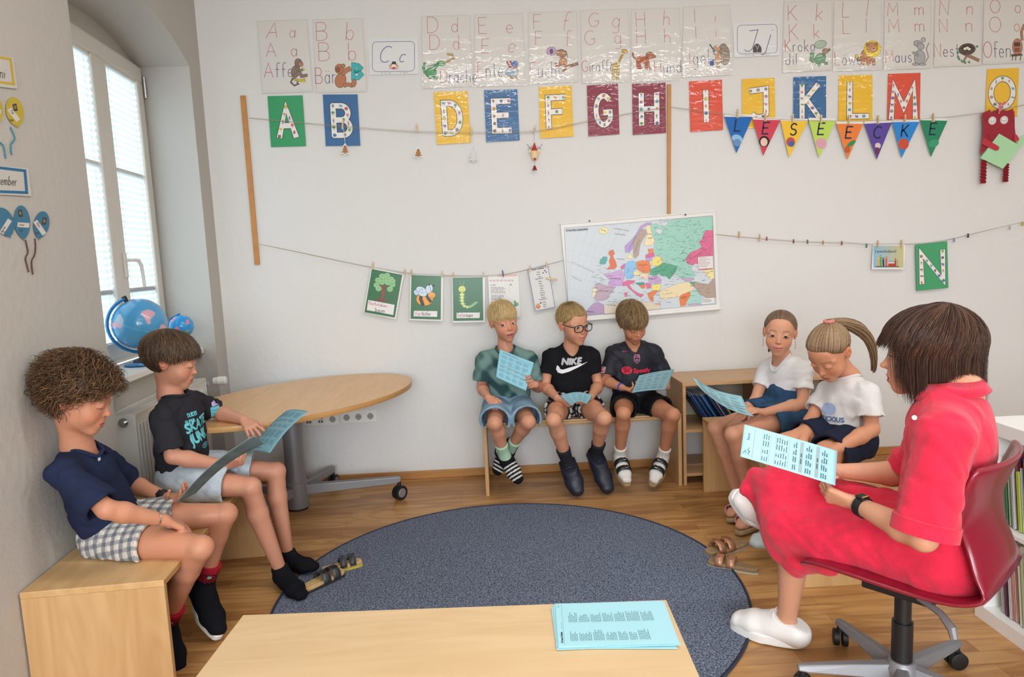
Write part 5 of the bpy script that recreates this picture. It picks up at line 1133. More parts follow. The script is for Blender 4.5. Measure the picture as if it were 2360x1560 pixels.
for txt, x, y, h, dxx, sp in (('ATLANTISCHER', 222, 780, 13, (1, .47), 1.5), ('OZEAN', 228, 975, 14, (1, .5), 1.4), ('EUROPÄISCHES', 785, 330, 11, (1, .18), .9), ('NORDMEER', 795, 400, 11, (1, .15), .9), ('FRANKREICH', 728, 1000, 13, (1, .0), .5), ('SPANIEN', 590, 1160, 13, (1, .1), .7), ('POLEN', 1115, 820, 16, (1, -.05), .8), ('UKRAINE', 1310, 915, 15, (1, -.2), 1.1), ('RUMÄNIEN', 1245, 1000, 12, (1, -.05), .5), ('NORDSEE', 820, 735, 11, (1, .08), .7), ('SYRIEN', 1675, 1255, 13, (1, -.2), .5), ('KASACHSTAN', 1795, 745, 15, (1, -.62), 1.1), ('SCHWEDEN', 1065, 640, 12, (.35, -1), 1.2), ('NORWEGEN', 985, 610, 12, (.5, -1), 1.4), ('FINN', 1228, 405, 13, (1, 0), .4), ('LAND', 1232, 460, 13, (1, 0), .4), ('ISLAND', 605, 345, 12, (1, .35), .4), ('TÜRKEI', 1430, 1210, 14, (1, -.15), 1.4), ('ALGERIEN', 700, 1350, 12, (1, .05), .6), ('MAROKKO', 415, 1435, 13, (1, .12), .4)):
    a.text(txt, x, y, h, '2c3036', w=2.6, dx=dxx, sp=sp)
a.stroke([(118, 322), (2092, 155), (2140, 1333), (178, 1508)], 3, '5a6066', closed=True); a.build('printed_map', M_SATIN, t)
mp = crop(*CM, .012)
b = MB(); b.tube([mp(60, 268), mp(2136, 94)], .006, 8); b.build('top_bar', M_WPLASTIC, t, smooth=True)
b = MB(); b.tube([mp(195, 1560, .014), mp(2196, 1388, .014)], .012, 12); b.build('bottom_bar', M_WPLASTIC, t, smooth=True)
for x, y in ((452, 226), (1730, 144)):
    b = MB(); q = mp(x, y, .005); b.tube([q, q+Vector((0, -.010, 0))], [.0055, .0045], 12); tag(b.build('push_pin', M_BLACKP, origin=q), 'dark pin at the %s end of the top edge of the map' % ('window-side' if x < 1000 else 'shelf-side'), 'pin', 'pins holding the map')

# left wall: month cards and balloons
t, a = sheet(CL, [(-150, 62), (84, 92), (112, 292), (-150, 262)], 'c9c6bf', 'month_card', 'white month card with a yellow border showing the end of the word Juni', 'card', left=True, curl=.002)
def rb(a, P, w, c): a.stroke([tuple(p) for p in P], w, c, closed=True)
rb(a, [(-140, 68), (68, 102), (88, 262), (-140, 228)], 15, 'c9a932'); a.text('Juni', -52, 214, 66, '37363a', w=4, dx=(1, .12), sx=.62); a.build('printed_month', M_PRINT, t)
t, a = sheet(CL, [(-150, 768), (180, 803), (202, 982), (-150, 962)], 'c9c6bf', 'month_card', 'white month card with a blue border showing most of the word Dezember', 'card', left=True, curl=.002)
rb(a, [(-140, 782), (160, 818), (172, 958), (-140, 946)], 18, '2f6d9c'); a.text('Dezember', -62, 902, 58, '37363a', w=4, dx=(1, .07), sx=.55); a.build('printed_month', M_PRINT, t)
def balloon(cx, cy, rx, ry, rot, col, cname, name, string, scol, photo, band):
    mp = crop(*CL, .0, True); t = empty('paper_balloon', mp(cx, cy+ry, .002), cname, 'paper balloon', 'name balloons'); n = 40
    def rp(x, y): c, s = cos(radians(rot)), sin(radians(rot)); return (cx+x*c-y*s, cy+x*s+y*c)
    P = []
    for i in range(n):
        th = 2*pi*i/n; x, y = rx*cos(th), ry*sin(th)
        if y > 0: x *= 1-.25*(y/ry)**2
        P.append(rp(x, y))
    b = MB(); V = [mp(x, y, .0035) for x, y in P]+[mp(x, y, .002) for x, y in P]
    b.add(V, [tuple(range(n)), tuple(range(2*n-1, n-1, -1))]+[(i, i+n, (i+1) % n+n, (i+1) % n) for i in range(n)], hx(col)); b.build('disc', M_PRINT, t, cols=True)
    a = Art(lambda x, y, h: mp(x, y, .0036+h), h0=0); k = rp(0, ry); a.poly([k, rp(-7, ry+10), rp(7, ry+10)], col)
    px, py = photo; a.poly([rp(px-13, py-24), rp(px+13, py-24), rp(px+13, py+24), rp(px-13, py+24)], '4a4038'); a.ell(*rp(px, py-2), 7, 12, '9a7a68', rot)
    bx_, by_, bw, br = band; c, s = cos(radians(br)), sin(radians(br)); q = [(bx_+x*c-y*s, by_+x*s+y*c) for x, y in ((-bw, -15), (bw, -15), (bw, 15), (-bw, 15))]; a.poly([(cx+x, cy+y) for x, y in q], 'd5d2cc')
    a.text(name, cx+bx_-bw*.75*c, cy+by_-bw*.75*s+6, 16, '7a3040' if 'blue' in cname else '35363c', w=2.2, dx=(c, s), sx=.7)
    a.text('17.12' if 'blue' in cname else '13.06', cx+bx_-28, cy+by_+42, 13, '2a3038', w=2, sx=.7); a.build('printed_name', M_PRINT, t)
    if string:
        z_ = [Vector(q_) for q_ in string]
        for _ in range(2): z_ = [z_[0]]+[z_[i].lerp(z_[i+1], t_) for i in range(len(z_)-1) for t_ in (.25, .75)]+[z_[-1]]
        b = MB(); b.tube([mp(q_.x, q_.y, .004) for q_ in z_], .0022, 6)
        b.build("wool_string", mat('wool_'+scol, scol, .9), t)
balloon(97, 440, 56, 96, -12, 'c0ac3a', 'yellow paper balloon with a photo and the name Paul', 'Paul', [(68, 538), (85, 575), (98, 608), (88, 628), (68, 645), (72, 680), (70, 698), (78, 715)], '2f7f96', (6, -28), (-8, 18, 48, 52))
balloon(-28, 425, 46, 98, -8, 'c0ac3a', 'yellow paper balloon cut off by the picture edge', 'Mia', [(0, 635), (22, 655), (30, 690), (38, 740)], '2f7f96', (0, -30), (0, 15, 34, 0))
balloon(143, 1148, 52, 108, -6, '3f7896', 'blue paper balloon with the name Anna on a straight white label', 'Anna', [(164, 1262), (175, 1310), (182, 1345), (160, 1378), (172, 1420), (184, 1468)], '5a3a34', (-6, -58), (8, 18, 38, 4))
balloon(266, 1165, 50, 88, 10, '3f7896', 'blue paper balloon with the name Klara on a slanted white label', 'Klara', [(224, 1252), (230, 1310), (222, 1365), (202, 1390), (204, 1440), (212, 1484)], '5a3a34', (14, -26), (-10, 18, 52, 55))
balloon(28, 1148, 62, 98, -22, '3f7896', 'blue paper balloon with the name Aurelia, partly outside the picture', 'Aurelia', None, '', (-30, -50), (8, 28, 52, -58))

# ================================================================== figures: implicit surfaces
def V3(p): return np.array([p[0], p[1], p[2]], dtype=np.float32)
def nrm(v): v = np.array(v, dtype=float); return v/max(np.linalg.norm(v), 1e-9)
class Prim:
    """k: blend radius; op: 'u' union, 's' subtract; clips: list of (point, normal): keeps the side the normal points away from"""
    def __init__(s, lo, hi, fn, k=.01, op='u', clips=()): s.lo, s.hi, s.fn, s.k, s.op, s.clips = np.array(lo), np.array(hi), fn, k, op, clips
    def ev(s, X, Y, Z):
        d = s.fn(X, Y, Z)
        for p, n in s.clips: d = np.maximum(d, (X-p[0])*n[0]+(Y-p[1])*n[1]+(Z-p[2])*n[2])
        return d
def cone(a, b, ra, rb, k=.01, op='u', clips=(), flat=None):
    """tapered capsule; flat=(axis, factor) squeezes it across that direction"""
    a, b = V3(a), V3(b); ab = b-a; L2 = float(ab @ ab)+1e-9; R = max(ra, rb)
    def fn(X, Y, Z):
        x, y, z = X-a[0], Y-a[1], Z-a[2]; t = np.clip((x*ab[0]+y*ab[1]+z*ab[2])/L2, 0, 1)
        x = x-ab[0]*t; y = y-ab[1]*t; z = z-ab[2]*t; q = x*x+y*y+z*z
        if flat is not None:
            n, f = flat; h = x*n[0]+y*n[1]+z*n[2]; q = q+h*h*(1/(f*f)-1)
        return np.sqrt(q)-(ra+(rb-ra)*t)
    return Prim(np.minimum(a, b)-R, np.maximum(a, b)+R, fn, k, op, clips)
def ball(c, r, Rm=None, k=.01, op='u', clips=()):
    """ellipsoid with radii r along the columns of Rm"""
    c = V3(c); r = np.array(r if hasattr(r, '__len__') else (r, r, r), dtype=float); Rm = np.eye(3) if Rm is None else np.array(Rm); m = float(r.max())
    def fn(X, Y, Z):
        x, y, z = X-c[0], Y-c[1], Z-c[2]
        u = (x*Rm[0, 0]+y*Rm[1, 0]+z*Rm[2, 0]); v = (x*Rm[0, 1]+y*Rm[1, 1]+z*Rm[2, 1]); w = (x*Rm[0, 2]+y*Rm[1, 2]+z*Rm[2, 2])
        k0 = np.sqrt((u/r[0])**2+(v/r[1])**2+(w/r[2])**2)+1e-6; k1 = np.sqrt((u/r[0]**2)**2+(v/r[1]**2)**2+(w/r[2]**2)**2)+1e-6
        return k0*(k0-1)/k1
    return Prim(c-m, c+m, fn, k, op, clips)
def chain(P, R, k=.01, **kw): return [cone(P[i], P[i+1], R[i], R[i+1], k, **kw) for i in range(len(P)-1)]
def smin(a, b, k):
    h = np.maximum(k-np.abs(a-b), 0)/k; return np.minimum(a, b)-h*h*k*.25
def fillD(prims, lo, hi, vox):
    lo = np.array(lo, dtype=float); hi = np.array(hi, dtype=float); n = np.maximum(np.ceil((hi-lo)/vox).astype(int)+1, 3)
    D = np.full(n, .15, dtype=np.float32); ax = [(lo[i]+vox*np.arange(n[i])).astype(np.float32) for i in range(3)]
    def crop_(p, mg):
        s = []
        for i in range(3):
            a = int(max(0, math.floor((p.lo[i]-mg-lo[i])/vox))); b = int(min(n[i], math.ceil((p.hi[i]+mg-lo[i])/vox)+1))
            if b-a < 1: return None
            s.append(slice(a, b))
        return tuple(s)
    for p in prims:
        if isinstance(p, tuple):      # group: (list, k, internal)
            sub, k = p; mg = .03+k; L_ = np.min([q.lo for q in sub], 0); H_ = np.max([q.hi for q in sub], 0); bb = Prim(L_, H_, None); s = crop_(bb, mg)
            if s is None: continue
            X, Y, Z = ax[0][s[0]][:, None, None], ax[1][s[1]][None, :, None], ax[2][s[2]][None, None, :]
            g = None
            for q in sub:
                d = q.ev(X, Y, Z); g = d if g is None else (np.maximum(g, -d) if q.op == 's' else smin(g, d, q.k))
            D[s] = smin(D[s], g.astype(np.float32), max(k, 1e-4)); continue
        s = crop_(p, .025+p.k)
        if s is None: continue
        X, Y, Z = ax[0][s[0]][:, None, None], ax[1][s[1]][None, :, None], ax[2][s[2]][None, None, :]
        d = p.ev(X, Y, Z).astype(np.float32)
        D[s] = smin(D[s], d, max(p.k, 1e-4)) if p.op == 'u' else -smin(-D[s], d, max(p.k, 1e-4))
    return D, ax
def nets(D, ax, vox):
    """surface nets: quads around every sign change"""
    ins = D < 0; n = np.array(D.shape)
    c = np.zeros(n-1, dtype=np.int8)
    for i in (0, 1):
        for j in (0, 1):
            for k in (0, 1): c += ins[i:n[0]-1+i, j:n[1]-1+j, k:n[2]-1+k]
    act = np.argwhere((c > 0) & (c < 8)); idx = np.full(n-1, -1, dtype=np.int32); idx[act[:, 0], act[:, 1], act[:, 2]] = np.arange(len(act))
    if len(act) == 0: return np.zeros((0, 3)), np.zeros((0, 4), dtype=int)
    acc = np.zeros((len(act), 3)); cnt = np.zeros(len(act))
    cor = [(i, j, k) for i in (0, 1) for j in (0, 1) for k in (0, 1)]; val = {q: D[act[:, 0]+q[0], act[:, 1]+q[1], act[:, 2]+q[2]] for q in cor}
    for q in cor:
        for a in range(3):
            if q[a] == 0:
                r = list(q); r[a] = 1; r = tuple(r); v0, v1 = val[q], val[r]; m = (v0 < 0) != (v1 < 0)
                t = np.where(m, v0/np.where(np.abs(v0-v1) < 1e-9, 1, v0-v1), 0); pt = np.zeros((len(act), 3)); pt[:] = q; pt[:, a] = t
                acc += pt*m[:, None]; cnt += m
    P = act+acc/np.maximum(cnt, 1)[:, None]; P = P*vox+np.array([ax[0][0], ax[1][0], ax[2][0]])
    Q = []
    for a in range(3):
        b, d = (a+1) % 3, (a+2) % 3; s0 = [slice(None)]*3; s1 = [slice(None)]*3; s0[a] = slice(0, n[a]-1); s1[a] = slice(1, n[a])
        for x in (b, d): s0[x] = slice(1, n[x]-1); s1[x] = slice(1, n[x]-1)
        A, B = ins[tuple(s0)], ins[tuple(s1)]; e = np.argwhere(A != B)
        if len(e) == 0: continue
        fl = A[e[:, 0], e[:, 1], e[:, 2]]; g = e.copy(); g[:, b] += 1; g[:, d] += 1
        def I(db, dd): h = g.copy(); h[:, b] += db; h[:, d] += dd; return idx[h[:, 0], h[:, 1], h[:, 2]]
        q = np.stack([I(-1, -1), I(0, -1), I(0, 0), I(-1, 0)], 1); q = np.where(fl[:, None], q, q[:, ::-1]); Q.append(q)
    Q = np.concatenate(Q) if Q else np.zeros((0, 4), dtype=int); Q = Q[(Q >= 0).all(1)]; return P, Q
def np_mesh(name, P, Q, m, parent, col=None, smooth=True):
    O = np.array(WLOC[parent.name]); me = bpy.data.meshes.new(name); me.vertices.add(len(P)); me.vertices.foreach_set('co', (P-O).astype(np.float32).ravel())
    k = Q.shape[1]; me.loops.add(len(Q)*k); me.loops.foreach_set('vertex_index', Q.astype(np.int32).ravel()); me.polygons.add(len(Q))
    me.polygons.foreach_set('loop_start', np.arange(0, len(Q)*k, k, dtype=np.int32)); me.polygons.foreach_set('loop_total', np.full(len(Q), k, dtype=np.int32))
    if smooth: me.polygons.foreach_set('use_smooth', np.ones(len(Q), dtype=bool))
    for mm in (m if isinstance(m, (list, tuple)) else [m]): me.materials.append(mm)
    me.update(calc_edges=True)
    if col is not None:
        at = me.color_attributes.new('Col', 'FLOAT_COLOR', 'POINT'); at.data.foreach_set('color', np.concatenate([col, np.ones((len(P), 1))], 1).astype(np.float32).ravel())
    o = bpy.data.objects.new(name, me); COL.objects.link(o); o.parent = parent; WLOC[o.name] = WLOC[parent.name]; return o
def evalp(prims, P):
    X, Y, Z = P[:, 0], P[:, 1], P[:, 2]; g = None
    for q in prims: d = q.ev(X, Y, Z); g = d if g is None else smin(g, d, max(q.k, 1e-4))
    return g
def relax(P, Q, it=1):
    for _ in range(it):
        S = np.zeros_like(P); C = np.zeros(len(P))
        for i in range(4):
            for j in ((i+1) % 4, (i+3) % 4): np.add.at(S, Q[:, i], P[Q[:, j]]); np.add.at(C, Q[:, i], 1)
        P = .5*P+.5*S/np.maximum(C, 1)[:, None]
    return P
def bounds(prims, pad=.01):
    L_, H_ = [], []
    for p in prims:
        for q in (p[0] if isinstance(p, tuple) else [p]):
            if q.op == 'u': L_.append(q.lo); H_.append(q.hi)
    return np.min(L_, 0)-pad, np.max(H_, 0)+pad
def fold_noise(amp, seed, wl=.09, dirs=4):
    """cloth folds: a few warped wave trains"""
    R = np.random.RandomState(seed); K = [(nrm(R.normal(size=3))*2*pi/(wl*R.uniform(.7, 1.6)), R.uniform(0, 6), nrm(R.normal(size=3))*2*pi/(wl*2.6), R.uniform(0, 6)) for _ in range(dirs)]
    def f(X, Y, Z):
        s = 0
        for k, p, k2, p2 in K:
            w = np.sin(k[0]*X+k[1]*Y+k[2]*Z+p+1.6*np.sin(k2[0]*X+k2[1]*Y+k2[2]*Z+p2)); s = s+np.maximum(w, -.2)**2*np.sign(w)
        return np.clip(s*amp/dirs*2.2, -amp, amp*.7).astype(np.float32)
    return f
def cloth(name, prims, m, parent, vox=.006, fold=None, subs=(), col=None, it=1, pad=.012):
    vox *= RES; lo, hi = bounds(prims, pad); D, ax = fillD(prims, lo, hi, vox)
    Fd = 0
    if fold: Fd = fold(ax[0][:, None, None], ax[1][None, :, None], ax[2][None, None, :]); D += Fd*(np.abs(D) < .04)
    if subs:
        for p in subs:
            d = p.ev(ax[0][:, None, None], ax[1][None, :, None], ax[2][None, None, :])+Fd; D = -smin(-D, d.astype(np.float32), max(p.k, 1e-4))
    P, Q = nets(D, ax, vox); P = relax(P, Q, it); c = None
    if col is not None: c = col(P)
    return np_mesh(name, P, Q, m, parent, c)

# ---- hand: palm, four unequal fingers and a thumb from skin-thick capsules
def hand_prims(wr, tip, palm_n, side, s=1.0, curl=(.5, .55, .6, .65), spread=.10, thumb=(.55, .35), tcurl=.3, k=.007):
    """wr wrist, tip: where the straight middle finger would end, palm_n: direction the palm faces, side: +1 thumb on the right of f x n"""
    wr = V3(wr); f = nrm(V3(tip)-wr); n = np.array(palm_n, dtype=float); n = nrm(n-f*np.dot(n, f)); t = nrm(np.cross(f, n))*side     # t points to the thumb side
    L = .078*s; out = []; F = []
    base = [wr+f*L*a+t*b*s for a, b in ((1.0, .026), (1.04, .009), (1.0, -.009), (.93, -.026))]
    palm = [cone(wr+t*.010*s-n*.0*s, base[0], .0125*s, .0115*s, .012, flat=(n, .9)), cone(wr+t*.003*s, base[1], .013*s, .0115*s, .012), cone(wr-t*.004*s, base[2], .013*s, .0112*s, .012), cone(wr-t*.010*s, base[3], .012*s, .0105*s, .012), ball(wr+f*L*.45+t*.020*s+n*.006*s, (.016*s, .016*s, .012*s), k=.012)]
    lens = ((.040, .024, .020), (.044, .028, .021), (.041, .026, .021), (.032, .020, .018)); rad = ((.0092, .0082, .0075, .0062),)*3+((.0082, .0073, .0066, .0056),)
    for i in range(4):
        c = curl[i]; sp = (1.5-i)*spread; d = nrm(f+t*sp); p = base[i]; a = 0; pts = [p]
        for j, l in enumerate(lens[i]):
            a += c*(1.0, 1.05, .7)[j]; dd = d*cos(a)+n*sin(a); p = p+dd*l*s; pts.append(p)
        for j in range(3): F.append(cone(pts[j], pts[j+1], rad[i][j]*s, rad[i][j+1]*s, .0012 if j == 0 else .003))
    tb = wr+f*L*.30+t*.022*s+n*.004*s; a0, a1 = thumb; d = nrm(f*cos(a0)+t*sin(a0)+n*a1); q = tb; T = [tb]
    for j, l in enumerate((.034, .028, .022)):
        dd = nrm(d*cos(tcurl*j)+nrm(n*.6-t*.8)*sin(tcurl*j)); q = q+dd*l*s; T.append(q)
    for j in range(3): F.append(cone(T[j], T[j+1], (.0125, .0098, .0088)[j]*s, (.0098, .0088, .0068)[j]*s, .0012 if j == 0 else .004))
    F.sort(key=lambda q: 0)
    return palm, F, (f, n, t, base)

# ---- head frame: columns right, forward, up
def head_frame(fwd, up=(0, 0, 1), roll=0):
    f = nrm(fwd); u = nrm(np.array(up, dtype=float)-f*np.dot(up, f)); r = np.cross(f, u)
    if roll: u, r = u*cos(roll)+r*sin(roll), r*cos(roll)-u*sin(roll)
    return np.stack([r, f, u], 1)
def head_prims(c, H, s=1.0, smile=0.0, lid=0.0, jaw=1.0, nose=1.0, fat=1.0, mouth_open=0.0, ears=True):
    c = np.array(c, dtype=float)
    def L(x, y, z): return c+H @ (np.array([x, y, z])*s)
    def B(p, r, k=.01, op='u'): return ball(L(*p), [q*s for q in r], H, k*s, op)
    def K(a, b, ra, rb, k=.006, op='u'): return cone(L(*a), L(*b), ra*s, rb*s, k*s, op)
    P = [B((0, -.014, .036), (.073, .093, .077)), B((0, .022, -.020), (.060*fat, .066, .070), .03), B((0, .030, -.058), (.044*fat, .052, .040), .03), B((0, .066*jaw, -.094), (.019, .016, .015), .03),
         B((.034, .052, -.036), (.024*fat, .024, .026), .02), B((-.034, .052, -.036), (.024*fat, .024, .026), .02), K((.020, .072, .020), (.050, .058, .018), .009, .008, .014), K((-.020, .072, .020), (-.050, .058, .018), .009, .008, .014),
         B((0, .049, .046), (.048, .030, .036), .02)]
    # eye hollows
    for sx in (-1, 1): P.append(B((sx*.031, .098, .001), (.0165, .016, .0105), .014, 's'))
    # nose and lips
    P += [K((0, .080, .004), (0, .093+.006*(nose-1), -.028), .0055, .0080*nose, .010), B((0, .0965+.010*(nose-1), -.0305), (.0090, .0085*nose, .0075), .005)]
    for sx in (-1, 1): P.append(B((sx*.0105, .0865, -.0335), (.0065, .0075, .0058), .004))
    m = smile
    P += [B((0, .0800, -.062), (.022, .014, .018), .014)]
    P += [K((-.019-.004*m, .0775-.003*m, -.060+.005*m), (0, .0900, -.0575), .0030, .0050, .004), K((.019+.004*m, .0775-.003*m, -.060+.005*m), (0, .0900, -.0575), .0030, .0050, .004),
          K((-.016, .0790, -.0665+.004*m-.006*mouth_open), (0, .0880, -.0690-.010*mouth_open), .0030, .0060, .004), K((.016, .0790, -.0665+.004*m-.006*mouth_open), (0, .0880, -.0690-.010*mouth_open), .0030, .0060, .004)]
    P.append(K((-.018-.004*m, .0870-.002*m, -.0625+.005*m-.002*mouth_open), (.018+.004*m, .0870-.002*m, -.0625+.005*m-.002*mouth_open), .0012+.003*mouth_open, .0012+.003*mouth_open, .003, 's'))
    P.append(B((0, .0925, -.0628-.004*mouth_open), (.013, .004, .0012+.004*mouth_open), .003, 's'))
    # eyelids: a shell around the eyeball cut open by the lid gap
    for sx in (-1, 1):
        e = L(sx*.031, .0735, .001)
        lidb = ball(e, .0150*s, k=.004*s); P.append(lidb)
        g = (1-lid)
        if g > .05: P.append(ball(L(sx*.031, .0905, .0000-.0015*lid), np.array([.0128, .012, .0050*g+.0004])*s, H, .0015*s, 's'))
    if ears:
        for sx in (-1, 1):
            P.append(([B((sx*.074, -.010, -.004), (.0055, .018, .026), .003), B((sx*.0795, -.016, .004), (.006, .016, .022), .004), B((sx*.084, -.010, .0), (.0045, .009, .014), .002, 's')], .006*s))
    return P, L
def skin_col(base, L_inv, lips='b5616a', brow='7a5a44', smile=0, lid=0, hand=None, mo=0):
    """colour of the skin by place on the head: lips, brows, lashes, warmer cheeks, ears and nose"""
    bs = np.array(hx(base)); lp = np.array(hx(lips)); bw = np.array(hx(brow))
    def f(P):
        q = L_inv(P); x, y, z = np.abs(q[:, 0]), q[:, 1], q[:, 2]; C = np.tile(bs, (len(P), 1)); inh = (np.abs(q).max(1) < .14)
        def mixc(w, col): w = (np.clip(w, 0, 1)*inh)[:, None]; C[:] = C*(1-w)+np.array(col)*w
        mixc(np.exp(-(((x-.038)/.020)**2+((z+.034)/.020)**2))*(y > .03)*.38, bs*np.array([1.02, .62, .58]))
        mixc(np.exp(-((x/.012)**2+((z+.031)/.012)**2))*(y > .08)*.4, bs*np.array([1.02, .66, .6])); mixc(np.clip((x-.070)/.008, 0, 1)*.45, bs*np.array([1.05, .6, .52]))
        lz = z+.0635-.010*smile*(x/.02)**2*.5+.003*mo; hw = .0215+.004*smile
        lip = (np.abs(lz) < (.0088+.004*mo)*np.sqrt(np.clip(1-(x/hw)**2, 0, 1))+.0008)*(y > .07)*(x < hw); mixc(lip*.75, lp)
        line = (np.abs(lz-.0005) < (.0011+.003*mo))*(y > .068)*(x < hw); mixc(line*.85, lp*.35)
        by = z-(.0225+.004*np.sin(np.clip((x-.012)/.04, 0, 1)*pi)); mixc(np.exp(-(by/.0034)**2)*(x > .013)*(x < .052)*(y > .05)*.75, bw)
        ez = z-.001+.0055*lid; arc = ez+.0045*((x-.031)/.013)**2
        if lid > .5: mixc((np.abs(arc+.0015) < .0013)*(np.abs(x-.031) < .0145)*(y > .07)*.9, bw*.35)
        else:
            g = 1-lid; r = ((x-.031)/.0130)**2+((z-.0)/(.0066*g+.0012))**2; mixc((r > .72)*(r < 1.35)*(z > -.001)*(y > .065)*.85, bw*.3); mixc((r > .8)*(r < 1.25)*(z <= -.001)*(y > .065)*.35, bw*.5)
        mixc(((x-.0085)**2+(z+.0385)**2 < .0022**2)*(y > .07)*.7, bs*.3)
        return C
    return f
M_SKIN = mat('skin', 'ffffff', .48, spec=.35, attr=True, sss=.12, bump=.35, bscale=260)
M_EYEW = mat('eye_white', 'd8d4d0', .15, spec=.6, attr=True)

# ---- hair as locks combed over the skull
def locks(name, c, H, s, m, parent, style, seed=1, n=900, colr=('5a4030', '8a6a4c'), seg=8, w=.0035, shell=True, vmin=None):
    """style(phi, R) -> (z of the hair line, lift, droop, curl radius); phi 0 = front, pi = back, sign left/right"""
    R = np.random.RandomState(seed); E = np.array([.0765, .100, .080])*s; cc = np.array([0, -.014, .036])*s; c = np.array(c, dtype=float)
    crown = style.get('crown', (0, -.35, .94)); cr_ = nrm(crown); u0 = nrm(np.cross([1, 0, 0], cr_)); v0 = np.array([1., 0, 0]); v0 = nrm(v0-cr_*np.dot(v0, cr_)); u0 = np.cross(cr_, v0)
    if u0[1] < 0: u0 = -u0
    def path(ph, lift, T, thmax, start=0.0):
        out = []
        for t in np.linspace(start, 1, T):
            th = thmax*t; d = cr_*cos(th)+(u0*cos(ph)+v0*sin(ph))*sin(th); out.append(cc+d*E*(1+lift*sin(min(t*1.3, 1)*pi*.5)))
        return np.array(out)
    def thline(ph):
        zf = style['line'](ph)*s; lo_, hi_ = .25, 2.9
        for _ in range(18):
            mth = (lo_+hi_)/2; d = cr_*cos(mth)+(u0*cos(ph)+v0*sin(ph))*sin(mth)
            if (cc+d*E)[2] > zf: lo_ = mth
            else: hi_ = mth
        return lo_
    # shell under the locks
    if shell:
        nu, nv = 72, 22; P = []
        for j in range(nv+1):
            for i in range(nu):
                ph = 2*pi*i/nu-pi; th = thline(ph)*(j/nv); d = cr_*cos(th)+(u0*cos(ph)+v0*sin(ph))*sin(th)
                thick = style.get('thick', .10)*(1 if j < nv-2 else (nv-j)/2.5); P.append(cc+d*E*(1.0+thick*style.get('body', lambda p, t: 1)(ph, j/nv)))
        for j in (nv+1,):
            for i in range(nu): ph = 2*pi*i/nu-pi; th = thline(ph)*.98; d = cr_*cos(th)+(u0*cos(ph)+v0*sin(ph))*sin(th); P.append(cc+d*E*.9)
        P = c+(np.array(P) @ H.T); Q = [(j*nu+i, j*nu+(i+1) % nu, (j+1)*nu+(i+1) % nu, (j+1)*nu+i) for j in range(nv+1) for i in range(nu)]
        SP, SQ = P, np.array(Q)
    cols = [np.array(hx(q)) for q in colr]; PP, QQ, CC = [], [], []; off = 0; ns = 3
    for q in range(n):
        ph = R.uniform(-pi, pi); th = thline(ph); st = R.uniform(0, 1)**.8 if R.rand() < .75 else 0; st = min(st*.85, .9)
        pr = dict(lift=R.uniform(.07, .12), over=R.normal(0, .03), curl=0, droop=0, length=1.0); pr.update(style['lock'](ph, R, st))
        phj = ph+R.normal(0, .05); T = seg; pts = []
        e0 = min(1.0+pr['over'], st+pr['length'])
        for t in np.linspace(st, max(e0, st+.05), T):
            tt = th*min(t, 1.25); tap_ = 1-pr.get('taper', 0)*min(t, 1); phx = phj+pr.get('swirl', 0)*(t-st)
            d = cr_*cos(tt)+(u0*cos(phx)+v0*sin(phx))*sin(tt); a = (t-st)/max(e0-st, .05); l = pr['lift']*(.35+.65*sin(min(a*1.6, 1)*pi/2)) if st > 0 else pr['lift']
            pts.append(cc+d*E*(1+(l+pr.get('tip', 0)*a**2)*tap_))
        pts = np.array(pts)
        if pr['droop']:
            L_ = pr['droop']*s; nd_ = 5; last = pts[-1]; out = nrm(np.array([last[0], last[1], 0])-np.array([0, cc[1], 0])*1)
            dd = nrm(pts[-1]-pts[-2]); add = []
            p = last
            for k in range(nd_):
                dd = nrm(dd*.45+np.array([0, 0, -1.])*.8+out*pr.get('flare', 0.02)); p = p+dd*L_/nd_; add.append(p)
            pts = np.concatenate([pts, np.array(add)])
        if pr['curl']:
            m_ = len(pts); T2 = seg*3; ti = np.linspace(0, m_-1, T2); pts = np.stack([np.interp(ti, np.arange(m_), pts[:, k]) for k in range(3)], 1)
            tn = np.gradient(pts, axis=0); tn /= np.linalg.norm(tn, axis=1)[:, None]+1e-9; rd = nrm(pts.mean(0)-cc); a1 = np.cross(tn, rd); a1 /= np.linalg.norm(a1, axis=1)[:, None]+1e-9; a2 = np.cross(tn, a1)
            w0 = R.uniform(0, 6); fr = pr.get('freq', 2.2)*2*pi*np.linspace(0, 1, T2)+w0; amp = pr['curl']*s*np.linspace(.4, 1, T2); pts = pts+a1*(np.cos(fr)*amp)[:, None]+a2*(np.sin(fr)*amp)[:, None]
        pts = c+pts @ H.T; m_ = len(pts); tn = np.gradient(pts, axis=0); tn /= np.linalg.norm(tn, axis=1)[:, None]+1e-9
        rd = pts-(c+H @ cc); a1 = np.cross(tn, rd); a1 /= np.linalg.norm(a1, axis=1)[:, None]+1e-9; a2 = np.cross(a1, tn)
        wd = w*s*R.uniform(.6, 1.3)*np.sin(np.linspace(.35, 1, m_)**.6*pi*.93+.1).clip(.12, 1); ring = []
        for k in range(ns): an = 2*pi*k/ns; ring.append(pts+a1*(np.cos(an)*wd)[:, None]+a2*(np.sin(an)*wd*.45)[:, None])
        ring = np.stack(ring, 1).reshape(-1, 3); PP.append(ring); g = R.rand(); mixw = g**1.4; base = cols[0]*(1-mixw)+cols[1]*mixw
        CC.append(np.repeat(base[None]*R.uniform(.85, 1.15), m_*ns, 0))
        ii = np.arange(m_-1)[:, None]*ns; kk = np.arange(ns)[None]; A = off+ii+kk; B = off+ii+(kk+1) % ns; QQ.append(np.stack([A, B, B+ns, A+ns], -1).reshape(-1, 4)); off += m_*ns
    P, Q, Cc = np.concatenate(PP), np.concatenate(QQ), np.concatenate(CC)
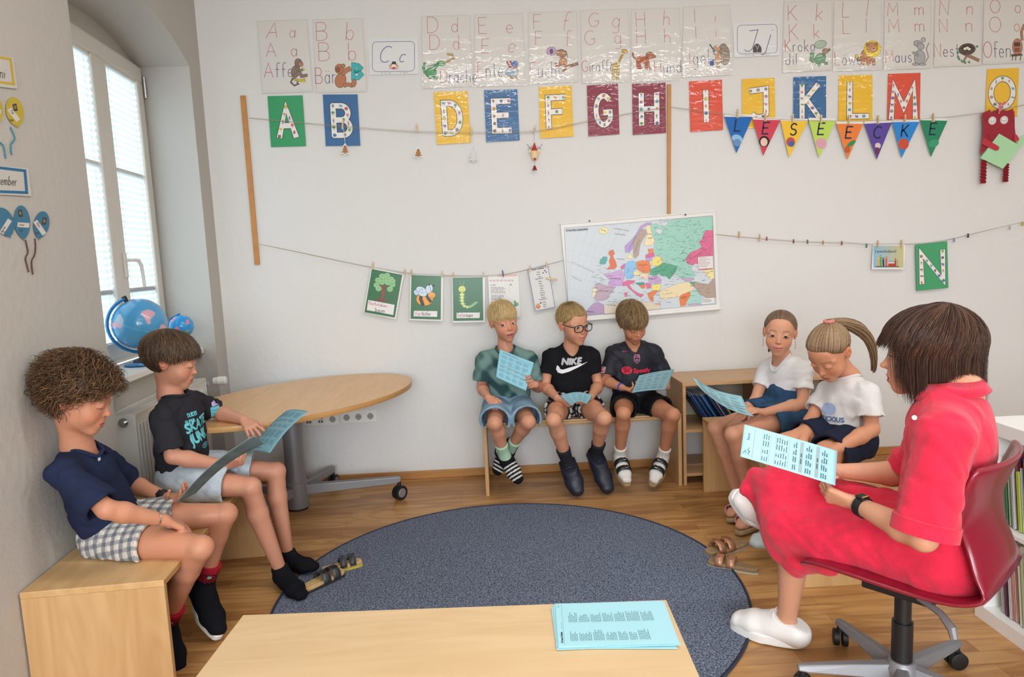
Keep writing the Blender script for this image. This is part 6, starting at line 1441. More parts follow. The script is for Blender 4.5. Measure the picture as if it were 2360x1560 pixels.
    if shell: Q = np.concatenate([Q, SQ+len(P)]); P = np.concatenate([P, SP]); Cc = np.concatenate([Cc, np.repeat((cols[0]*.85)[None], len(SP), 0)])
    return np_mesh(name, P, Q, m, parent, Cc)
M_HAIR = mat('hair', 'ffffff', .42, spec=.35, attr=True)

def tube_np(pts, r, n=8):
    b = MB(); b.tube(pts, r, n); return b
def decal(name, target, draw, origin, uax, vax, m, parent, depth=.25, lift=.0012):
    """prints a flat drawing on cloth: every point is carried along the normal until it meets the cloth"""
    me = target.data; n = len(me.vertices); co = np.empty(n*3, dtype=np.float32); me.vertices.foreach_get('co', co); O = WLOC[target.name]; co = co.reshape(-1, 3)+np.array(O)
    fl = np.empty(len(me.polygons)*4, dtype=np.int32); me.loops.foreach_get('vertex_index', fl)
    o = Vector(origin); u = Vector(uax).normalized(); v = Vector(vax); v = (v-u*v.dot(u)).normalized(); nn = u.cross(v).normalized()
    if nn.y > 0 and abs(nn.y) > .2 and False: nn = -nn
    near = np.linalg.norm(co-np.array(o), axis=1) < depth+.1
    fq = fl.reshape(-1, 4); sel = near[fq].all(1); fq = fq[sel]; ids, inv = np.unique(fq, return_inverse=True)
    bvh = BVHTree.FromPolygons([tuple(map(float, p)) for p in co[ids]], [tuple(map(int, q)) for q in inv.reshape(-1, 4)])
    def mp(x, y, h):
        q = o+u*x+v*y; hit = bvh.ray_cast(q+nn*depth*.5, -nn, depth*1.5)
        p = hit[0] if hit[0] is not None else q
        return p+nn*(lift+h)
    a = Art(mp, h0=0, step=6e-5); a.up = 1; a.maxe = .008; draw(a); ob = a.build(name, m, parent)
    return ob

# ================================================================== people
def J(px, py, Y): p = W(px, py, Y=Y); return np.array(p)
def lerp(a, b, t): return np.array(a)*(1-t)+np.array(b)*t
class Person:
    def __init__(s, label, d):
        s.d = d; s.s = d.get('s', .82); base = np.array(d['pel']); s.root = empty('person', (base[0], base[1], 0.0), label, 'person')
        s.H = head_frame(d['fwd'], d.get('up', (0, 0, 1)), d.get('roll', 0)); s.hs = d.get('hs', 1.0); s.c = np.array(d['head'])
        s.inv = lambda P: ((P-s.c) @ s.H)/s.hs
        k = s.s; s.lat = nrm(d['shR']-d['shL']); mid = (d['shR']+d['shL'])/2; s.mid = mid; s.upv = nrm(mid-d['pel']); s.front = nrm(np.cross(s.upv, s.lat)); s.front = s.front if np.dot(s.front, d['tf']) > 0 else -s.front
        s.hipR = d.get('hipR', d['pel']+nrm(d.get('hlat', s.lat))*.078*k); s.hipL = d.get('hipL', d['pel']-nrm(d.get('hlat', s.lat))*.078*k)
        s.neck = d.get('neck', mid+s.upv*.045*k); s.arms = {}; s.hands = {}; s.seatclip = [((0, 0, d['seat']), (0, 0, -1))] if d.get('seat') else []
    def arm(s, S, full=True):
        d, k = s.d, s.s; sh, el, wr = d['sh'+S], d['el'+S], d['wr'+S]; q = lerp(el, wr, .28)
        return [cone(sh-s.upv*.024*k, lerp(sh, el, .45), .040*k, .039*k, .015), cone(lerp(sh, el, .45), el, .039*k, .033*k, .02), cone(el, q, .035*k, .0385*k, .015), cone(q, wr, .0385*k, .0235*k, .015)]
    def leg(s, S):
        d, k = s.d, s.s; hp = s.hipR if S == 'R' else s.hipL; kn, an = d['kn'+S], d['an'+S]; th = nrm(kn-hp); sn = nrm(an-kn)
        bk = nrm(-(th-sn*np.dot(th, sn))) if abs(np.dot(th, sn)) < .98 else -s.front; cf = lerp(kn, an, .30)+bk*.014*k
        sc_ = s.seatclip; return [cone(hp, lerp(hp, kn, .5), .082*k, .067*k, .02, clips=sc_), cone(lerp(hp, kn, .5), kn, .067*k, .047*k, .015), ball(kn-bk*.004*k, .0445*k, k=.012), cone(kn, cf, .0465*k, .0505*k, .012), cone(cf, an, .0505*k, .0305*k, .015), ball(an, .034*k, k=.01)]
    def build_body(s):
        d, k = s.d, s.s; hp, L = head_prims(s.c, s.H, s.hs, d.get('smile', 0), d.get('lid', 0), nose=d.get('nose', 1), fat=d.get('fat', 1), mouth_open=d.get('mo', 0), ears=d.get('ears', True)); s.L = L
        nb = s.neck; nt_ = L(0, -.018, -.05); body = [cone(nb, nt_, d.get('nr', .050)*k, d.get('nr', .050)*k*.97, .02), cone(nb, s.mid-s.upv*.03*k, .055*k, .07*k, .03)]
        body += [cone(d['shL']-s.upv*.02*k, d['shR']-s.upv*.02*k, .034*k, .034*k, .02), cone(s.mid-s.upv*.10*k, d['pel'], .125*k, .125*k, .04, flat=(s.front, .66), clips=s.seatclip)]
        for S in 'LR': body += s.arm(S)
        for S in 'LR': body += s.leg(S)
        hands = []
        for S in 'LR':
            h = d.get('hand'+S)
            if h is None: continue
            pl, F, fr = hand_prims(d['wr'+S], h['tip'], h['n'], h.get('side', 1 if S == 'L' else -1)*1, h.get('s', k*1.0), h.get('curl', (.5, .55, .6, .65)), h.get('spread', .06), h.get('thumb', (.6, .3)), h.get('tcurl', .3))
            grp = [(F+[], .006*k)]; s.hands[S] = fr; body += pl; body += grp; c = lerp(d['wr'+S], h['tip'], .55); hands.append((c, .115*k+.02))
        prims = hp+body; PP, QQ, off = [], [], 0
        regs = [(s.c, .150*s.hs, .0017 if d.get('near') else .0025)]+[(c, r, .0016 if d.get('near') else .0022) for c, r in hands]
        lo, hi = bounds(prims, .01); v = .006*RES; D, ax = fillD(body+hp[:4], lo, hi, v); P, Q = nets(D, ax, v); P = relax(P, Q, 1)
        cen = P[Q].mean(1); keep = np.ones(len(Q), bool)
        for c, r, _ in regs: keep &= np.abs(cen-c).max(1) > r-.010
        PP.append(P); QQ.append(Q[keep]); off = len(P)
        for i, (c, r, vv) in enumerate(regs):
            D, ax = fillD(prims if i == 0 else body, c-r-.004, c+r+.004, vv*RES); P, Q = nets(D, ax, vv*RES); P = relax(P, Q, 1)
            cen = P[Q].mean(1); k2 = (np.abs(cen-c).max(1) <= r)
            for c3, r3, _ in regs[:i]: k2 &= np.abs(cen-c3).max(1) > r3-.004
            PP.append(P); QQ.append(Q[k2]+off); off += len(P)
        P = np.concatenate(PP); Q = np.concatenate(QQ); col = skin_col(d.get('skin', 'd9a283'), s.inv, d.get('lips', 'b0605f'), d.get('brow', '7a5a44'), d.get('smile', 0), d.get('lid', 0), mo=d.get('mo', 0))(P)
        fc = np.ones(len(P)); 
        for S in 'LR':
            if S in s.hands: wr = d['wr'+S]; fc *= 1
        used = np.unique(Q); remap = np.zeros(len(P), int); remap[used] = np.arange(len(used))
        s.body = np_mesh('body', P[used], remap[Q], M_SKIN, s.root, col[used])
        lid = d.get('lid', 0); iris = np.array(hx(d.get('iris', '4a3528')))
        if lid < .8:
            for sx in (-1, 1):
                n, m = 28, 20; e = L(sx*.031, .0755, .0005); g = nrm(s.H @ np.array(d.get('gaze', (0, 1, -.05)))); b = MB(); V, C = [], []
                for i in range(m+1):
                    for q in range(n):
                        ph = pi*i/m; a = np.array([sin(ph)*cos(2*pi*q/n), sin(ph)*sin(2*pi*q/n), cos(ph)]); f = np.dot(a, g); V.append(e+a*.0132*s.hs); C.append((.01, .01, .01) if f > .955 else (tuple(iris*.7) if f > .80 else hx('cfc6c0')))
                b.add(V, [(i*n+q, (i+1)*n+q, (i+1)*n+(q+1) % n, i*n+(q+1) % n) for i in range(m) for q in range(n)]); b.c = C; b.build('eye', M_EYEW, s.root, smooth=2, cols=True)
    def torso(s, g, w=.15, hem=None, belly=0.0, down=.04):
        """cloth volume round the trunk, g: ease"""
        d, k = s.d, s.s; ch = s.mid-s.upv*.085*k; wa = lerp(ch, d['pel'], .55)+s.front*belly; pe = d['pel']-s.upv*down*k
        sl = s.mid+s.upv*.006*k; return [cone(sl-s.lat*.02*k, d['shL']-s.upv*.024*k, .048*k+g*.5, .042*k+g*.5, .03), cone(sl+s.lat*.02*k, d['shR']-s.upv*.024*k, .048*k+g*.5, .042*k+g*.5, .03), cone(ch, wa, w*.94*k+g, w*.88*k+g, .05, flat=(s.front, .66)), cone(wa, pe, w*.88*k+g, w*.96*k+g, .05, flat=(s.front, .74))]
    def shirt(s, name, m, g=.012, sleeve=.8, hemv=None, hem_off=-.02, sl_r=.062, fold=(.004, 1), col=None, neck_r=.060, w=.15, belly=0., collar=None, vox=.0048, neck_drop=.0, extra=(), neck_fwd=.022, vneck=0, hemp=None):
        d, k = s.d, s.s; hemp = d['pel']+s.upv*hem_off if hemp is None else hemp; hv = -s.upv if hemv is None else nrm(hemv); T = s.torso(g, w, belly=belly, down=.08)
        for p in T[2:]: p.clips = [(hemp, hv)]+s.seatclip
        P = T+list(extra); subs = []
        for S in 'LR':
            sh, el = d['sh'+S], d['el'+S]; ax = nrm(el-sh); e = lerp(sh, el, sleeve); r = sl_r*k+g*.4
            if sleeve > 1: e = lerp(el, d['wr'+S], sleeve-1); ax = nrm(d['wr'+S]-el)
            c1 = cone(sh-s.upv*.024*k, e+ax*.04, .050*k+g*.5, r*1.02, .035, clips=[(e, ax)])
            P.append(c1); ri = (.050*k+g*.5)*.45+r*.55; sh_ = sh-s.upv*.024*k; subs.append(cone(lerp(sh_, e, .55) if sleeve <= 1 else e-ax*.05, e+ax*.08, ri-.014 if sleeve <= 1 else r-.012, r-.010, .002))
        nf = s.neck+s.front*neck_fwd*k; subs.append(cone(nf-s.upv*(.02+neck_drop)*k, nf+s.upv*.16*k, neck_r*k, neck_r*k*1.25, .006))
        if vneck: subs.append(cone(nf+s.front*.03*k-s.upv*vneck*k, nf+s.front*.05*k+s.upv*.05*k, .004*k, .045*k, .01))
        fn = fold_noise(fold[0], fold[1]) if fold else None; o = cloth(name, P, m, s.root, vox, fn, subs, col); s.shirt_o = o
        if collar:
            c0 = nf; hh = np.linspace(.10, -.12, 90)*k; pts = []
            for i in range(40):
                a = 2*pi*i/40; rr = (neck_r*(1+.25*np.clip((hh+.02*k)/(.18*k), 0, 1))+.004)*k; q = c0+(s.front*cos(a)+s.lat*sin(a))*rr[:, None]+s.upv*hh[:, None]
                dd = evalp(P, q); ins_ = np.argwhere(dd < 0); j = ins_[0, 0] if len(ins_) else 40; pts.append(q[j])
            pts = np.array(pts)
            for _ in range(9): pts = (np.roll(pts, 1, 0)+pts*2+np.roll(pts, -1, 0))/4
            P2 = [tuple(p) for p in pts]; b = MB(); b.tube(P2+[P2[0], P2[1]], .0078*k, 8, caps=False, sx=1.0); b.build('collar', collar, s.root, smooth=2)
        return o
    def shorts(s, name, m, g=.012, length=.62, r=(.088, .080), fold=(.0035, 2), col=None, vox=.0048, up=.05, flare=1.0, cuts=None):
        d, k = s.d, s.s; pe = d['pel']; P = [cone(pe+s.upv*up, pe-s.upv*.02, .128*k+g, .14*k+g, .04, flat=(s.front, .8), clips=s.seatclip)]; subs = []
        for S, hp in (('R', s.hipR), ('L', s.hipL)):
            kn = d['kn'+S]; ax = nrm(kn-hp); e = lerp(hp, kn, length); P.append(cone(hp, e+ax*.05, r[0]*k+g, r[1]*k*flare+g, .03, clips=[(e, ax)]+s.seatclip)); subs.append(cone(lerp(hp, kn, length*.6), e+ax*.09, r[1]*k*flare+g-.016, r[1]*k*flare+g-.011, .002))
        return cloth(name, P, m, s.root, vox, fold_noise(*fold), subs, col)
    def foot_frame(s, S):
        d = s.d; A, T = d['an'+S], d['toe'+S]; f0 = nrm(T-A); sh = nrm(d['kn'+S]-A); L = np.linalg.norm(T-A)
        u0 = sh-f0*np.dot(sh, f0); u0 = nrm(u0) if np.linalg.norm(u0) > .2 else nrm(np.array([0, 0, 1.])-f0*f0[2])
        if 'fu'+S in d: u0 = nrm(np.array(d['fu'+S])-f0*np.dot(d['fu'+S], f0))
        a = math.asin(min(.045*s.s/L, .6)); f = f0*cos(a)+u0*sin(a); u = u0*cos(a)-f0*sin(a); return A, T, f, u, np.cross(f, u)
    def foot_prims(s, S, g=0.0, up=.0):
        A, T, f, u, r = s.foot_frame(S); k = s.s; L = np.dot(T-A, f); b = A-u*.026*k; hl = b-f*.032*k-u*.014*k; bl = A+f*L*.62-u*.043*k; tt = A+f*(L-.016*k)-u*.047*k
        P = [cone(A+u*.01*k, b+f*L*.2, .033*k+g, .031*k+g, .03), ball(hl, .031*k+g, k=.03), cone(b+f*L*.2-u*.002*k, bl+u*.006*k, .031*k+g, .024*k+g, .03)]
        for q in (-1, 1): P += [cone(hl+r*q*.002*k, bl+r*q*.020*k, .026*k+g, .021*k+g, .03), cone(bl+r*q*.020*k, tt+r*q*.013*k-f*(.006*k if q > 0 else 0), .021*k+g, .0165*k+g, .02)]
        return P
    def sock(s, S, m, top=.10, g=.004, col=None, name='sock', fold=(.0012, 5)):
        A, T, f, u, r = s.foot_frame(S); k = s.s; sn = nrm(s.d['kn'+S]-A); e = A+sn*top
        P = s.foot_prims(S, g)+[cone(A, e+sn*.03, .034*k+g, .0345*k+g+.11*top*k, .02, clips=[(e, sn)])]
        return cloth(name, P, m, s.root, .004, fold_noise(*fold, wl=.03) if fold else None, (), col)
def cyl_axis(P, a, d): q = P-a; t = q @ d; return t, q
def sole(pp, S, m, name='sole', g=.010, th=.018, drop=.060, parent=None, toe_ext=.012):
    """a shoe sole following the foot"""
    A, T, f, u, r = pp.foot_frame(S); k = pp.s; L = np.dot(T-A, f); LL = L+.055*k+toe_ext; N = 44; out = []
    base = A-u*(drop*k)
    for i in range(N):
        a = 2*pi*i/N; x = (1-cos(a))/2; w = (.030+.010*sin(pi*min(x*1.0, 1))**2+(.006 if x > .5 else 0)*sin(pi*x))*k+g; y = sin(a); out.append((x*LL, (abs(y)**.62)*w*(1 if y > 0 else -1)))
    b = MB(); o = base-f*.055*k
    b.prism(out, o, f, r, -u*th); return b.build(name, m, pp.root if parent is None else parent, bevel=min(.004, th*.3), smooth=True)

def mk(label, **d):
    t = d.pop('_', None); return Person(label, {k: v for k, v in d.items()})
FAB = dict(rough=.9, spec=.15, bump=.5, bscale=420, fold=.006)
M_NAVY = mat('navy_jersey', '232b45', **FAB); M_CHAR = mat('charcoal_jersey', '2c2b30', **FAB); M_BLK = mat('black_jersey', '17171b', **FAB); M_WHT = mat('white_jersey', 'e4e2e2', **FAB); M_KIT = mat('dark_football_shirt', '1c1e28', rough=.6, spec=.3, bump=.3, bscale=300, fold=.005)
M_COLR = mat('cloth_colours', 'ffffff', rough=.92, spec=.12, bump=.5, bscale=420, attr=True, fold=.004)
M_DENIM = mat('blue_denim', '7f9bb0', rough=.95, spec=.1, bump=.8, bscale=380, var=.22, vscale=16); M_LDENIM = mat('light_washed_denim', 'b9c4cc', rough=.95, spec=.1, bump=.8, bscale=380, var=.16, vscale=22); M_DDENIM = mat('dark_denim', '35516f', rough=.95, spec=.1, bump=.8, bscale=380, var=.2, vscale=20)
M_LINEN = mat('red_linen', 'e02a48', rough=.85, spec=.15, bump=1.0, bscale=330, var=.08, vscale=30, sheen=.2, fold=.009)
M_SOCKB = mat('black_knit', '18181d', rough=.95, spec=.1, bump=.5, bscale=500); M_SOCKW = mat('white_knit', 'dedbd6', rough=.95, spec=.1, bump=.5, bscale=500); M_SOCKG = mat('mint_knit', 'a9c8ae', rough=.95, spec=.1, bump=.5, bscale=500); M_SOCKD = mat('dark_grey_knit', '2b2c31', rough=.95, spec=.1, bump=.5, bscale=500)
M_PINT = mat('print_on_cloth', 'ffffff', .7, spec=.15, attr=True)
def tie_dye(P):
    a, b = np.array(hx('6f8c86')), np.array(hx('2e4a4c')); C = np.zeros((len(P), 3))
    n = np.sin(P[:, 0]*31+2.2*np.sin(P[:, 2]*27+1)+1.7*np.sin(P[:, 1]*22))*.5+np.sin(P[:, 2]*43+2.0*np.sin(P[:, 0]*38)+P[:, 1]*15)*.35+np.sin(P[:, 0]*90+P[:, 2]*70)*.15; w = np.clip(n*1.3+.35, 0, 1)[:, None]; return a*(1-w)+b*w
def wrap_line(a, b, r, n=3, w=.0016, th=0.): pass

def ring_on(pp, name, at, axis, r, w, m, th=.004, flat=None):
    """a band around a limb"""
    ax = nrm(axis); u = nrm(np.cross(ax, [0, 0, 1.]) if abs(ax[2]) < .9 else np.cross(ax, [1., 0, 0])); v = np.cross(ax, u); b = MB(); n = 36; V = []
    for rr, h in ((r, -w/2), (r+th, -w/2), (r+th, w/2), (r, w/2)):
        for i in range(n): a = 2*pi*i/n; V.append(at+ax*h+(u*cos(a)+v*sin(a))*rr)
    b.add(V, [(j*n+i, ((j+1) % 4)*n+i, ((j+1) % 4)*n+(i+1) % n, j*n+(i+1) % n) for j in range(4) for i in range(n)]); return b.build(name, m, pp.root, smooth=True)

# sheets of paper that are held
def held_sheet(label, co, bend, draw, grp=None, col='9fc9d2', name='paper_sheet', bdir=None):
    """co: four world corners (top-left, top-right, bottom-right, bottom-left as printed), bend: sag of the middle"""
    c = [Vector(p) for p in co]; nn = (c[1]-c[0]).cross(c[3]-c[0]).normalized(); bd = Vector(bdir) if bdir is not None else nn
    def S(u, v, h=0):
        q = (c[0]*(1-u)+c[1]*u)*(1-v)+(c[3]*(1-u)+c[2]*u)*v; w = bend[0]*sin(pi*u)+bend[1]*sin(pi*v)+bend[2]*(2*u-1)*(2*v-1); return q+bd*w-nn*h*fs
    zc = min(p.z for p in c); fs = -1 if (Vector((0, 0, CAM_H))-(c[0]+c[2])/2).dot(nn) > 0 else 1; t = empty(name, ((c[0]+c[2])/2).xy.to_3d()+Vector((0, 0, zc)), label, 'sheet of paper', grp); b = MB(); b.grid(lambda u, v: S(u, v), 16, 16); o = b.build('sheet', mat('paper_'+col, col, .7, spec=.2), t, smooth=2, fix=False)
    md = o.modifiers.new('s', 'SOLIDIFY'); md.thickness = .0005; md.offset = 0
    for sgn in ((1, -1) if draw else ()):
        a = Art(lambda x, y, h: S(x, y/1.41, (h+.0006)*sgn), h0=0, step=2e-5); a.maxe = .12; draw(a); a.build('printed_text', M_PRINT, t)
        if True: break
    t['_n'] = 0; del t['_n']; return t
def sheet_text(seed=1, tone='4b6470'):
    def d(a):
        a.rect(.1, .08, .55, .1, tone); a.rect(.06, .13, .94, .155, '7fa3ac')
        for r, (y0, y1) in enumerate(((.2, .36), (.42, .66), (.72, .84), (.92, 1.04), (1.1, 1.3))):
            if r in (2, 3): a.rect(.05, y0-.02, .95, y0+.025, '86a0a6')
            a.dashes(.08, y0+.02, .95, y1, 5 if r < 4 else 8, tone, seed+r, .85, .35, 4)
    return d
def sheet_face(a):
    """worksheet with a heading, tables, shaded bars and a small drawing, text running along the long side"""
    T = '3f4f58'; a.rect(.05, .17, .95, .175, '5f7880')
    for y, n in ((.30, 3), (.50, 5)):
        a.stroke([(.06, y), (.94, y), (.94, y+.06*n/1.5), (.06, y+.06*n/1.5)], .003, T, closed=True); a.dashes(.08, y+.012, .94, y+.058*n/1.5, n, T, 3, .8, .4, 4)
    for y in (.86, 1.10): a.rect(.05, y, .95, y+.055, '93aab0'); a.dashes(.3, y+.015, .7, y+.045, 1, T, 9, 1, .8, 2)
    for y, n in ((.76, 2), (.95, 3), (1.18, 3)):
        for i in range(n+1): a.stroke([(.06, y+i*.035), (.94, y+i*.035)], .002, '5f7880')
        a.dashes(.08, y+.008, .94, y+.035*n, n, T, 5, .8, .5, 4)
    a.text('Rund um', .56, .10, .035, T, w=.007, slant=.2, sx=1.3); a.ell(.2, .09, .05, .035, T); a.ell(.2, .09, .04, .027, '9fc9d2'); a.stroke([(.1, .13), (.16, .11), (.22, .13), (.28, .10), (.34, .12)], .008, T); a.stroke([(.14, .06), (.12, .03), (.2, .05)], .007, T)

def std_line(front=.060, side=.004, ear=-.004, back=-.062, side_w=1.35):
    """height of the hair edge round the head"""
    K = [(0, front), (.55, front-.004), (.95, (front+side)/2), (side_w, side), (1.75, ear), (2.1, -.035), (2.5, back), (3.15, back-.006)]
    def f(ph):
        a = abs(ph)
        for i in range(len(K)-1):
            if a <= K[i+1][0]: t = (a-K[i][0])/(K[i+1][0]-K[i][0]); return K[i][1]*(1-t)+K[i+1][1]*t
        return K[-1][1]
    return f
# ---------- the three boys on the bench at the back wall
def boy_tiedye():
    p = Person('person in a green tie-dye t-shirt and jean shorts on the back bench', dict(s=.84, hs=1.03, seat=.447, pel=J(1170, 936, 4.13), tf=(0, -1, 0), head=J(1161, 742, 4.11), fwd=(.32, -.94, -.06), up=(.0, 0, 1), roll=.10,
        neck=J(1165, 806, 4.13), shR=J(1116, 822, 4.13), shL=J(1219, 820, 4.13), elR=J(1110, 893, 4.09), elL=J(1240, 893, 4.11), wrR=J(1125, 916, 3.93), wrL=J(1234, 886, 3.95),
        knR=J(1140, 975, 3.79), knL=J(1218, 972, 3.80), anR=J(1163, 1048, 3.93), anL=J(1176, 1032, 4.02), toeR=J(1197, 1110, 3.90), toeL=J(1143, 1090, 4.02),
        handR=dict(tip=J(1154, 948, 3.83), n=(.5, .2, -.6), curl=(1.0, 1.1, 1.2, 1.25), thumb=(.5, .5), side=1), handL=dict(tip=J(1196, 884, 3.88), n=(-.2, -.5, .3), curl=(.75, .8, .85, .9), thumb=(.5, .5), side=1),
        skin='c98e72', lips='b0606a', brow='b08a5a', iris='5a4a3a', gaze=(.5, .85, .0), mo=.4, lid=.5))
    p.build_body()
    p.shirt('t_shirt', M_COLR, g=.018, sleeve=.82, sl_r=.072, fold=(.009, 3), col=tie_dye, collar=mat('teal_rib', '35504f', .9), neck_r=.066, hem_off=-.01, w=.155)
    p.shorts('jean_shorts', M_DENIM, g=.014, length=.90, r=(.095, .088), flare=1.05, fold=(.006, 4)); seams(p)
    for S in 'RL': p.sock(S, M_SOCKG, .09); slipper(p, S)
    A = lambda x, y, Y: W(x, y, Y=Y)
    held_sheet('blue printed sheet held in front of the green tie-dye t-shirt', [A(1151.7, 804.6, 3.93), A(1230.6, 835.4, 3.90), A(1212, 900.5, 3.86), A(1143, 868.7, 3.88)], (.006, .004, 0), sheet_text(3), 'blue printed sheets held by the children', col='8cc3d2')
    st = dict(line=std_line(.034, .012, .010, -.048), thick=.12, crown=(0, -.25, .95), body=lambda ph, t: .2+.8*cos(t*1.45), lock=lambda ph, R, st_: dict(taper=.72, lift=R.uniform(.12, .24), over=(R.uniform(-.02, .10) if abs(ph) < 1.0 else R.uniform(-.04, .03)), swirl=R.normal(0, .35), length=R.uniform(.3, .6), tip=R.uniform(-.02, .06)))
    locks('hair', p.c, p.H, p.hs, M_HAIR, p.root, st, 3, 3600, ('c09c62', 'ecd7a4'), w=.0020)
    return p
def seams(p):
    """stitched hem edges of denim legs"""
    for S, hp in (('R', p.hipR), ('L', p.hipL)): pass
def slipper(p, S):
    """black slip-on with white stripes"""
    A, T, f, u, r = p.foot_frame(S); k = p.s
    def col(P):
        t = (P-A) @ f; L = np.linalg.norm(T-A); s_ = ((t/L*8.5) % 1 < .42)*(t > L*.36)*(t < L*.9)*(((P-A) @ u) > -.055*k); C = np.tile(np.array(hx('18181c')), (len(P), 1)); C[s_ > 0] = hx('d9d6d2'); return C
    cl = [(A+f*.035*k, nrm(-f*.75+u*.35)*1.0)]
    P = p.foot_prims(S, .008)
    for q in P: q.clips = [(A+f*.0*k-u*.012*k, nrm(u*1.0-f*.55))]
    cloth('slipper', P, M_COLR, p.root, .004, None, [], col); sole(p, S, M_BLACK, g=.006, th=.010, drop=.058)
def boy_swoosh():
    p = Person('person with black glasses in a black t-shirt on the middle of the back bench', dict(s=.88, hs=1.05, seat=.447, pel=J(1318, 930, 4.13), tf=(0, -1, 0), head=J(1321, 748, 4.05), fwd=(.47, -.87, -.10), up=(.06, 0, 1), roll=.10,
        neck=J(1316, 806, 4.11), shR=J(1268, 816, 4.12), shL=J(1362, 812, 4.12), elR=J(1256, 890, 4.10), elL=J(1379, 888, 4.10), wrR=J(1284, 917, 3.92), wrL=J(1362, 914, 3.92),
        knR=J(1276, 968, 3.76), knL=J(1392, 964, 3.76), anR=J(1308, 1066, 3.93), anL=J(1374, 1046, 4.00), toeR=J(1332, 1136, 3.83), toeL=J(1402, 1130, 3.86),
        handR=dict(tip=J(1318, 937, 3.85), n=(.6, .3, .5), curl=(.85, .9, .95, 1.0), thumb=(.5, .4), side=-1), handL=dict(tip=J(1330, 932, 3.85), n=(-.6, .3, .5), curl=(.85, .9, .95, 1.0), thumb=(.5, .4), side=1),
        skin='cd9375', lips='b56a66', brow='a88858', iris='4a5a6a', gaze=(-.1, 1, -.05), smile=1.0, lid=.35))
    p.build_body()
    p.shirt('t_shirt', M_BLK, g=.012, sleeve=.62, sl_r=.058, fold=(.008, 7), neck_r=.058, hem_off=.02, w=.15, collar=M_BLK)
    def bw(P): n = np.sin(P[:, 0]*140+3*np.sin(P[:, 2]*90))+np.sin(P[:, 1]*120+2*np.sin(P[:, 0]*110)); w = (n > .35)[:, None]; return np.where(w, np.array(hx('b9b5b2')), np.array(hx('1b1b1e')))
    p.shorts('patterned_shorts', M_COLR, g=.012, length=.46, r=(.088, .084), fold=(.004, 9), col=lambda P: np.where((((P-p.d['pel']) @ p.front) < .20)[:, None], bw(P), np.array(hx('17171a'))))
    for S in 'RL': p.sock(S, M_SOCKD, .12); clog(p, S)
    c = p.mid-p.upv*.10*p.s+p.front*.03; o = c; u_, v_ = -p.lat, p.upv
    def dr(a):
        a.font('NIKE', -.068, .034, .040, 'b9b9bc', shear=.22, bold=.0035, width=.118)
        a.h += 3e-4; a.poly([(-.092, .030), (-.098, .006), (-.088, -.014), (-.064, -.020), (-.02, -.008), (.095, .044), (-.02, .016), (-.058, .004), (-.074, .008), (-.080, .022)], 'e9e9ea')
    decal('printed_swoosh', p.shirt_o, dr, o, p.lat*-1 if np.dot(p.lat, CR) < 0 else p.lat, v_, M_PINT, p.root)
    glasses(p)
    A = lambda x, y, Y: W(x, y, Y=Y)
    held_sheet('blue sheet folded upward between the hands of the person with glasses', [A(1291, 912, 3.86), A(1366, 911, 3.86), A(1352, 932, 3.80), A(1316, 934, 3.80)], (-.03, .004, 0), sheet_text(5), 'blue printed sheets held by the children', col='84b0bb')
    st = dict(line=std_line(.062, .014, .012, -.045), thick=.09, body=lambda ph, t: .2+.8*cos(t*1.5), crown=(0, -.3, .94), lock=lambda ph, R, st_: dict(taper=.85, lift=R.uniform(.08, .20), over=R.uniform(-.05, .03), swirl=R.normal(0, .2), length=R.uniform(.15, .3), tip=R.uniform(0, .09)))
    locks('hair', p.c, p.H, p.hs, M_HAIR, p.root, st, 8, 3800, ('9a7c50', 'd2b67e'), w=.0017)
    return p
def clog(p, S):
    P = p.foot_prims(S, .015); A, T, f, u, r = p.foot_frame(S); k = p.s
    for q in P: q.clips = [(A-u*.020*k+f*.012, nrm(u*1.0-f*.25)), (A-u*.03*k-f*.02, nrm(-f+u*.2))]
    cloth('clog', P, mat('clog_rubber', '1c2132', .45), p.root, .004, None); sole(p, S, mat('clog_rubber', '1c2132', .45), g=.010, th=.022, drop=.050)
    q0 = A+f*.050*k+u*.012*k; b = MB(); b.tube([q0+r*.045*k-u*.03*k, q0+r*.030*k+u*.002, q0+u*.010*k, q0-r*.030*k+u*.002, q0-r*.045*k-u*.03*k], .008*k, 8, sx=1.6); b.build('strap', mat('clog_rubber', '', .4), p.root, smooth=True)
def sandal(p, S, m, solem, straps=(.30, .60), bare=False):
    A, T, f, u, r = p.foot_frame(S); k = p.s; L = np.dot(T-A, f)
    o = sole(p, S, mat('cork', 'a58963', .85, var=.15, vscale=60), 'footbed', g=.008, th=.014, drop=.066)
    s2 = sole(p, S, solem, 'sole', g=.010, th=.008, drop=.080)
    for q in straps:
        c = A+f*L*q; b = MB(); n = 16; V = []
        for i in range(n+1):
            a = -2.0+4.0*i/n
            for w in (-.017, .017):
                qq = q+w*k/L; top = (.032-.040*qq)*k+.004; bot = -.072*k; V.append(A+f*(L*q+w*k)+r*(sin(a)*.052*k)+u*((top+bot)/2+cos(a)*(top-bot)/2))
        b.add(V, [(2*i, 2*i+1, 2*i+3, 2*i+2) for i in range(n)]); st = b.build('strap', m, p.root, solid=.004, smooth=True, fix=False)
        sd = 1 if S == 'L' else -1; bk = c+u*((.037-.040*q)*k+.006)+r*.014*k*sd; b = MB(); b.tube([bk+f*.013*k+r*.009*k, bk+f*.013*k-r*.011*k, bk-f*.013*k-r*.011*k, bk-f*.013*k+r*.009*k, bk+f*.013*k+r*.009*k], .0016, 6); b.build('buckle', M_CHROME, st, smooth=True)
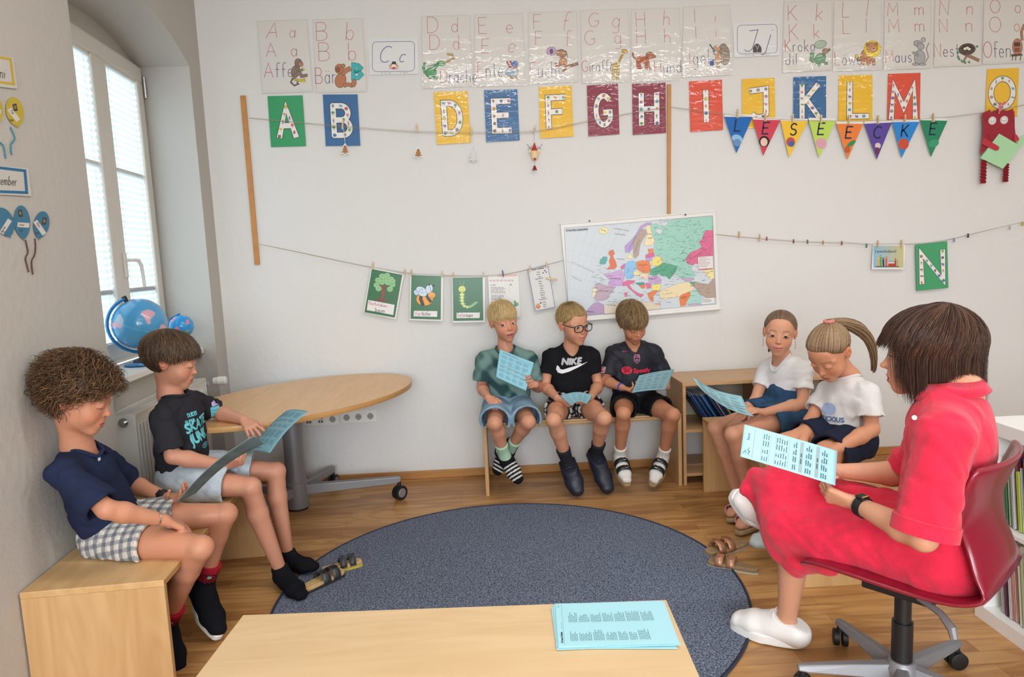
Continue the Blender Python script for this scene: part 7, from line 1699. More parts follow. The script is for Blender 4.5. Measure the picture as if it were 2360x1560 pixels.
def glasses(p):
    L = p.L; hs = p.hs; m = mat('glasses_frame', '15161a', .3, coat=.4); t = p.root
    b = MB()
    for sx in (-1, 1):
        se = lambda v: np.sign(v)*abs(v)**.72; pts = [L(sx*(.033+.0265*se(cos(a))), .105-.008*((.033+.0265*se(cos(a)))/.06)**2, -.004+.0195*se(sin(a))) for a in np.linspace(0, 2*pi, 33)]; b.tube(pts, .0028*hs, 8)
        b.tube([L(sx*.058, .098, .006), L(sx*.072, .085, .008), L(sx*.076, .03, .010), L(sx*.078, -.015, .012), L(sx*.078, -.03, -.005)], .0022*hs, 8)
    b.tube([L(-.010, .104, .003), L(0, .107, .006), L(.010, .104, .003)], .0024*hs, 8); g = b.build('glasses', m, t, smooth=True)
    for sx in (-1, 1):
        b = MB(); pts = [L(sx*.033+.024*cos(a), .104, -.004+.020*sin(a)) for a in np.linspace(0, 2*pi, 24)[:-1]]; b.add(pts, [tuple(range(23))]); b.build('lens', glass_mat('lens_glass', 'ffffff', .06), g, fix=False)
def boy_kit():
    p = Person('person in a dark football shirt looking down at a blue sheet on the back bench', dict(s=.84, hs=1.0, seat=.447, pel=J(1462, 926, 4.13), tf=(0, -1, 0), head=J(1458, 745, 4.07), fwd=(.20, -.83, -.42), up=(0, -.3, 1), roll=.05,
        neck=J(1459, 800, 4.12), shR=J(1414, 808, 4.13), shL=J(1508, 806, 4.13), elR=J(1396, 878, 4.10), elL=J(1530, 872, 4.12), wrR=J(1434, 893, 3.95), wrL=J(1536, 892, 3.97),
        knR=J(1437, 952, 3.80), knL=J(1551, 956, 3.80), anR=J(1428, 1050, 3.98), anL=J(1528, 1052, 3.98), toeR=J(1446, 1110, 3.84), toeL=J(1505, 1110, 3.86),
        handR=dict(tip=J(1466, 905, 3.88), n=(.3, .2, .9), curl=(.7, .75, .8, .85), thumb=(.6, .4), side=-1), handL=dict(tip=J(1505, 897, 3.90), n=(-.3, .2, .9), curl=(.7, .75, .8, .85), thumb=(.6, .4), side=1),
        skin='c08464', lips='a85c56', brow='6a4a34', lid=.92))
    p.build_body()
    p.shirt('football_shirt', M_KIT, g=.016, sleeve=.80, sl_r=.066, fold=(.008, 12), neck_r=.052, vneck=.06, hem_off=-.01, w=.155)
    p.shorts('black_shorts', M_BLK, g=.012, length=.62, r=(.088, .082), fold=(.005, 13))
    for S in 'RL': p.sock(S, M_SOCKW, .075); sandal(p, S, M_BLACKP, mat('sandal_sole', '8f7a5a', .8))
    c = p.mid-p.upv*.055*p.s+p.front*.03; u_ = p.lat if np.dot(p.lat, CR) > 0 else -p.lat
    def dr(a):
        Rd, Bl = 'a8606a', '5a5f88'
        a.poly([(-.016, .030), (-.008, .034), (0, .028), (.008, .034), (.016, .030), (.019, .016), (.017, -.008), (0, -.024), (-.017, -.008), (-.019, .016)], 'b07a88'); a.poly([(-.015, .012), (.015, .012), (.014, -.006), (0, -.020), (-.014, -.006)], '2a2f48')
        for i in range(4): a.rect(-.012+i*.0068, -.010, -.0095+i*.0068, .003, Rd)
        a.rect(-.014, .013, -.001, .027, '2a2f48'); a.rect(-.009, .014, -.006, .026, Rd); a.rect(-.013, .018, -.002, .021, Rd); a.rect(.001, .013, .014, .027, Rd); a.rect(.004, .013, .006, .027, Bl); a.rect(.009, .013, .011, .027, Bl); a.ell(0, .0, .005, .005, 'b07a88')
        a.poly([(-.086, .050), (-.082, .044), (-.046, .054), (-.078, .049), (-.083, .053)], 'c0445a')
        a.ell(-.060, -.064, .031, .024, 'd8304a')
        for i, (w_, y) in enumerate(((.021, -.052), (.018, -.063), (.014, -.073))): a.stroke([(-.060-w_, y-.003), (-.060-w_*.3, y+.003), (-.060+w_*.4, y+.003), (-.060+w_, y-.003)], .0045, '1c1e28')
        a.font('Spotify', -.022, -.078, .026, 'd8304a', bold=.0014, width=.105)
    decal('printed_crest', p.shirt_o, dr, c, u_, p.upv, M_PINT, p.root)
    a0 = lerp(p.d['shR'], p.d['elR'], .66); ax = nrm(p.d['elR']-p.d['shR']); uu = nrm(np.cross(ax, [0, -1, 0])); uu = uu if np.dot(uu, CR) > 0 else -uu
    def pt(a): a.rect(-.015, -.022, .015, .022, 'd8c8c8'); a.rect(-.013, -.020, .013, .020, '9a2436'); a.stroke([(-.006, .014), (-.006, .0), (.006, .012), (.006, -.002)], .003, 'd8c8c8'); a.font('LALIGA', -.010, -.014, .006, 'd8c8c8', width=.02)
    decal('sleeve_patch', p.shirt_o, pt, a0+np.array([-.02, -.01, 0]), (.8, -.6, 0), -ax, M_PINT, p.root)
    ax = nrm(p.d['wrR']-p.d['elR']); ring_on(p, 'blue_wristband', p.d['wrR']-ax*.012, ax, .0215, .010, mat('wristband_blue', '2f4fc0', .5), .003)
    A = lambda x, y, Y: W(x, y, Y=Y)
    held_sheet('blue printed sheet held level by the person in the dark football shirt', [A(1473, 865, 3.90), A(1554, 851, 3.98), A(1534, 898, 3.84), A(1456, 905, 3.80)], (-.008, .006, 0), sheet_text(6), 'blue printed sheets held by the children', col='7fa2ab')
    st = dict(line=std_line(.028, .004, .008, -.055), thick=.20, body=lambda ph, t: .3+.7*cos(t*1.4), crown=(0, -.3, .94), lock=lambda ph, R, st_: dict(taper=.45, lift=R.uniform(.16, .30), over=R.uniform(-.02, .14), swirl=R.normal(.35, .45), length=R.uniform(.3, .6), tip=R.uniform(-.03, .08), curl=R.uniform(0, .006), freq=1.0))
    locks('hair', p.c, p.H, p.hs, M_HAIR, p.root, st, 11, 3400, ('6a5238', 'b8996a'), w=.0022)
    return p
# ---------- the two boys on the bench along the left wall
def boy_curly():
    p = Person('person with brown curly hair in a navy t-shirt and checked shorts by the left wall', dict(s=.86, hs=1.06, near=1, seat=.447, pel=J(262, 1222, 2.44), tf=(1, -.1, .2), head=J(180, 915, 2.31), fwd=(.90, .20, -.36), up=(.0, 0, 1), roll=.0, hlat=(.08, -1, 0),
        neck=J(178, 1026, 2.35), shR=J(140, 1078, 2.21), shL=J(226, 1046, 2.53), elR=J(246, 1174, 2.16), elL=J(296, 1112, 2.66), wrR=J(378, 1198, 2.28), wrL=J(386, 1148, 2.58),
        knR=J(462, 1262, 2.27), knL=J(520, 1184, 2.58), anR=J(382, 1440, 2.43), anL=J(470, 1352, 2.62), toeR=J(410, 1546, 2.34), toeL=J(506, 1456, 2.50),
        handR=dict(tip=J(490, 1236, 2.40), n=(-.1, .2, -1), curl=(.22, .25, .28, .32), spread=.05, thumb=(.35, .15), side=1), handL=dict(tip=J(468, 1140, 2.50), n=(.1, -.25, 1), curl=(.35, .45, .5, .55), thumb=(.5, .5), side=1),
        skin='c88b6d', lips='b5605c', brow='6a4a34', lid=.92, nose=1.05))
    p.build_body()
    p.shirt('t_shirt', M_NAVY, g=.014, sleeve=.92, sl_r=.070, fold=(.009, 21), collar=M_NAVY, neck_r=.062, hem_off=-.03, hemv=-p.upv+np.array([.25, 0, -.2]), w=.155)
    ax0 = None
    def plaid(P):
        hp = p.hipR; d = nrm(p.d['knR']-hp); t = (P-hp) @ d; an = (P[:, 1]*1.0+P[:, 2]*1.0); C = np.tile(np.array(hx('d8d3c8')), (len(P), 1)).astype(float)
        a = ((t/.034) % 1 < .45); b_ = ((an/.036) % 1 < .45); nv = np.array(hx('3c4a66')); br = np.array(hx('a39a88'))
        C = np.where(a[:, None], C*.35+nv*.65, C); C = np.where(b_[:, None], C*.45+nv*.55, C); c_ = (((t+.015)/.034) % 1 < .14); return np.where(c_[:, None], C*.6+br*.4, C)
    p.shorts('checked_shorts', M_COLR, g=.012, length=.52, r=(.088, .086), fold=(.004, 22), col=plaid, vox=.0035)
    red, blk = np.array(hx('a31f30')), np.array(hx('141418'))
    for S in 'RL':
        A, T, f, u, r = p.foot_frame(S); sn = nrm(p.d['kn'+S]-A)
        def sc(P):
            t = (P-A) @ sn; q = (P-A) @ r; w = (P-A) @ np.cross(sn, r); ang = np.arctan2(q, w); chk = (((t/.012) % 1 < .5) != ((ang*2.2) % 1 < .5)); C = np.where((t > .088)[:, None], red, np.where(((t > .045) & chk)[:, None], red*.9, blk)); g_ = (np.abs(t-.072) < .006) & (np.sin(ang*5) > .55); return np.where(g_[:, None], np.array(hx('8fb0a0')), C)
        p.sock(S, M_COLR, .112, col=sc, g=.005)
        P = p.foot_prims(S, .009)+[cone(A, A+sn*.07, .038*p.s, .040*p.s, .02, clips=[(A+sn*.045, sn)])]; cloth('knit_shoe', P, M_SOCKB, p.root, .004, fold_noise(.001, 4, .03)); sole(p, S, M_WHITE, g=.010, th=.024, drop=.056)
    def lg(a): a.poly([(-.004, -.012), (.004, -.012), (.006, .0), (.001, .014), (-.005, .002)], 'c8ccd4')
    decal('shirt_mark', p.shirt_o, lg, J(238, 1064, 2.30), (.75, .65, 0), p.upv, M_PINT, p.root)
    ax = nrm(p.d['wrL']-p.d['elL']); c = p.d['wrL']-ax*.020; ring_on(p, 'watch_strap', c, ax, .0225, .022, M_BLACK, .004)
    b = MB(); n_ = nrm(np.array([0, -.7, .7])-ax*np.dot((0, -.7, .7), ax)); q = Vector(c+n_*.027); x_, y_ = Vector(ax), Vector(np.cross(ax, n_)); b.box(q, (.030, .026, .009), Matrix((x_, y_, Vector(n_))).transposed()); b.build('watch_case', M_BLACKP, p.root, bevel=.004)
    ax = nrm(p.d['wrR']-p.d['elR']); ring_on(p, 'silver_bracelet', p.d['wrR']-ax*.022, nrm(ax+np.array([0, 0, .25])), .0245, .003, M_CHROME, .002)
    A = lambda x, y, Y: W(x, y, Y=Y)
    held_sheet('long curved blue-grey sheet in the hand of the curly-haired person', [A(406, 1158, 2.32), A(584, 1004, 2.36), A(608, 1022, 2.52), A(452, 1136, 2.50)], (.018, .0, 0), sheet_text(12), 'blue printed sheets held by the children', col='7f9a9e')
    st = dict(line=std_line(.050, .004, -.006, -.066), thick=.20, crown=(0, -.25, .95), body=lambda ph, t: .5+.5*sin(min(t*2.2, 1.57)), lock=lambda ph, R, st_: dict(lift=R.uniform(.10, .40), over=R.uniform(-.02, .08), swirl=R.normal(0, .8), length=R.uniform(.22, .36), curl=R.uniform(.010, .015), freq=R.uniform(1.4, 2.3), tip=R.uniform(0, .10)))
    locks('hair', p.c, p.H, p.hs, M_HAIR, p.root, st, 31, 2500, ('3f2b1c', '8a6646'), w=.0023, seg=8)
    return p
def boy_skate():
    p = Person('person in a charcoal t-shirt with turquoise print resting an arm on the oval table', dict(s=.86, hs=1.03, near=1, seat=.447, pel=J(424, 1096, 2.95), tf=(1, -.2, .1), head=J(396, 832, 2.95), fwd=(.90, .18, -.26), up=(.0, 0, 1), hlat=(.1, -1, 0),
        neck=J(392, 912, 2.95), shR=J(372, 952, 2.82), shL=J(448, 915, 3.12), elR=J(398, 1052, 2.78), elL=J(498, 948, 3.20), wrR=J(520, 1072, 2.86), wrL=J(562, 968, 3.06),
        knR=J(578, 1122, 2.86), knL=J(636, 1086, 3.10), anR=J(648, 1318, 2.94), anL=J(664, 1282, 3.12), toeR=J(698, 1374, 2.78), toeL=J(728, 1306, 3.02),
        handR=dict(tip=J(585, 1052, 2.84), n=(.1, .5, .6), curl=(1.0, 1.05, 1.1, 1.15), thumb=(.5, .5), side=1), handL=dict(tip=J(604, 1008, 2.95), n=(.35, .0, -.8), curl=(.25, .4, .55, .65), spread=.16, thumb=(.8, .4), side=1),
        skin='ca8f74', lips='b5686a', brow='6a4e3a', lid=.62, iris='3a2a20', gaze=(0, 1, -.5)))
    p.build_body()
    p.shirt('t_shirt', M_CHAR, g=.014, sleeve=.88, sl_r=.068, fold=(.009, 41), collar=M_CHAR, neck_r=.062, hem_off=.0, w=.155)
    p.shorts('washed_denim_shorts', M_LDENIM, g=.014, length=.72, r=(.094, .088), flare=1.05, fold=(.006, 42))
    for S in 'RL':
        so = p.sock(S, M_SOCKB, .030)
        if S == 'R':
            A_, T_, f_, u_, r_ = p.foot_frame(S)
            def pm(a): a.poly([(-.020, -.004), (-.012, .004), (.002, .004), (.012, .012), (.016, .010), (.010, .002), (.014, -.008), (.010, -.008), (.004, -.002), (-.006, -.001), (-.010, -.008), (-.014, -.008), (-.012, -.001)], '6c7078')
            decal('sock_mark', so, pm, A_+f_*.095-u_*.005, r_, f_*-1, M_PINT, p.root)
    c = p.mid-p.upv*.12*p.s+p.front*.04
    u_ = p.lat if np.dot(p.lat, (.3, 1, 0)) > 0 else -p.lat
    def dr(a):
        t = '6fc6cf'; a.font('DUDES', -.075, .062, .018, t, bold=.0012, width=.055); a.font('SUPER', -.09, .038, .014, t, bold=.001, width=.05); a.font('SKATE', -.095, -.004, .042, t, dx=(1, .12), bold=.0028, width=.145); a.font('JUNK', -.080, -.056, .046, t, dx=(1, .10), bold=.003, width=.115)
        a.ell(.0, -.078, .032, .013, t); a.ell(.0, -.078, .028, .010, '2c2b30'); a.font('OMG', -.018, -.083, .010, t, bold=.001)
    decal('printed_logo', p.shirt_o, dr, c, -u_ if False else u_, p.upv, M_PINT, p.root, lift=.0015)
    a0 = lerp(p.d['shL'], p.d['elL'], .80); ax = nrm(p.d['elL']-p.d['shL'])
    def pt(a): a.rect(-.020, -.026, .020, .020, '5fb4c0'); a.rect(-.012, .022, .014, .036, 'b9a8cf'); a.font('SKATE', -.014, .004, .006, '2c2b30', width=.028); a.font('JUNK', -.012, -.012, .006, '2c2b30', width=.024)
    decal('sleeve_tag', p.shirt_o, pt, a0+np.array([.03, -.04, 0]), ax*.0+np.array([.85, .5, 0]), -ax, M_PINT, p.root)
    A = lambda x, y, Y: W(x, y, Y=Y)
    held_sheet('blue printed sheet held out by the person at the oval table', [A(576, 1040, 2.92), A(622, 1044, 2.78), A(711, 948, 2.92), A(660, 946, 3.06)], (.010, .012, 0), sheet_text(14), 'blue printed sheets held by the children', col='76a2ad')
    fr = lambda R: R.uniform(-.02, .05)
    st = dict(line=std_line(.036, .006, .010, -.060, side_w=1.25), thick=.16, crown=(0, -.35, .93), body=lambda ph, t: .6+.4*sin(min(t*2.5, 1.57)), lock=lambda ph, R, st_: dict(lift=R.uniform(.14, .22), over=R.uniform(-.03, .04), swirl=R.normal(.25, .32), length=R.uniform(.30, .6), tip=R.uniform(-.06, .04)))
    locks('hair', p.c, p.H, p.hs, M_HAIR, p.root, st, 33, 4600, ('3a2c24', '84694f'), w=.0017)
    return p
# ---------- the two girls on the right bench
def ponytail(p, at, to, n, colr, seed, r=.022, w=.0018, mid=None):
    R = np.random.RandomState(seed); cols = [np.array(hx(c)) for c in colr]; b = MB(); P0, P1 = np.array(at), np.array(to); Pm = np.array(mid) if mid is not None else (P0+P1)/2
    for q in range(n):
        o = nrm(R.normal(size=3))*R.uniform(0, 1)**.5; pts = []; tl = R.uniform(.82, 1.04)
        for i in range(11):
            t = i/10*tl; c = P0*(1-t)**2+Pm*2*t*(1-t)+P1*t*t; rr = r*(.3+.75*sin(min(t*2.4, 1)*1.57))*(1-.62*t**1.5); pts.append(c+o*rr)
        g = R.rand(); col = tuple((cols[0]*(1-g)+cols[1]*g)*R.uniform(.9, 1.1)); b.tube([tuple(x) for x in pts], [w*(.6+.9*sin(pi*min(i/10+.12, 1))) for i in range(11)], 4, col=col)
    b.build('ponytail', M_HAIR, p.root, smooth=2, cols=True, fix=False)
def pulled_back(tie, lift=.05):
    return None
def swept(name, p, tie, colr, seed, n=2800, w=.0018, hl=None, thick=.055):
    """hair combed from the hair line back to the tie"""
    R = np.random.RandomState(seed); E = np.array([.0755, .0955, .079]); cc = np.array([0, -.014, .036]); td = nrm(np.array(tie)-cc); cols = [np.array(hx(c)) for c in colr]
    zl = hl or std_line(.072, .022, .020, -.060); b = MB(); rim = []
    def dirp(ph):
        lo_, hi_ = .2, 2.9; c0 = np.array([0, -.25, .95]); c0 = nrm(c0); v0 = np.array([1., 0, 0]); u0 = np.cross(c0, v0)*-1; u0 = u0 if u0[1] > 0 else -u0
        for _ in range(16):
            m = (lo_+hi_)/2; d = c0*cos(m)+(u0*cos(ph)+v0*sin(ph))*sin(m)
            if (cc+d*E)[2] > zl(ph): lo_ = m
            else: hi_ = m
        return c0*cos(lo_)+(u0*cos(ph)+v0*sin(ph))*sin(lo_)
    for q in range(n):
        ph = R.uniform(-pi, pi); d0 = dirp(ph); om = math.acos(np.clip(np.dot(d0, td), -1, 1)); s0 = R.uniform(0, .6) if R.rand() < .55 else 0; pts = []; lf = R.uniform(.7, 1.25)*thick
        for i in range(9):
            t = s0+(1-s0)*i/8; d = (d0*sin((1-t)*om)+td*sin(t*om))/max(sin(om), 1e-3); pts.append(p.c+p.H @ ((cc+d*E*(1+lf*sin(min(t*6, 1)*1.57)))*p.hs))
        g = R.rand()**1.3; col = tuple((cols[0]*(1-g)+cols[1]*g)*R.uniform(.88, 1.12)); b.tube([tuple(x) for x in pts], [w*p.hs*(.55+.6*sin(pi*i/8)) for i in range(9)], 4, col=col)
    nu, nv = 64, 14; V = []
    for j in range(nv+1):
        for i in range(nu):
            ph = 2*pi*i/nu-pi; d0 = dirp(ph); om = math.acos(np.clip(np.dot(d0, td), -1, 1)); t = j/nv; d = (d0*sin((1-t)*om)+td*sin(t*om))/max(sin(om), 1e-3); V.append(p.c+p.H @ ((cc+d*E*(1+thick*.8*min(t*7+.05, 1)))*p.hs))
    b.add([tuple(v) for v in V], [(j*nu+i, j*nu+(i+1) % nu, (j+1)*nu+(i+1) % nu, (j+1)*nu+i) for j in range(nv) for i in range(nu)], tuple(cols[0]*.85)); return b.build(name, M_HAIR, p.root, smooth=2, cols=True, fix=False)
def girl_smiling():
    p = Person('smiling person in a plain white t-shirt and denim skirt on the right bench', dict(s=.84, hs=1.02, seat=.447, pel=J(1818, 950, 3.56), tf=(-.8, -.6, 0), head=J(1797, 768, 3.53), fwd=(-.42, -.90, -.06), up=(.0, 0, 1), roll=-.10, hlat=(-.2, 1, 0),
        neck=J(1803, 824, 3.57), shR=J(1770, 838, 3.67), shL=J(1852, 842, 3.46), elR=J(1740, 925, 3.60), elL=J(1850, 930, 3.42), wrR=J(1702, 968, 3.44), wrL=J(1762, 950, 3.32),
        knR=J(1650, 985, 3.46), knL=J(1690, 1002, 3.26), anR=J(1706, 1158, 3.44), anL=J(1735, 1175, 3.28), toeR=J(1680, 1186, 3.36), toeL=J(1700, 1215, 3.20),
        handR=dict(tip=J(1668, 1006, 3.34), n=(-.2, .1, -1), curl=(.3, .35, .4, .45), spread=.07, thumb=(.5, .3), side=1), handL=dict(tip=J(1716, 940, 3.30), n=(.1, .2, -.9), curl=(.45, .5, .55, .6), thumb=(.4, .3), side=-1),
        skin='d49a7c', lips='bd6a6c', brow='7a5a44', iris='3a2820', gaze=(-.05, 1, -.02), smile=.9, lid=.52, fat=1.03))
    p.build_body()
    p.shirt('white_t_shirt', M_WHT, g=.010, sleeve=.62, sl_r=.060, fold=(.009, 51), neck_r=.058, hem_off=.015, w=.145, collar=M_WHT)
    p.shorts('denim_skirt', M_DDENIM, g=.016, length=.50, r=(.098, .102), fold=(.004, 52), up=.10)
    sandal(p, 'R', mat('pink_strap', 'c98f90', .6), mat('sandal_sole', '8f7a5a', .8), straps=(.35, .62)); sandal(p, 'L', mat('pink_strap', '', .6), mat('sandal_sole', '', .8), straps=(.35, .62)); feet(p)
    tie = (0, -.102, .040); swept('hair', p, tie, ('5f4a3c', '94775c'), 61, hl=std_line(.078, .028, .030, -.055)); T = p.L(*tie); ponytail(p, T, T+p.H @ np.array([.045, -.01, -.16]), 260, ('5f4a3c', '94775c'), 62, mid=T+p.H @ np.array([.01, -.05, -.06]))
    for sx in (-1, 1):
        b = MB(); e = p.L(sx*.078, -.006, -.030)
        for i in range(9): b.ell(e+np.array([0, 0, -.0055*i-.004]), .0026, n=8, m=6, col=hx(('e6e0da', 'b8404a')[i % 2]))
        b.build('bead_earring', M_VCOL, p.root, cols=True, smooth=2)
    A = lambda x, y, Y: W(x, y, Y=Y)
    held_sheet('blue printed sheet held out by the smiling person on the right bench', [A(1596, 868, 3.42), A(1709, 912, 3.42), A(1738, 960, 3.26), A(1625, 905, 3.20)], (.02, .006, 0), sheet_text(16), 'blue printed sheets held by the children', col='9fd0db')
    return p
def feet(p):
    for S in 'RL':
        cloth('foot', p.foot_prims(S, -.001), mat('skin_feet', p.d['skin'], .5, sss=.1), p.root, .004)
def girl_ponytail():
    p = Person('person with a high ponytail in a printed white t-shirt looking down on the right bench', dict(s=.88, hs=1.08, seat=.447, pel=J(1950, 1008, 3.08), tf=(-.8, -.6, 0), head=J(1912, 812, 3.05), fwd=(-.66, -.38, -.66), up=(-.3, -.2, 1), hlat=(-.15, 1, 0),
        neck=J(1958, 872, 3.09), shR=J(1912, 890, 3.20), shL=J(2000, 900, 2.96), elR=J(1868, 970, 3.14), elL=J(2010, 990, 2.90), wrR=J(1850, 1016, 2.98), wrL=J(1912, 1044, 2.84),
        knR=J(1768, 1030, 2.98), knL=J(1838, 1080, 2.78), anR=J(1778, 1222, 2.98), anL=J(1850, 1260, 2.84), toeR=J(1736, 1252, 2.90), toeL=J(1815, 1290, 2.78),
        handR=dict(tip=J(1842, 1045, 2.90), n=(-.3, .1, -.9), curl=(.5, .5, .55, .6), thumb=(.4, .3), side=1), handL=dict(tip=J(1868, 1050, 2.82), n=(0, .3, -.9), curl=(.4, .45, .5, .55), thumb=(.4, .3), side=-1),
        skin='d99a78', lips='bd6a66', brow='8a6a50', lid=.95, fat=1.08))
    p.build_body()
    p.shirt('white_t_shirt', M_WHT, g=.016, sleeve=.70, sl_r=.070, fold=(.010, 71), neck_r=.060, hem_off=-.01, w=.16, collar=M_WHT)
    p.shorts('navy_shorts', mat('navy_cotton', '22283c', **FAB), g=.012, length=.50, r=(.096, .094), fold=(.004, 72))
    def st_(P): A, T, f, u, r = p.foot_frame('R'); t = (P-A) @ f; return np.where((((t/.011) % 1 < .45) & (t < .085))[:, None], np.array(hx('5f8a90')), np.array(hx('b9c4c4')))
    p.sock('R', M_COLR, .05, col=st_); p.sock('L', M_COLR, .05, col=lambda P: np.tile(np.array(hx('b9c4c4')), (len(P), 1)))
    c = p.mid-p.upv*.09*p.s+p.front*.03; u_ = p.lat if np.dot(p.lat, CR) > 0 else -p.lat
    def dr(a): a.ell(.0, -.010, .038, .030, 'a9bce0'); a.poly([(-.05, .018), (.05, .016), (.044, .03), (-.046, .03)], 'e4e2e2'); a.font('DAILICIOUS', -.088, -.066, .022, '5f7fa8', bold=.0016, width=.165)
    decal('printed_lettering', p.shirt_o, dr, c, u_, p.upv, M_PINT, p.root)
    tie = (0, -.070, .098); swept('hair', p, tie, ('7a614a', 'b89a78'), 63, thick=.07, hl=std_line(.070, .022, .020, -.055)); T = p.L(*tie)*1.0+(p.L(*tie)-p.c)*.12; ponytail(p, T, W(2014, 850, Y=3.08), 420, ('6a5240', 'a98c6a'), 64, r=.032, mid=W(2022, 742, Y=3.05))
    b = MB(); q = T; ax = nrm(p.H @ np.array(tie)); b2 = [q+(nrm(np.cross(ax, p.H[:, 0]))*cos(a)+p.H[:, 0]*sin(a))*.018+ax*.003*sin(a*9) for a in np.linspace(0, 2*pi, 60)]; b.tube([tuple(x) for x in b2], .0065, 8); b.build('pink_hair_tie', mat('scrunchie', 'd98a84', .8), p.root, smooth=True)
    return p
# ---------- the woman on the swivel chair
def woman_red():
    f = nrm((-.78, .62, 0)); lat = nrm(np.cross(f, (0, 0, 1))); shL = J(2178, 985, 1.73); shR = shL+lat*.36+np.array([0, 0, .015])
    p = Person('person in a red linen dress with dark bobbed hair sitting on the swivel chair', dict(s=1.0, hs=1.10, near=1, pel=np.array((1.315, 1.895, .505)), tf=f, head=J(2134, 815, 1.95), fwd=(-.80, .60, -.06), up=(0, 0, 1), nr=.050,
        neck=(shL+shR)/2+np.array([.02, -.01, .06]), shR=shR, shL=shL, elR=shR+np.array([-.08, .08, -.27]), elL=J(2128, 1240, 1.70), wrR=J(1935, 1085, 2.14), wrL=J(1972, 1160, 1.94),
        hipL=np.array((1.27, 1.84, .50)), hipR=np.array((1.36, 1.97, .51)), knL=J(1822, 1212, 2.17), knR=J(1790, 1120, 2.26), anL=np.array((1.006, 2.274, .090)), anR=J(1800, 1200, 2.38), toeL=np.array((.862, 2.389, .045)), toeR=J(1702, 1142, 2.44), fuL=(0, 0, 1), fuR=(-.5, -.5, .7),
        handR=dict(tip=J(1860, 1080, 2.10), n=(-.3, -.5, .6), curl=(.5, .55, .6, .6), thumb=(.4, .4), side=-1, s=.95), handL=dict(tip=J(1826, 1112, 2.07), n=(.35, .75, .55), curl=(.75, .8, .85, .9), thumb=(.25, .45), tcurl=.12, side=1, s=.98),
        skin='d59c7e', lips='c0605e', brow='4a3228', iris='4a5a55', gaze=(0, 1, .0), lid=.25, nose=1.35, mo=.35, ears=False))
    p.build_body(); d = p.d
    T = p.torso(.022, .165, down=-.02); kL, kR = d['knL'], d['knR']
    A = lambda x, y, Y: np.array(W(x, y, Y=Y))
    sc = [((0, 0, .432), (0, 0, -1))]
    for q_ in T[2:]: q_.clips = sc
    P = T+[cone(d['pel']+f*.01, d['pel']+f*.04, .142, .140, .06, flat=(np.array((0, 0, 1.)), .78), clips=sc), cone(p.hipL, kL+f*.01, .115, .082, .06, clips=[((0, 0, .405), (0, 0, -1))]), cone(p.hipR, kR, .110, .072, .06), cone(lerp(kL, kR, .5)+f*.01, A(1795, 1215, 2.24), .07, .055, .05),
        cone(kR, A(1748, 1112, 2.32), .055, .030, .05), cone(A(1748, 1112, 2.32), A(1770, 1190, 2.29), .030, .040, .04), cone(A(1718, 1128, 2.33), A(1775, 1190, 2.28), .012, .03, .03), cone(A(1735, 1090, 2.33), A(1712, 1134, 2.33), .018, .010, .03), cone(kL, A(1812, 1268, 2.20), .08, .045, .05), cone(A(1800, 1250, 2.22), A(1840, 1312, 2.15), .04, .022, .05), cone(A(1840, 1300, 2.14), A(1905, 1290, 2.05), .035, .05, .05)]
    subs = []
    for S in 'LR':
        sh, el = d['sh'+S], d['el'+S]; ax = nrm(el-sh); e = lerp(sh, el, .93); s0 = sh-p.upv*.02; P.append(cone(s0, e+ax*.04, .070, .078, .05, clips=[(e, ax)])); subs.append(cone(lerp(s0, e, .6), e+ax*.08, .058, .064, .002))
    nf = p.neck+f*.02; subs.append(cone(nf-p.upv*.005, nf+p.upv*.2, .058, .080, .01)); subs.append(cone(nf+f*.055-p.upv*.05, nf+f*.08+p.upv*.06, .010, .05, .01))
    dress = cloth('linen_dress', P, M_LINEN, p.root, .0048, fold_noise(.0085, 83, .075, 5), subs); p.shirt_o = dress
    # collar, cuffs and buttons
    nx = nrm(p.upv+np.array([0, 0, .8])); b = MB(); n = 44; V = []; c0 = nf-nx*.008
    fr = nrm(f-nx*np.dot(f, nx)); la = np.cross(fr, nx)
    for i in range(n+1):
        a = .28+(2*pi-.56)*i/n; dr_ = fr*cos(a)+la*sin(a); fs = abs(cos(a/2)); 
        for rr, h in ((.066, -.008), (.070, .044), (.092, .014-.016*fs)): V.append(c0+dr_*(rr+.006*fs)+nx*(h-.018*(1 if cos(a) > 0 else 0)*cos(a)))
    b.add(V, [(3*i+j, 3*i+j+1, 3*i+j+4, 3*i+j+3) for i in range(n) for j in range(2)]); b.build('collar', M_LINEN, p.root, solid=.003, smooth=2, fix=False)
    for S in 'LR':
        sh, el = d['sh'+S], d['el'+S]; ax = nrm(el-sh); ring_on(p, 'rolled_cuff', lerp(sh, el, .90), nrm(ax+np.array([0, .0, .0])), .069, .040, M_LINEN, .013)
    for q in (W(2108, 962, Y=1.76),): 
        b = MB(); nn = Vector((-.75, -.66, 0)); b.tube([q, q+nn*.003], .0065, 14); b.tube([q+nn*.003, q+nn*.004], .002, 6); b.build('button', M_WPLASTIC, p.root, smooth=True)
    # watch
    ax = nrm(d['wrL']-d['elL']); c = d['wrL']-ax*.030; ring_on(p, 'watch_strap', c, ax, .0275, .024, M_BLACK, .004)
    n_ = nrm(np.array([0, -.5, .85])-ax*np.dot((0, -.5, .85), ax)); q = Vector(c+n_*.033); b = MB(); b.box(q, (.032, .028, .010), Matrix((Vector(ax), Vector(np.cross(ax, n_)), Vector(n_))).transposed()); b.build('watch_case', M_BLACKP, p.root, bevel=.004)
    b = MB(); b.box(q-Vector(ax)*.012+Vector(n_)*.0052, (.004, .020, .001), Matrix((Vector(ax), Vector(np.cross(ax, n_)), Vector(n_))).transposed()); b.build('watch_trim', mat('watch_yellow', 'c9a93a', .4), p.root)
    for S in 'LR': sneaker(p, S)
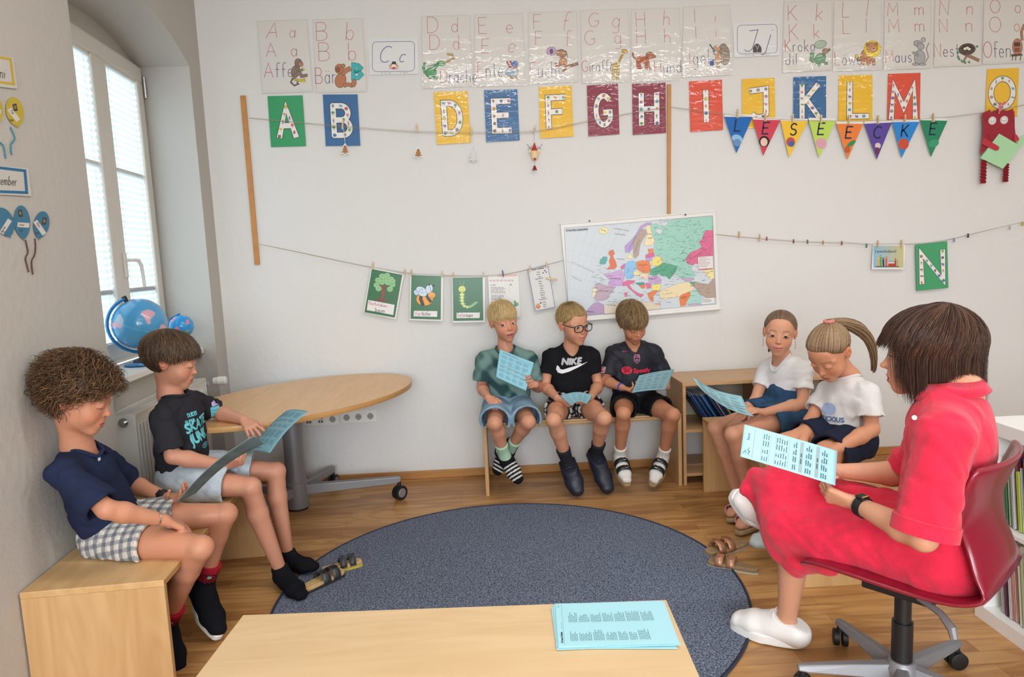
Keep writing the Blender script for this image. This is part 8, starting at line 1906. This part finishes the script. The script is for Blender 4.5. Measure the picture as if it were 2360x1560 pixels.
    # bobbed hair: volume below the crown plus long locks
    H, cc = p.H, p.c; L = p.L; hs = p.hs
    vol = [ball(L(0, -.028, .030), np.array([.084, .098, .086])*hs, H, .03), cone(L(0, -.048, -.01), L(0, -.040, -.072), .074*hs, .058*hs, .03), cone(L(.052, -.008, .0), L(.054, -.014, -.090), .026*hs, .020*hs, .03), cone(L(-.052, -.008, .0), L(-.054, -.014, -.090), .026*hs, .020*hs, .03)]
    sb = [ball(L(0, .110, -.060), np.array([.085, .080, .125])*hs, H, .01), ball(L(0, -.005, -.125), np.array([.055, .06, .05])*hs, H, .02)]
    cloth('hair_volume', vol, mat('bob_hair', '3a2620', .45, spec=.35, var=.25, vscale=30, stretch=(4, 4, .5)), p.root, .005, fold_noise(.002, 5, .03), sb)
    def line(ph):
        a = abs(ph); return .050 if a < .85 else (.050-.050*(a-.85)/.40 if a < 1.25 else .0)
    st = dict(line=line, thick=.17, crown=(.03, -.34, .94), body=lambda ph, t: .5+.5*sin(min(t*2.2, 1.57)), lock=lambda ph, R, st_: dict(lift=(R.uniform(.17, .30) if abs(ph) > .8 else R.uniform(.10, .22)), over=(R.uniform(-.14, .05) if abs(ph) > .9 else R.uniform(-.06, .06)), swirl=R.normal(0, .15), length=1.0, droop=(R.uniform(.012, .032) if abs(ph) < 1.05 else R.uniform(.085, .125)+(.022 if abs(ph) > 2.2 else 0)), flare=(.5 if abs(ph) < 1.05 else R.uniform(-.10, .02))))
    locks('hair', p.c, p.H, p.hs, M_HAIR, p.root, st, 91, 7500, ('2e1c17', '6a4938'), w=.0014, seg=10)
    return p
def sneaker(p, S):
    A, T, f, u, r = p.foot_frame(S); k = p.s; M = mat('white_leather', 'e8e4e0', .5, bump=.3, bscale=200)
    P = p.foot_prims(S, .012)
    for q in P: q.clips = [(A-u*.002*k+f*.0, nrm(u*1.0-f*.38))]
    sub = [cone(A-u*.02*k, A+u*.08*k, .030*k, .036*k, .006)]
    cloth('sneaker', P, M, p.root, .004, None, sub); sole(p, S, mat('white_rubber', 'eceae6', .5), g=.016, th=.034, drop=.052, toe_ext=.018)
    L = np.dot(T-A, f); b = MB()
    for i in range(5):
        t = .32+.09*i; top = (.018-.050*(t-.2))*k+.004; c = A+f*L*t+u*(top-.012*k); b.tube([tuple(c+r*.020*k-u*.004), tuple(c+u*.010*k), tuple(c-r*.020*k-u*.004)], .0028*k, 6)
    c = A+f*L*.28+u*.010*k
    for sg in (-1, 1): b.tube([tuple(c), tuple(c+r*sg*.022+u*.016-f*.01), tuple(c+r*sg*.040+u*.004-f*.012), tuple(c+r*sg*.018-u*.002)], .0022, 6); b.tube([tuple(c), tuple(c+r*sg*.02-u*.012+f*.01), tuple(c+r*sg*.032-u*.035+f*.02)], .0020, 6)
    b.build('laces', M_WPLASTIC, p.root, smooth=True)
PEOPLE = [boy_tiedye, boy_swoosh, boy_kit, boy_curly, boy_skate, girl_smiling, girl_ponytail, woman_red]
for fn in PEOPLE: fn()
A_ = lambda x, y, Y: W(x, y, Y=Y)
held_sheet('large blue worksheet with tables held by the person in the red dress', [A_(1706, 1052, 2.05), A_(1716, 978, 2.10), A_(1930, 1039, 2.02), A_(1925, 1119, 1.955)], (.0, -.004, 0), sheet_face, col='a9dbe6')

# ================================================================== swivel chair
CF_ = Vector((-.64, .768, 0)).normalized(); CS_ = Vector((CF_.y, -CF_.x, 0)); CC_ = Vector((1.228, 1.955, 0))
t = empty('swivel_chair', CC_, 'red plastic swivel chair on a grey five-star base under the person in red', 'chair')
def cp(a, w, z): return CC_+CF_*a+CS_*w+Vector((0, 0, z))
prof = [(a_ if a_ > -.15 else -.15+(a_+.15)*1.0, z_+.040, h_) for a_, z_, h_ in [(.245, .352, .17), (.235, .372, .19), (.20, .388, .205), (.10, .392, .215), (-.02, .388, .215), (-.12, .385, .212), (-.19, .388, .205), (-.235, .405, .20), (-.262, .440, .19), (-.268, .485, .178), (-.255, .53, .165), (-.235, .58, .160), (-.222, .63, .175), (-.228, .68, .195), (-.245, .73, .205), (-.262, .775, .200), (-.270, .790, .185)]]
M_SHELL = mat('red_shell', '84122a', .28, spec=.5, coat=.35)
b = MB(); nw = 14; V = []
for i, (a, z, hw) in enumerate(prof):
    for j in range(nw+1):
        s = -1+2*j/nw; lift = (.020*abs(s)**3 if i < 8 else 0); wrap = (.045*abs(s)**2.2 if i > 8 else 0); V.append(cp(a+wrap, s*hw, z+lift))
b.add(V, [(i*(nw+1)+j, i*(nw+1)+j+1, (i+1)*(nw+1)+j+1, (i+1)*(nw+1)+j) for i in range(len(prof)-1) for j in range(nw)])
o = b.build('seat_shell', M_SHELL, t, smooth=2, fix=False); md = o.modifiers.new('s', 'SOLIDIFY'); md.thickness = .016; md.offset = 0; md2 = o.modifiers.new('u', 'SUBSURF'); md2.levels = 1; md2.render_levels = 1
b = MB(); b.box(cp(.0, 0, .372), (.20, .13, .045), Matrix((CF_, CS_, Vector((0, 0, 1)))).transposed()); b.box(cp(-.02, 0, .402), (.26, .18, .02), Matrix((CF_, CS_, Vector((0, 0, 1)))).transposed()); b.build('mechanism', M_BLACKP, t, bevel=.006)
b = MB(); b.tube([cp(-.06, -.06, .37), cp(-.13, -.10, .365), cp(-.165, -.12, .34), cp(-.172, -.125, .315)], [.008, .010, .013, .010], 8); b.build('lever', M_GREY, t, smooth=True)
b = MB(); b.tube([cp(0, 0, .09), cp(0, 0, .37)], .024, 20); b.tube([cp(0, 0, .07), cp(0, 0, .25)], .030, 24); b.build('gas_column', M_BLACKP, t, smooth=True)
b = MB(); b.lathe([(.045, .06), (.05, .075), (.05, .105), (.036, .125), (.001, .126)], CC_, 28); b.build('hub', M_GREY, t, smooth=True)
for i in range(5):
    an = radians(98+72*i); d = Vector((cos(an), sin(an), 0)); s_ = Vector((-d.y, d.x, 0)); L_ = .295
    b = MB(); P = []
    for q, hw, z0, z1 in ((.03, .030, .068, .115), (.15, .024, .072, .108), (L_-.02, .019, .074, .098), (L_+.015, .014, .076, .093)):
        c = CC_+d*q; P += [c+s_*hw+Vector((0, 0, z0)), c-s_*hw+Vector((0, 0, z0)), c-s_*hw*.55+Vector((0, 0, z1)), c+s_*hw*.55+Vector((0, 0, z1))]
    b.add(P, [(0,1,2,3), (15,14,13,12)]+[(4*k+j, 4*k+(j+1) % 4, 4*k+4+(j+1) % 4, 4*k+4+j) for k in range(3) for j in range(4)]); lg = b.build('leg', M_GREY, t, bevel=.005)
    c = CC_+d*L_+Vector((0, 0, .029)); ax = Vector((cos(an+1.1), sin(an+1.1), 0)); b = MB()
    for sg in (-1, 1): q = c+ax*.014*sg; b.tube([q-ax*.010, q-ax*.008, q+ax*.008, q+ax*.010], [.024, .029, .029, .024], 22)
    b.tube([c+Vector((0, 0, .02)), c+Vector((0, 0, .052))], .012, 10); b.build('caster', M_BLACK, lg, smooth=True)

# ================================================================== loose sandals
def loose_sandal(heel, toe, side, label, grp, strap, solec, rim, tilt=0.0, bk='b98a6a'):
    h, q = Vector(heel), Vector(toe); f = (q-h).normalized(); L = (q-h).length; u = Vector((0, 0, 1)); u = (u-f*u.dot(f)).normalized(); r = f.cross(u); t = empty('sandal', (h.x, h.y, min(h.z, q.z)), label, 'sandal', grp)
    def outline(e):
        out = []
        for i in range(48):
            a = 2*pi*i/48; x = (1-cos(a))/2; w = .5*(.062+.030*x-.018*sin(pi*x)**2*(1 if sin(a)*side > 0 else .3))*(L/.25)*(abs(sin(a))**.55)+e; out.append((x*L-e*cos(a), w*(1 if sin(a) > 0 else -1)))
        return out
    b = MB(); b.prism(outline(.002), h, f, r, u*.009); b.build('sole', mat('sole_'+solec, solec, .8), t, smooth=True)
    b = MB(); b.prism(outline(0), h+u*.009, f, r, u*.017); b.build('footbed', mat('cork_'+rim, rim, .85, var=.15, vscale=70), t, bevel=.004, smooth=True)
    for x0 in (.52, .75):
        c = h+f*L*x0+u*.022; b = MB(); n = 14; V = []; hw = .5*(.082)*(L/.25)
        for i in range(n+1):
            a = -1.75+3.5*i/n
            for w in (-.020, .020): V.append(c+f*w*(L/.25)+r*sin(a)*hw+u*(cos(a)*.040*(L/.25)))
        b.add(V, [(2*i, 2*i+1, 2*i+3, 2*i+2) for i in range(n)]); st = b.build('strap', mat('strap_'+strap, strap, .38, metal=.35 if bk == 'c08a68' else 0), t, solid=.003, smooth=True, fix=False)
        k = c+u*.041*(L/.25)+r*side*.014; b = MB(); b.tube([k+f*.013+r*.010, k+f*.013-r*.010, k-f*.013-r*.010, k-f*.013+r*.010, k+f*.013+r*.010, k+f*.013-r*.010], .0018, 6); b.tube([k+r*.010, k-r*.010], .0014, 6); b.build('buckle', mat('buckle_'+bk, bk, .3, metal=.8), st, smooth=True)
def G(x, y, z=.0): return W(x, y, Z=z)
z0 = .0085
loose_sandal(G(690, 1372, z0), G(790, 1322, z0), 1, 'grey two-strap sandal lying on the carpet edge, the nearer of the pair', 'pair of grey sandals', '3c3d42', '2e2f33', 'c9a873', bk='2a2b30')
loose_sandal(G(742, 1322, z0), G(834, 1300, z0), -1, 'grey two-strap sandal with a yellow rim, behind the black socked foot', 'pair of grey sandals', '3c3d42', 'c9b84a', 'c9a873', bk='2a2b30')
loose_sandal(G(1722, 1256), G(1630, 1282), 1, 'bronze two-strap sandal, the one farther from the carpet and nearer the right bench', 'pair of bronze sandals', 'b07a58', 'a89a84', '9a7f5c', bk='c08a68')
loose_sandal(G(1748, 1322), G(1632, 1300), -1, 'bronze two-strap sandal touching the carpet edge', 'pair of bronze sandals', 'b8876a', 'b5aa96', '8f7452', bk='c08a68')

# ================================================================== stack of blue sheets on the front bench
base = [W(1281.6, 1399.2, Z=BH), W(1522, 1392.8, Z=BH), W(1563.3, 1487.1, Z=BH), W(1290, 1503, Z=BH)]
cx = sum((Vector(p) for p in base), Vector())/4; ux = (base[1]-base[0]).normalized(); vy = Vector((-ux.y, ux.x, 0)); HS = Vector((.297/2, .21/2, 0))
R = random.Random(6)
for i in range(9):
    a = [0.03, -.05, .035, .0, -.03, .02, -.015, .01, 0][i]; o = Vector(((R.uniform(-.008, .008)), R.uniform(-.006, .006), 0)) if i < 8 else Vector()
    u2 = (ux*cos(a)+vy*sin(a)); v2 = (vy*cos(a)-ux*sin(a)); z = .0008+i*.0011; top = i == 8
    c = [cx+o+u2*sx*HS.x+v2*sy*HS.y+Vector((0, 0, z)) for sx, sy in ((-1, 1), (1, 1), (1, -1), (-1, -1))]
    lab = 'topmost printed blue sheet of the stack on the front bench' if top else f'blank-edged blue sheet, {ORD[i]} from the bottom of the stack on the front bench'
    t = empty('paper_sheet', (cx+Vector((0, 0, z))), lab, 'sheet of paper', 'stack of blue sheets on the front bench'); b = MB(); P = c+[p+Vector((0, 0, .0009)) for p in c]
    b.add(P, [(0,3,2,1),(4,5,6,7),(0,1,5,4),(1,2,6,5),(2,3,7,6),(3,0,4,7)]); b.build('sheet', mat('paper_a9dbe6', 'a2d6e2', .7, spec=.2), t)
    if top:
        a = Art(lambda x, y, h: c[0]+(c[1]-c[0])*x+(c[3]-c[0])*y+Vector((0, 0, .0011+h)), h0=0, step=1e-5); T = '5d8088'
        a.stroke([(.055, .03), (.055, .97)], .002, T); a.dashes(.02, .05, .045, .12, 2, T, 1); R2 = random.Random(3)
        for band, y1 in ((0, .48), (1, .90)):
            x = .11
            for k in range(7):
                n = R2.randint(5, 9); hgt = R2.uniform(.18, .30)
                for j in range(n):
                    hh = hgt*R2.uniform(.6, 1); y = y1-hh
                    while y < y1: w = R2.uniform(.02, .05); a._put([(x, y), (x+.006, y), (x+.006, min(y+w, y1)), (x, min(y+w, y1))], [(0, 1, 2, 3)], T, False); y += w+.01
                    x += .0135
                x += .012
        a.h += 1e-5; a.up = -1; a.text('Die Formen der Deklination', .043, .93, .018, '2a4a58', w=.004, dx=(0, -1), sx=.9, slant=0); a.dashes(.04, .62, .045, .28, 1, T, 4); a.build('printed_text', M_PRINT, t)
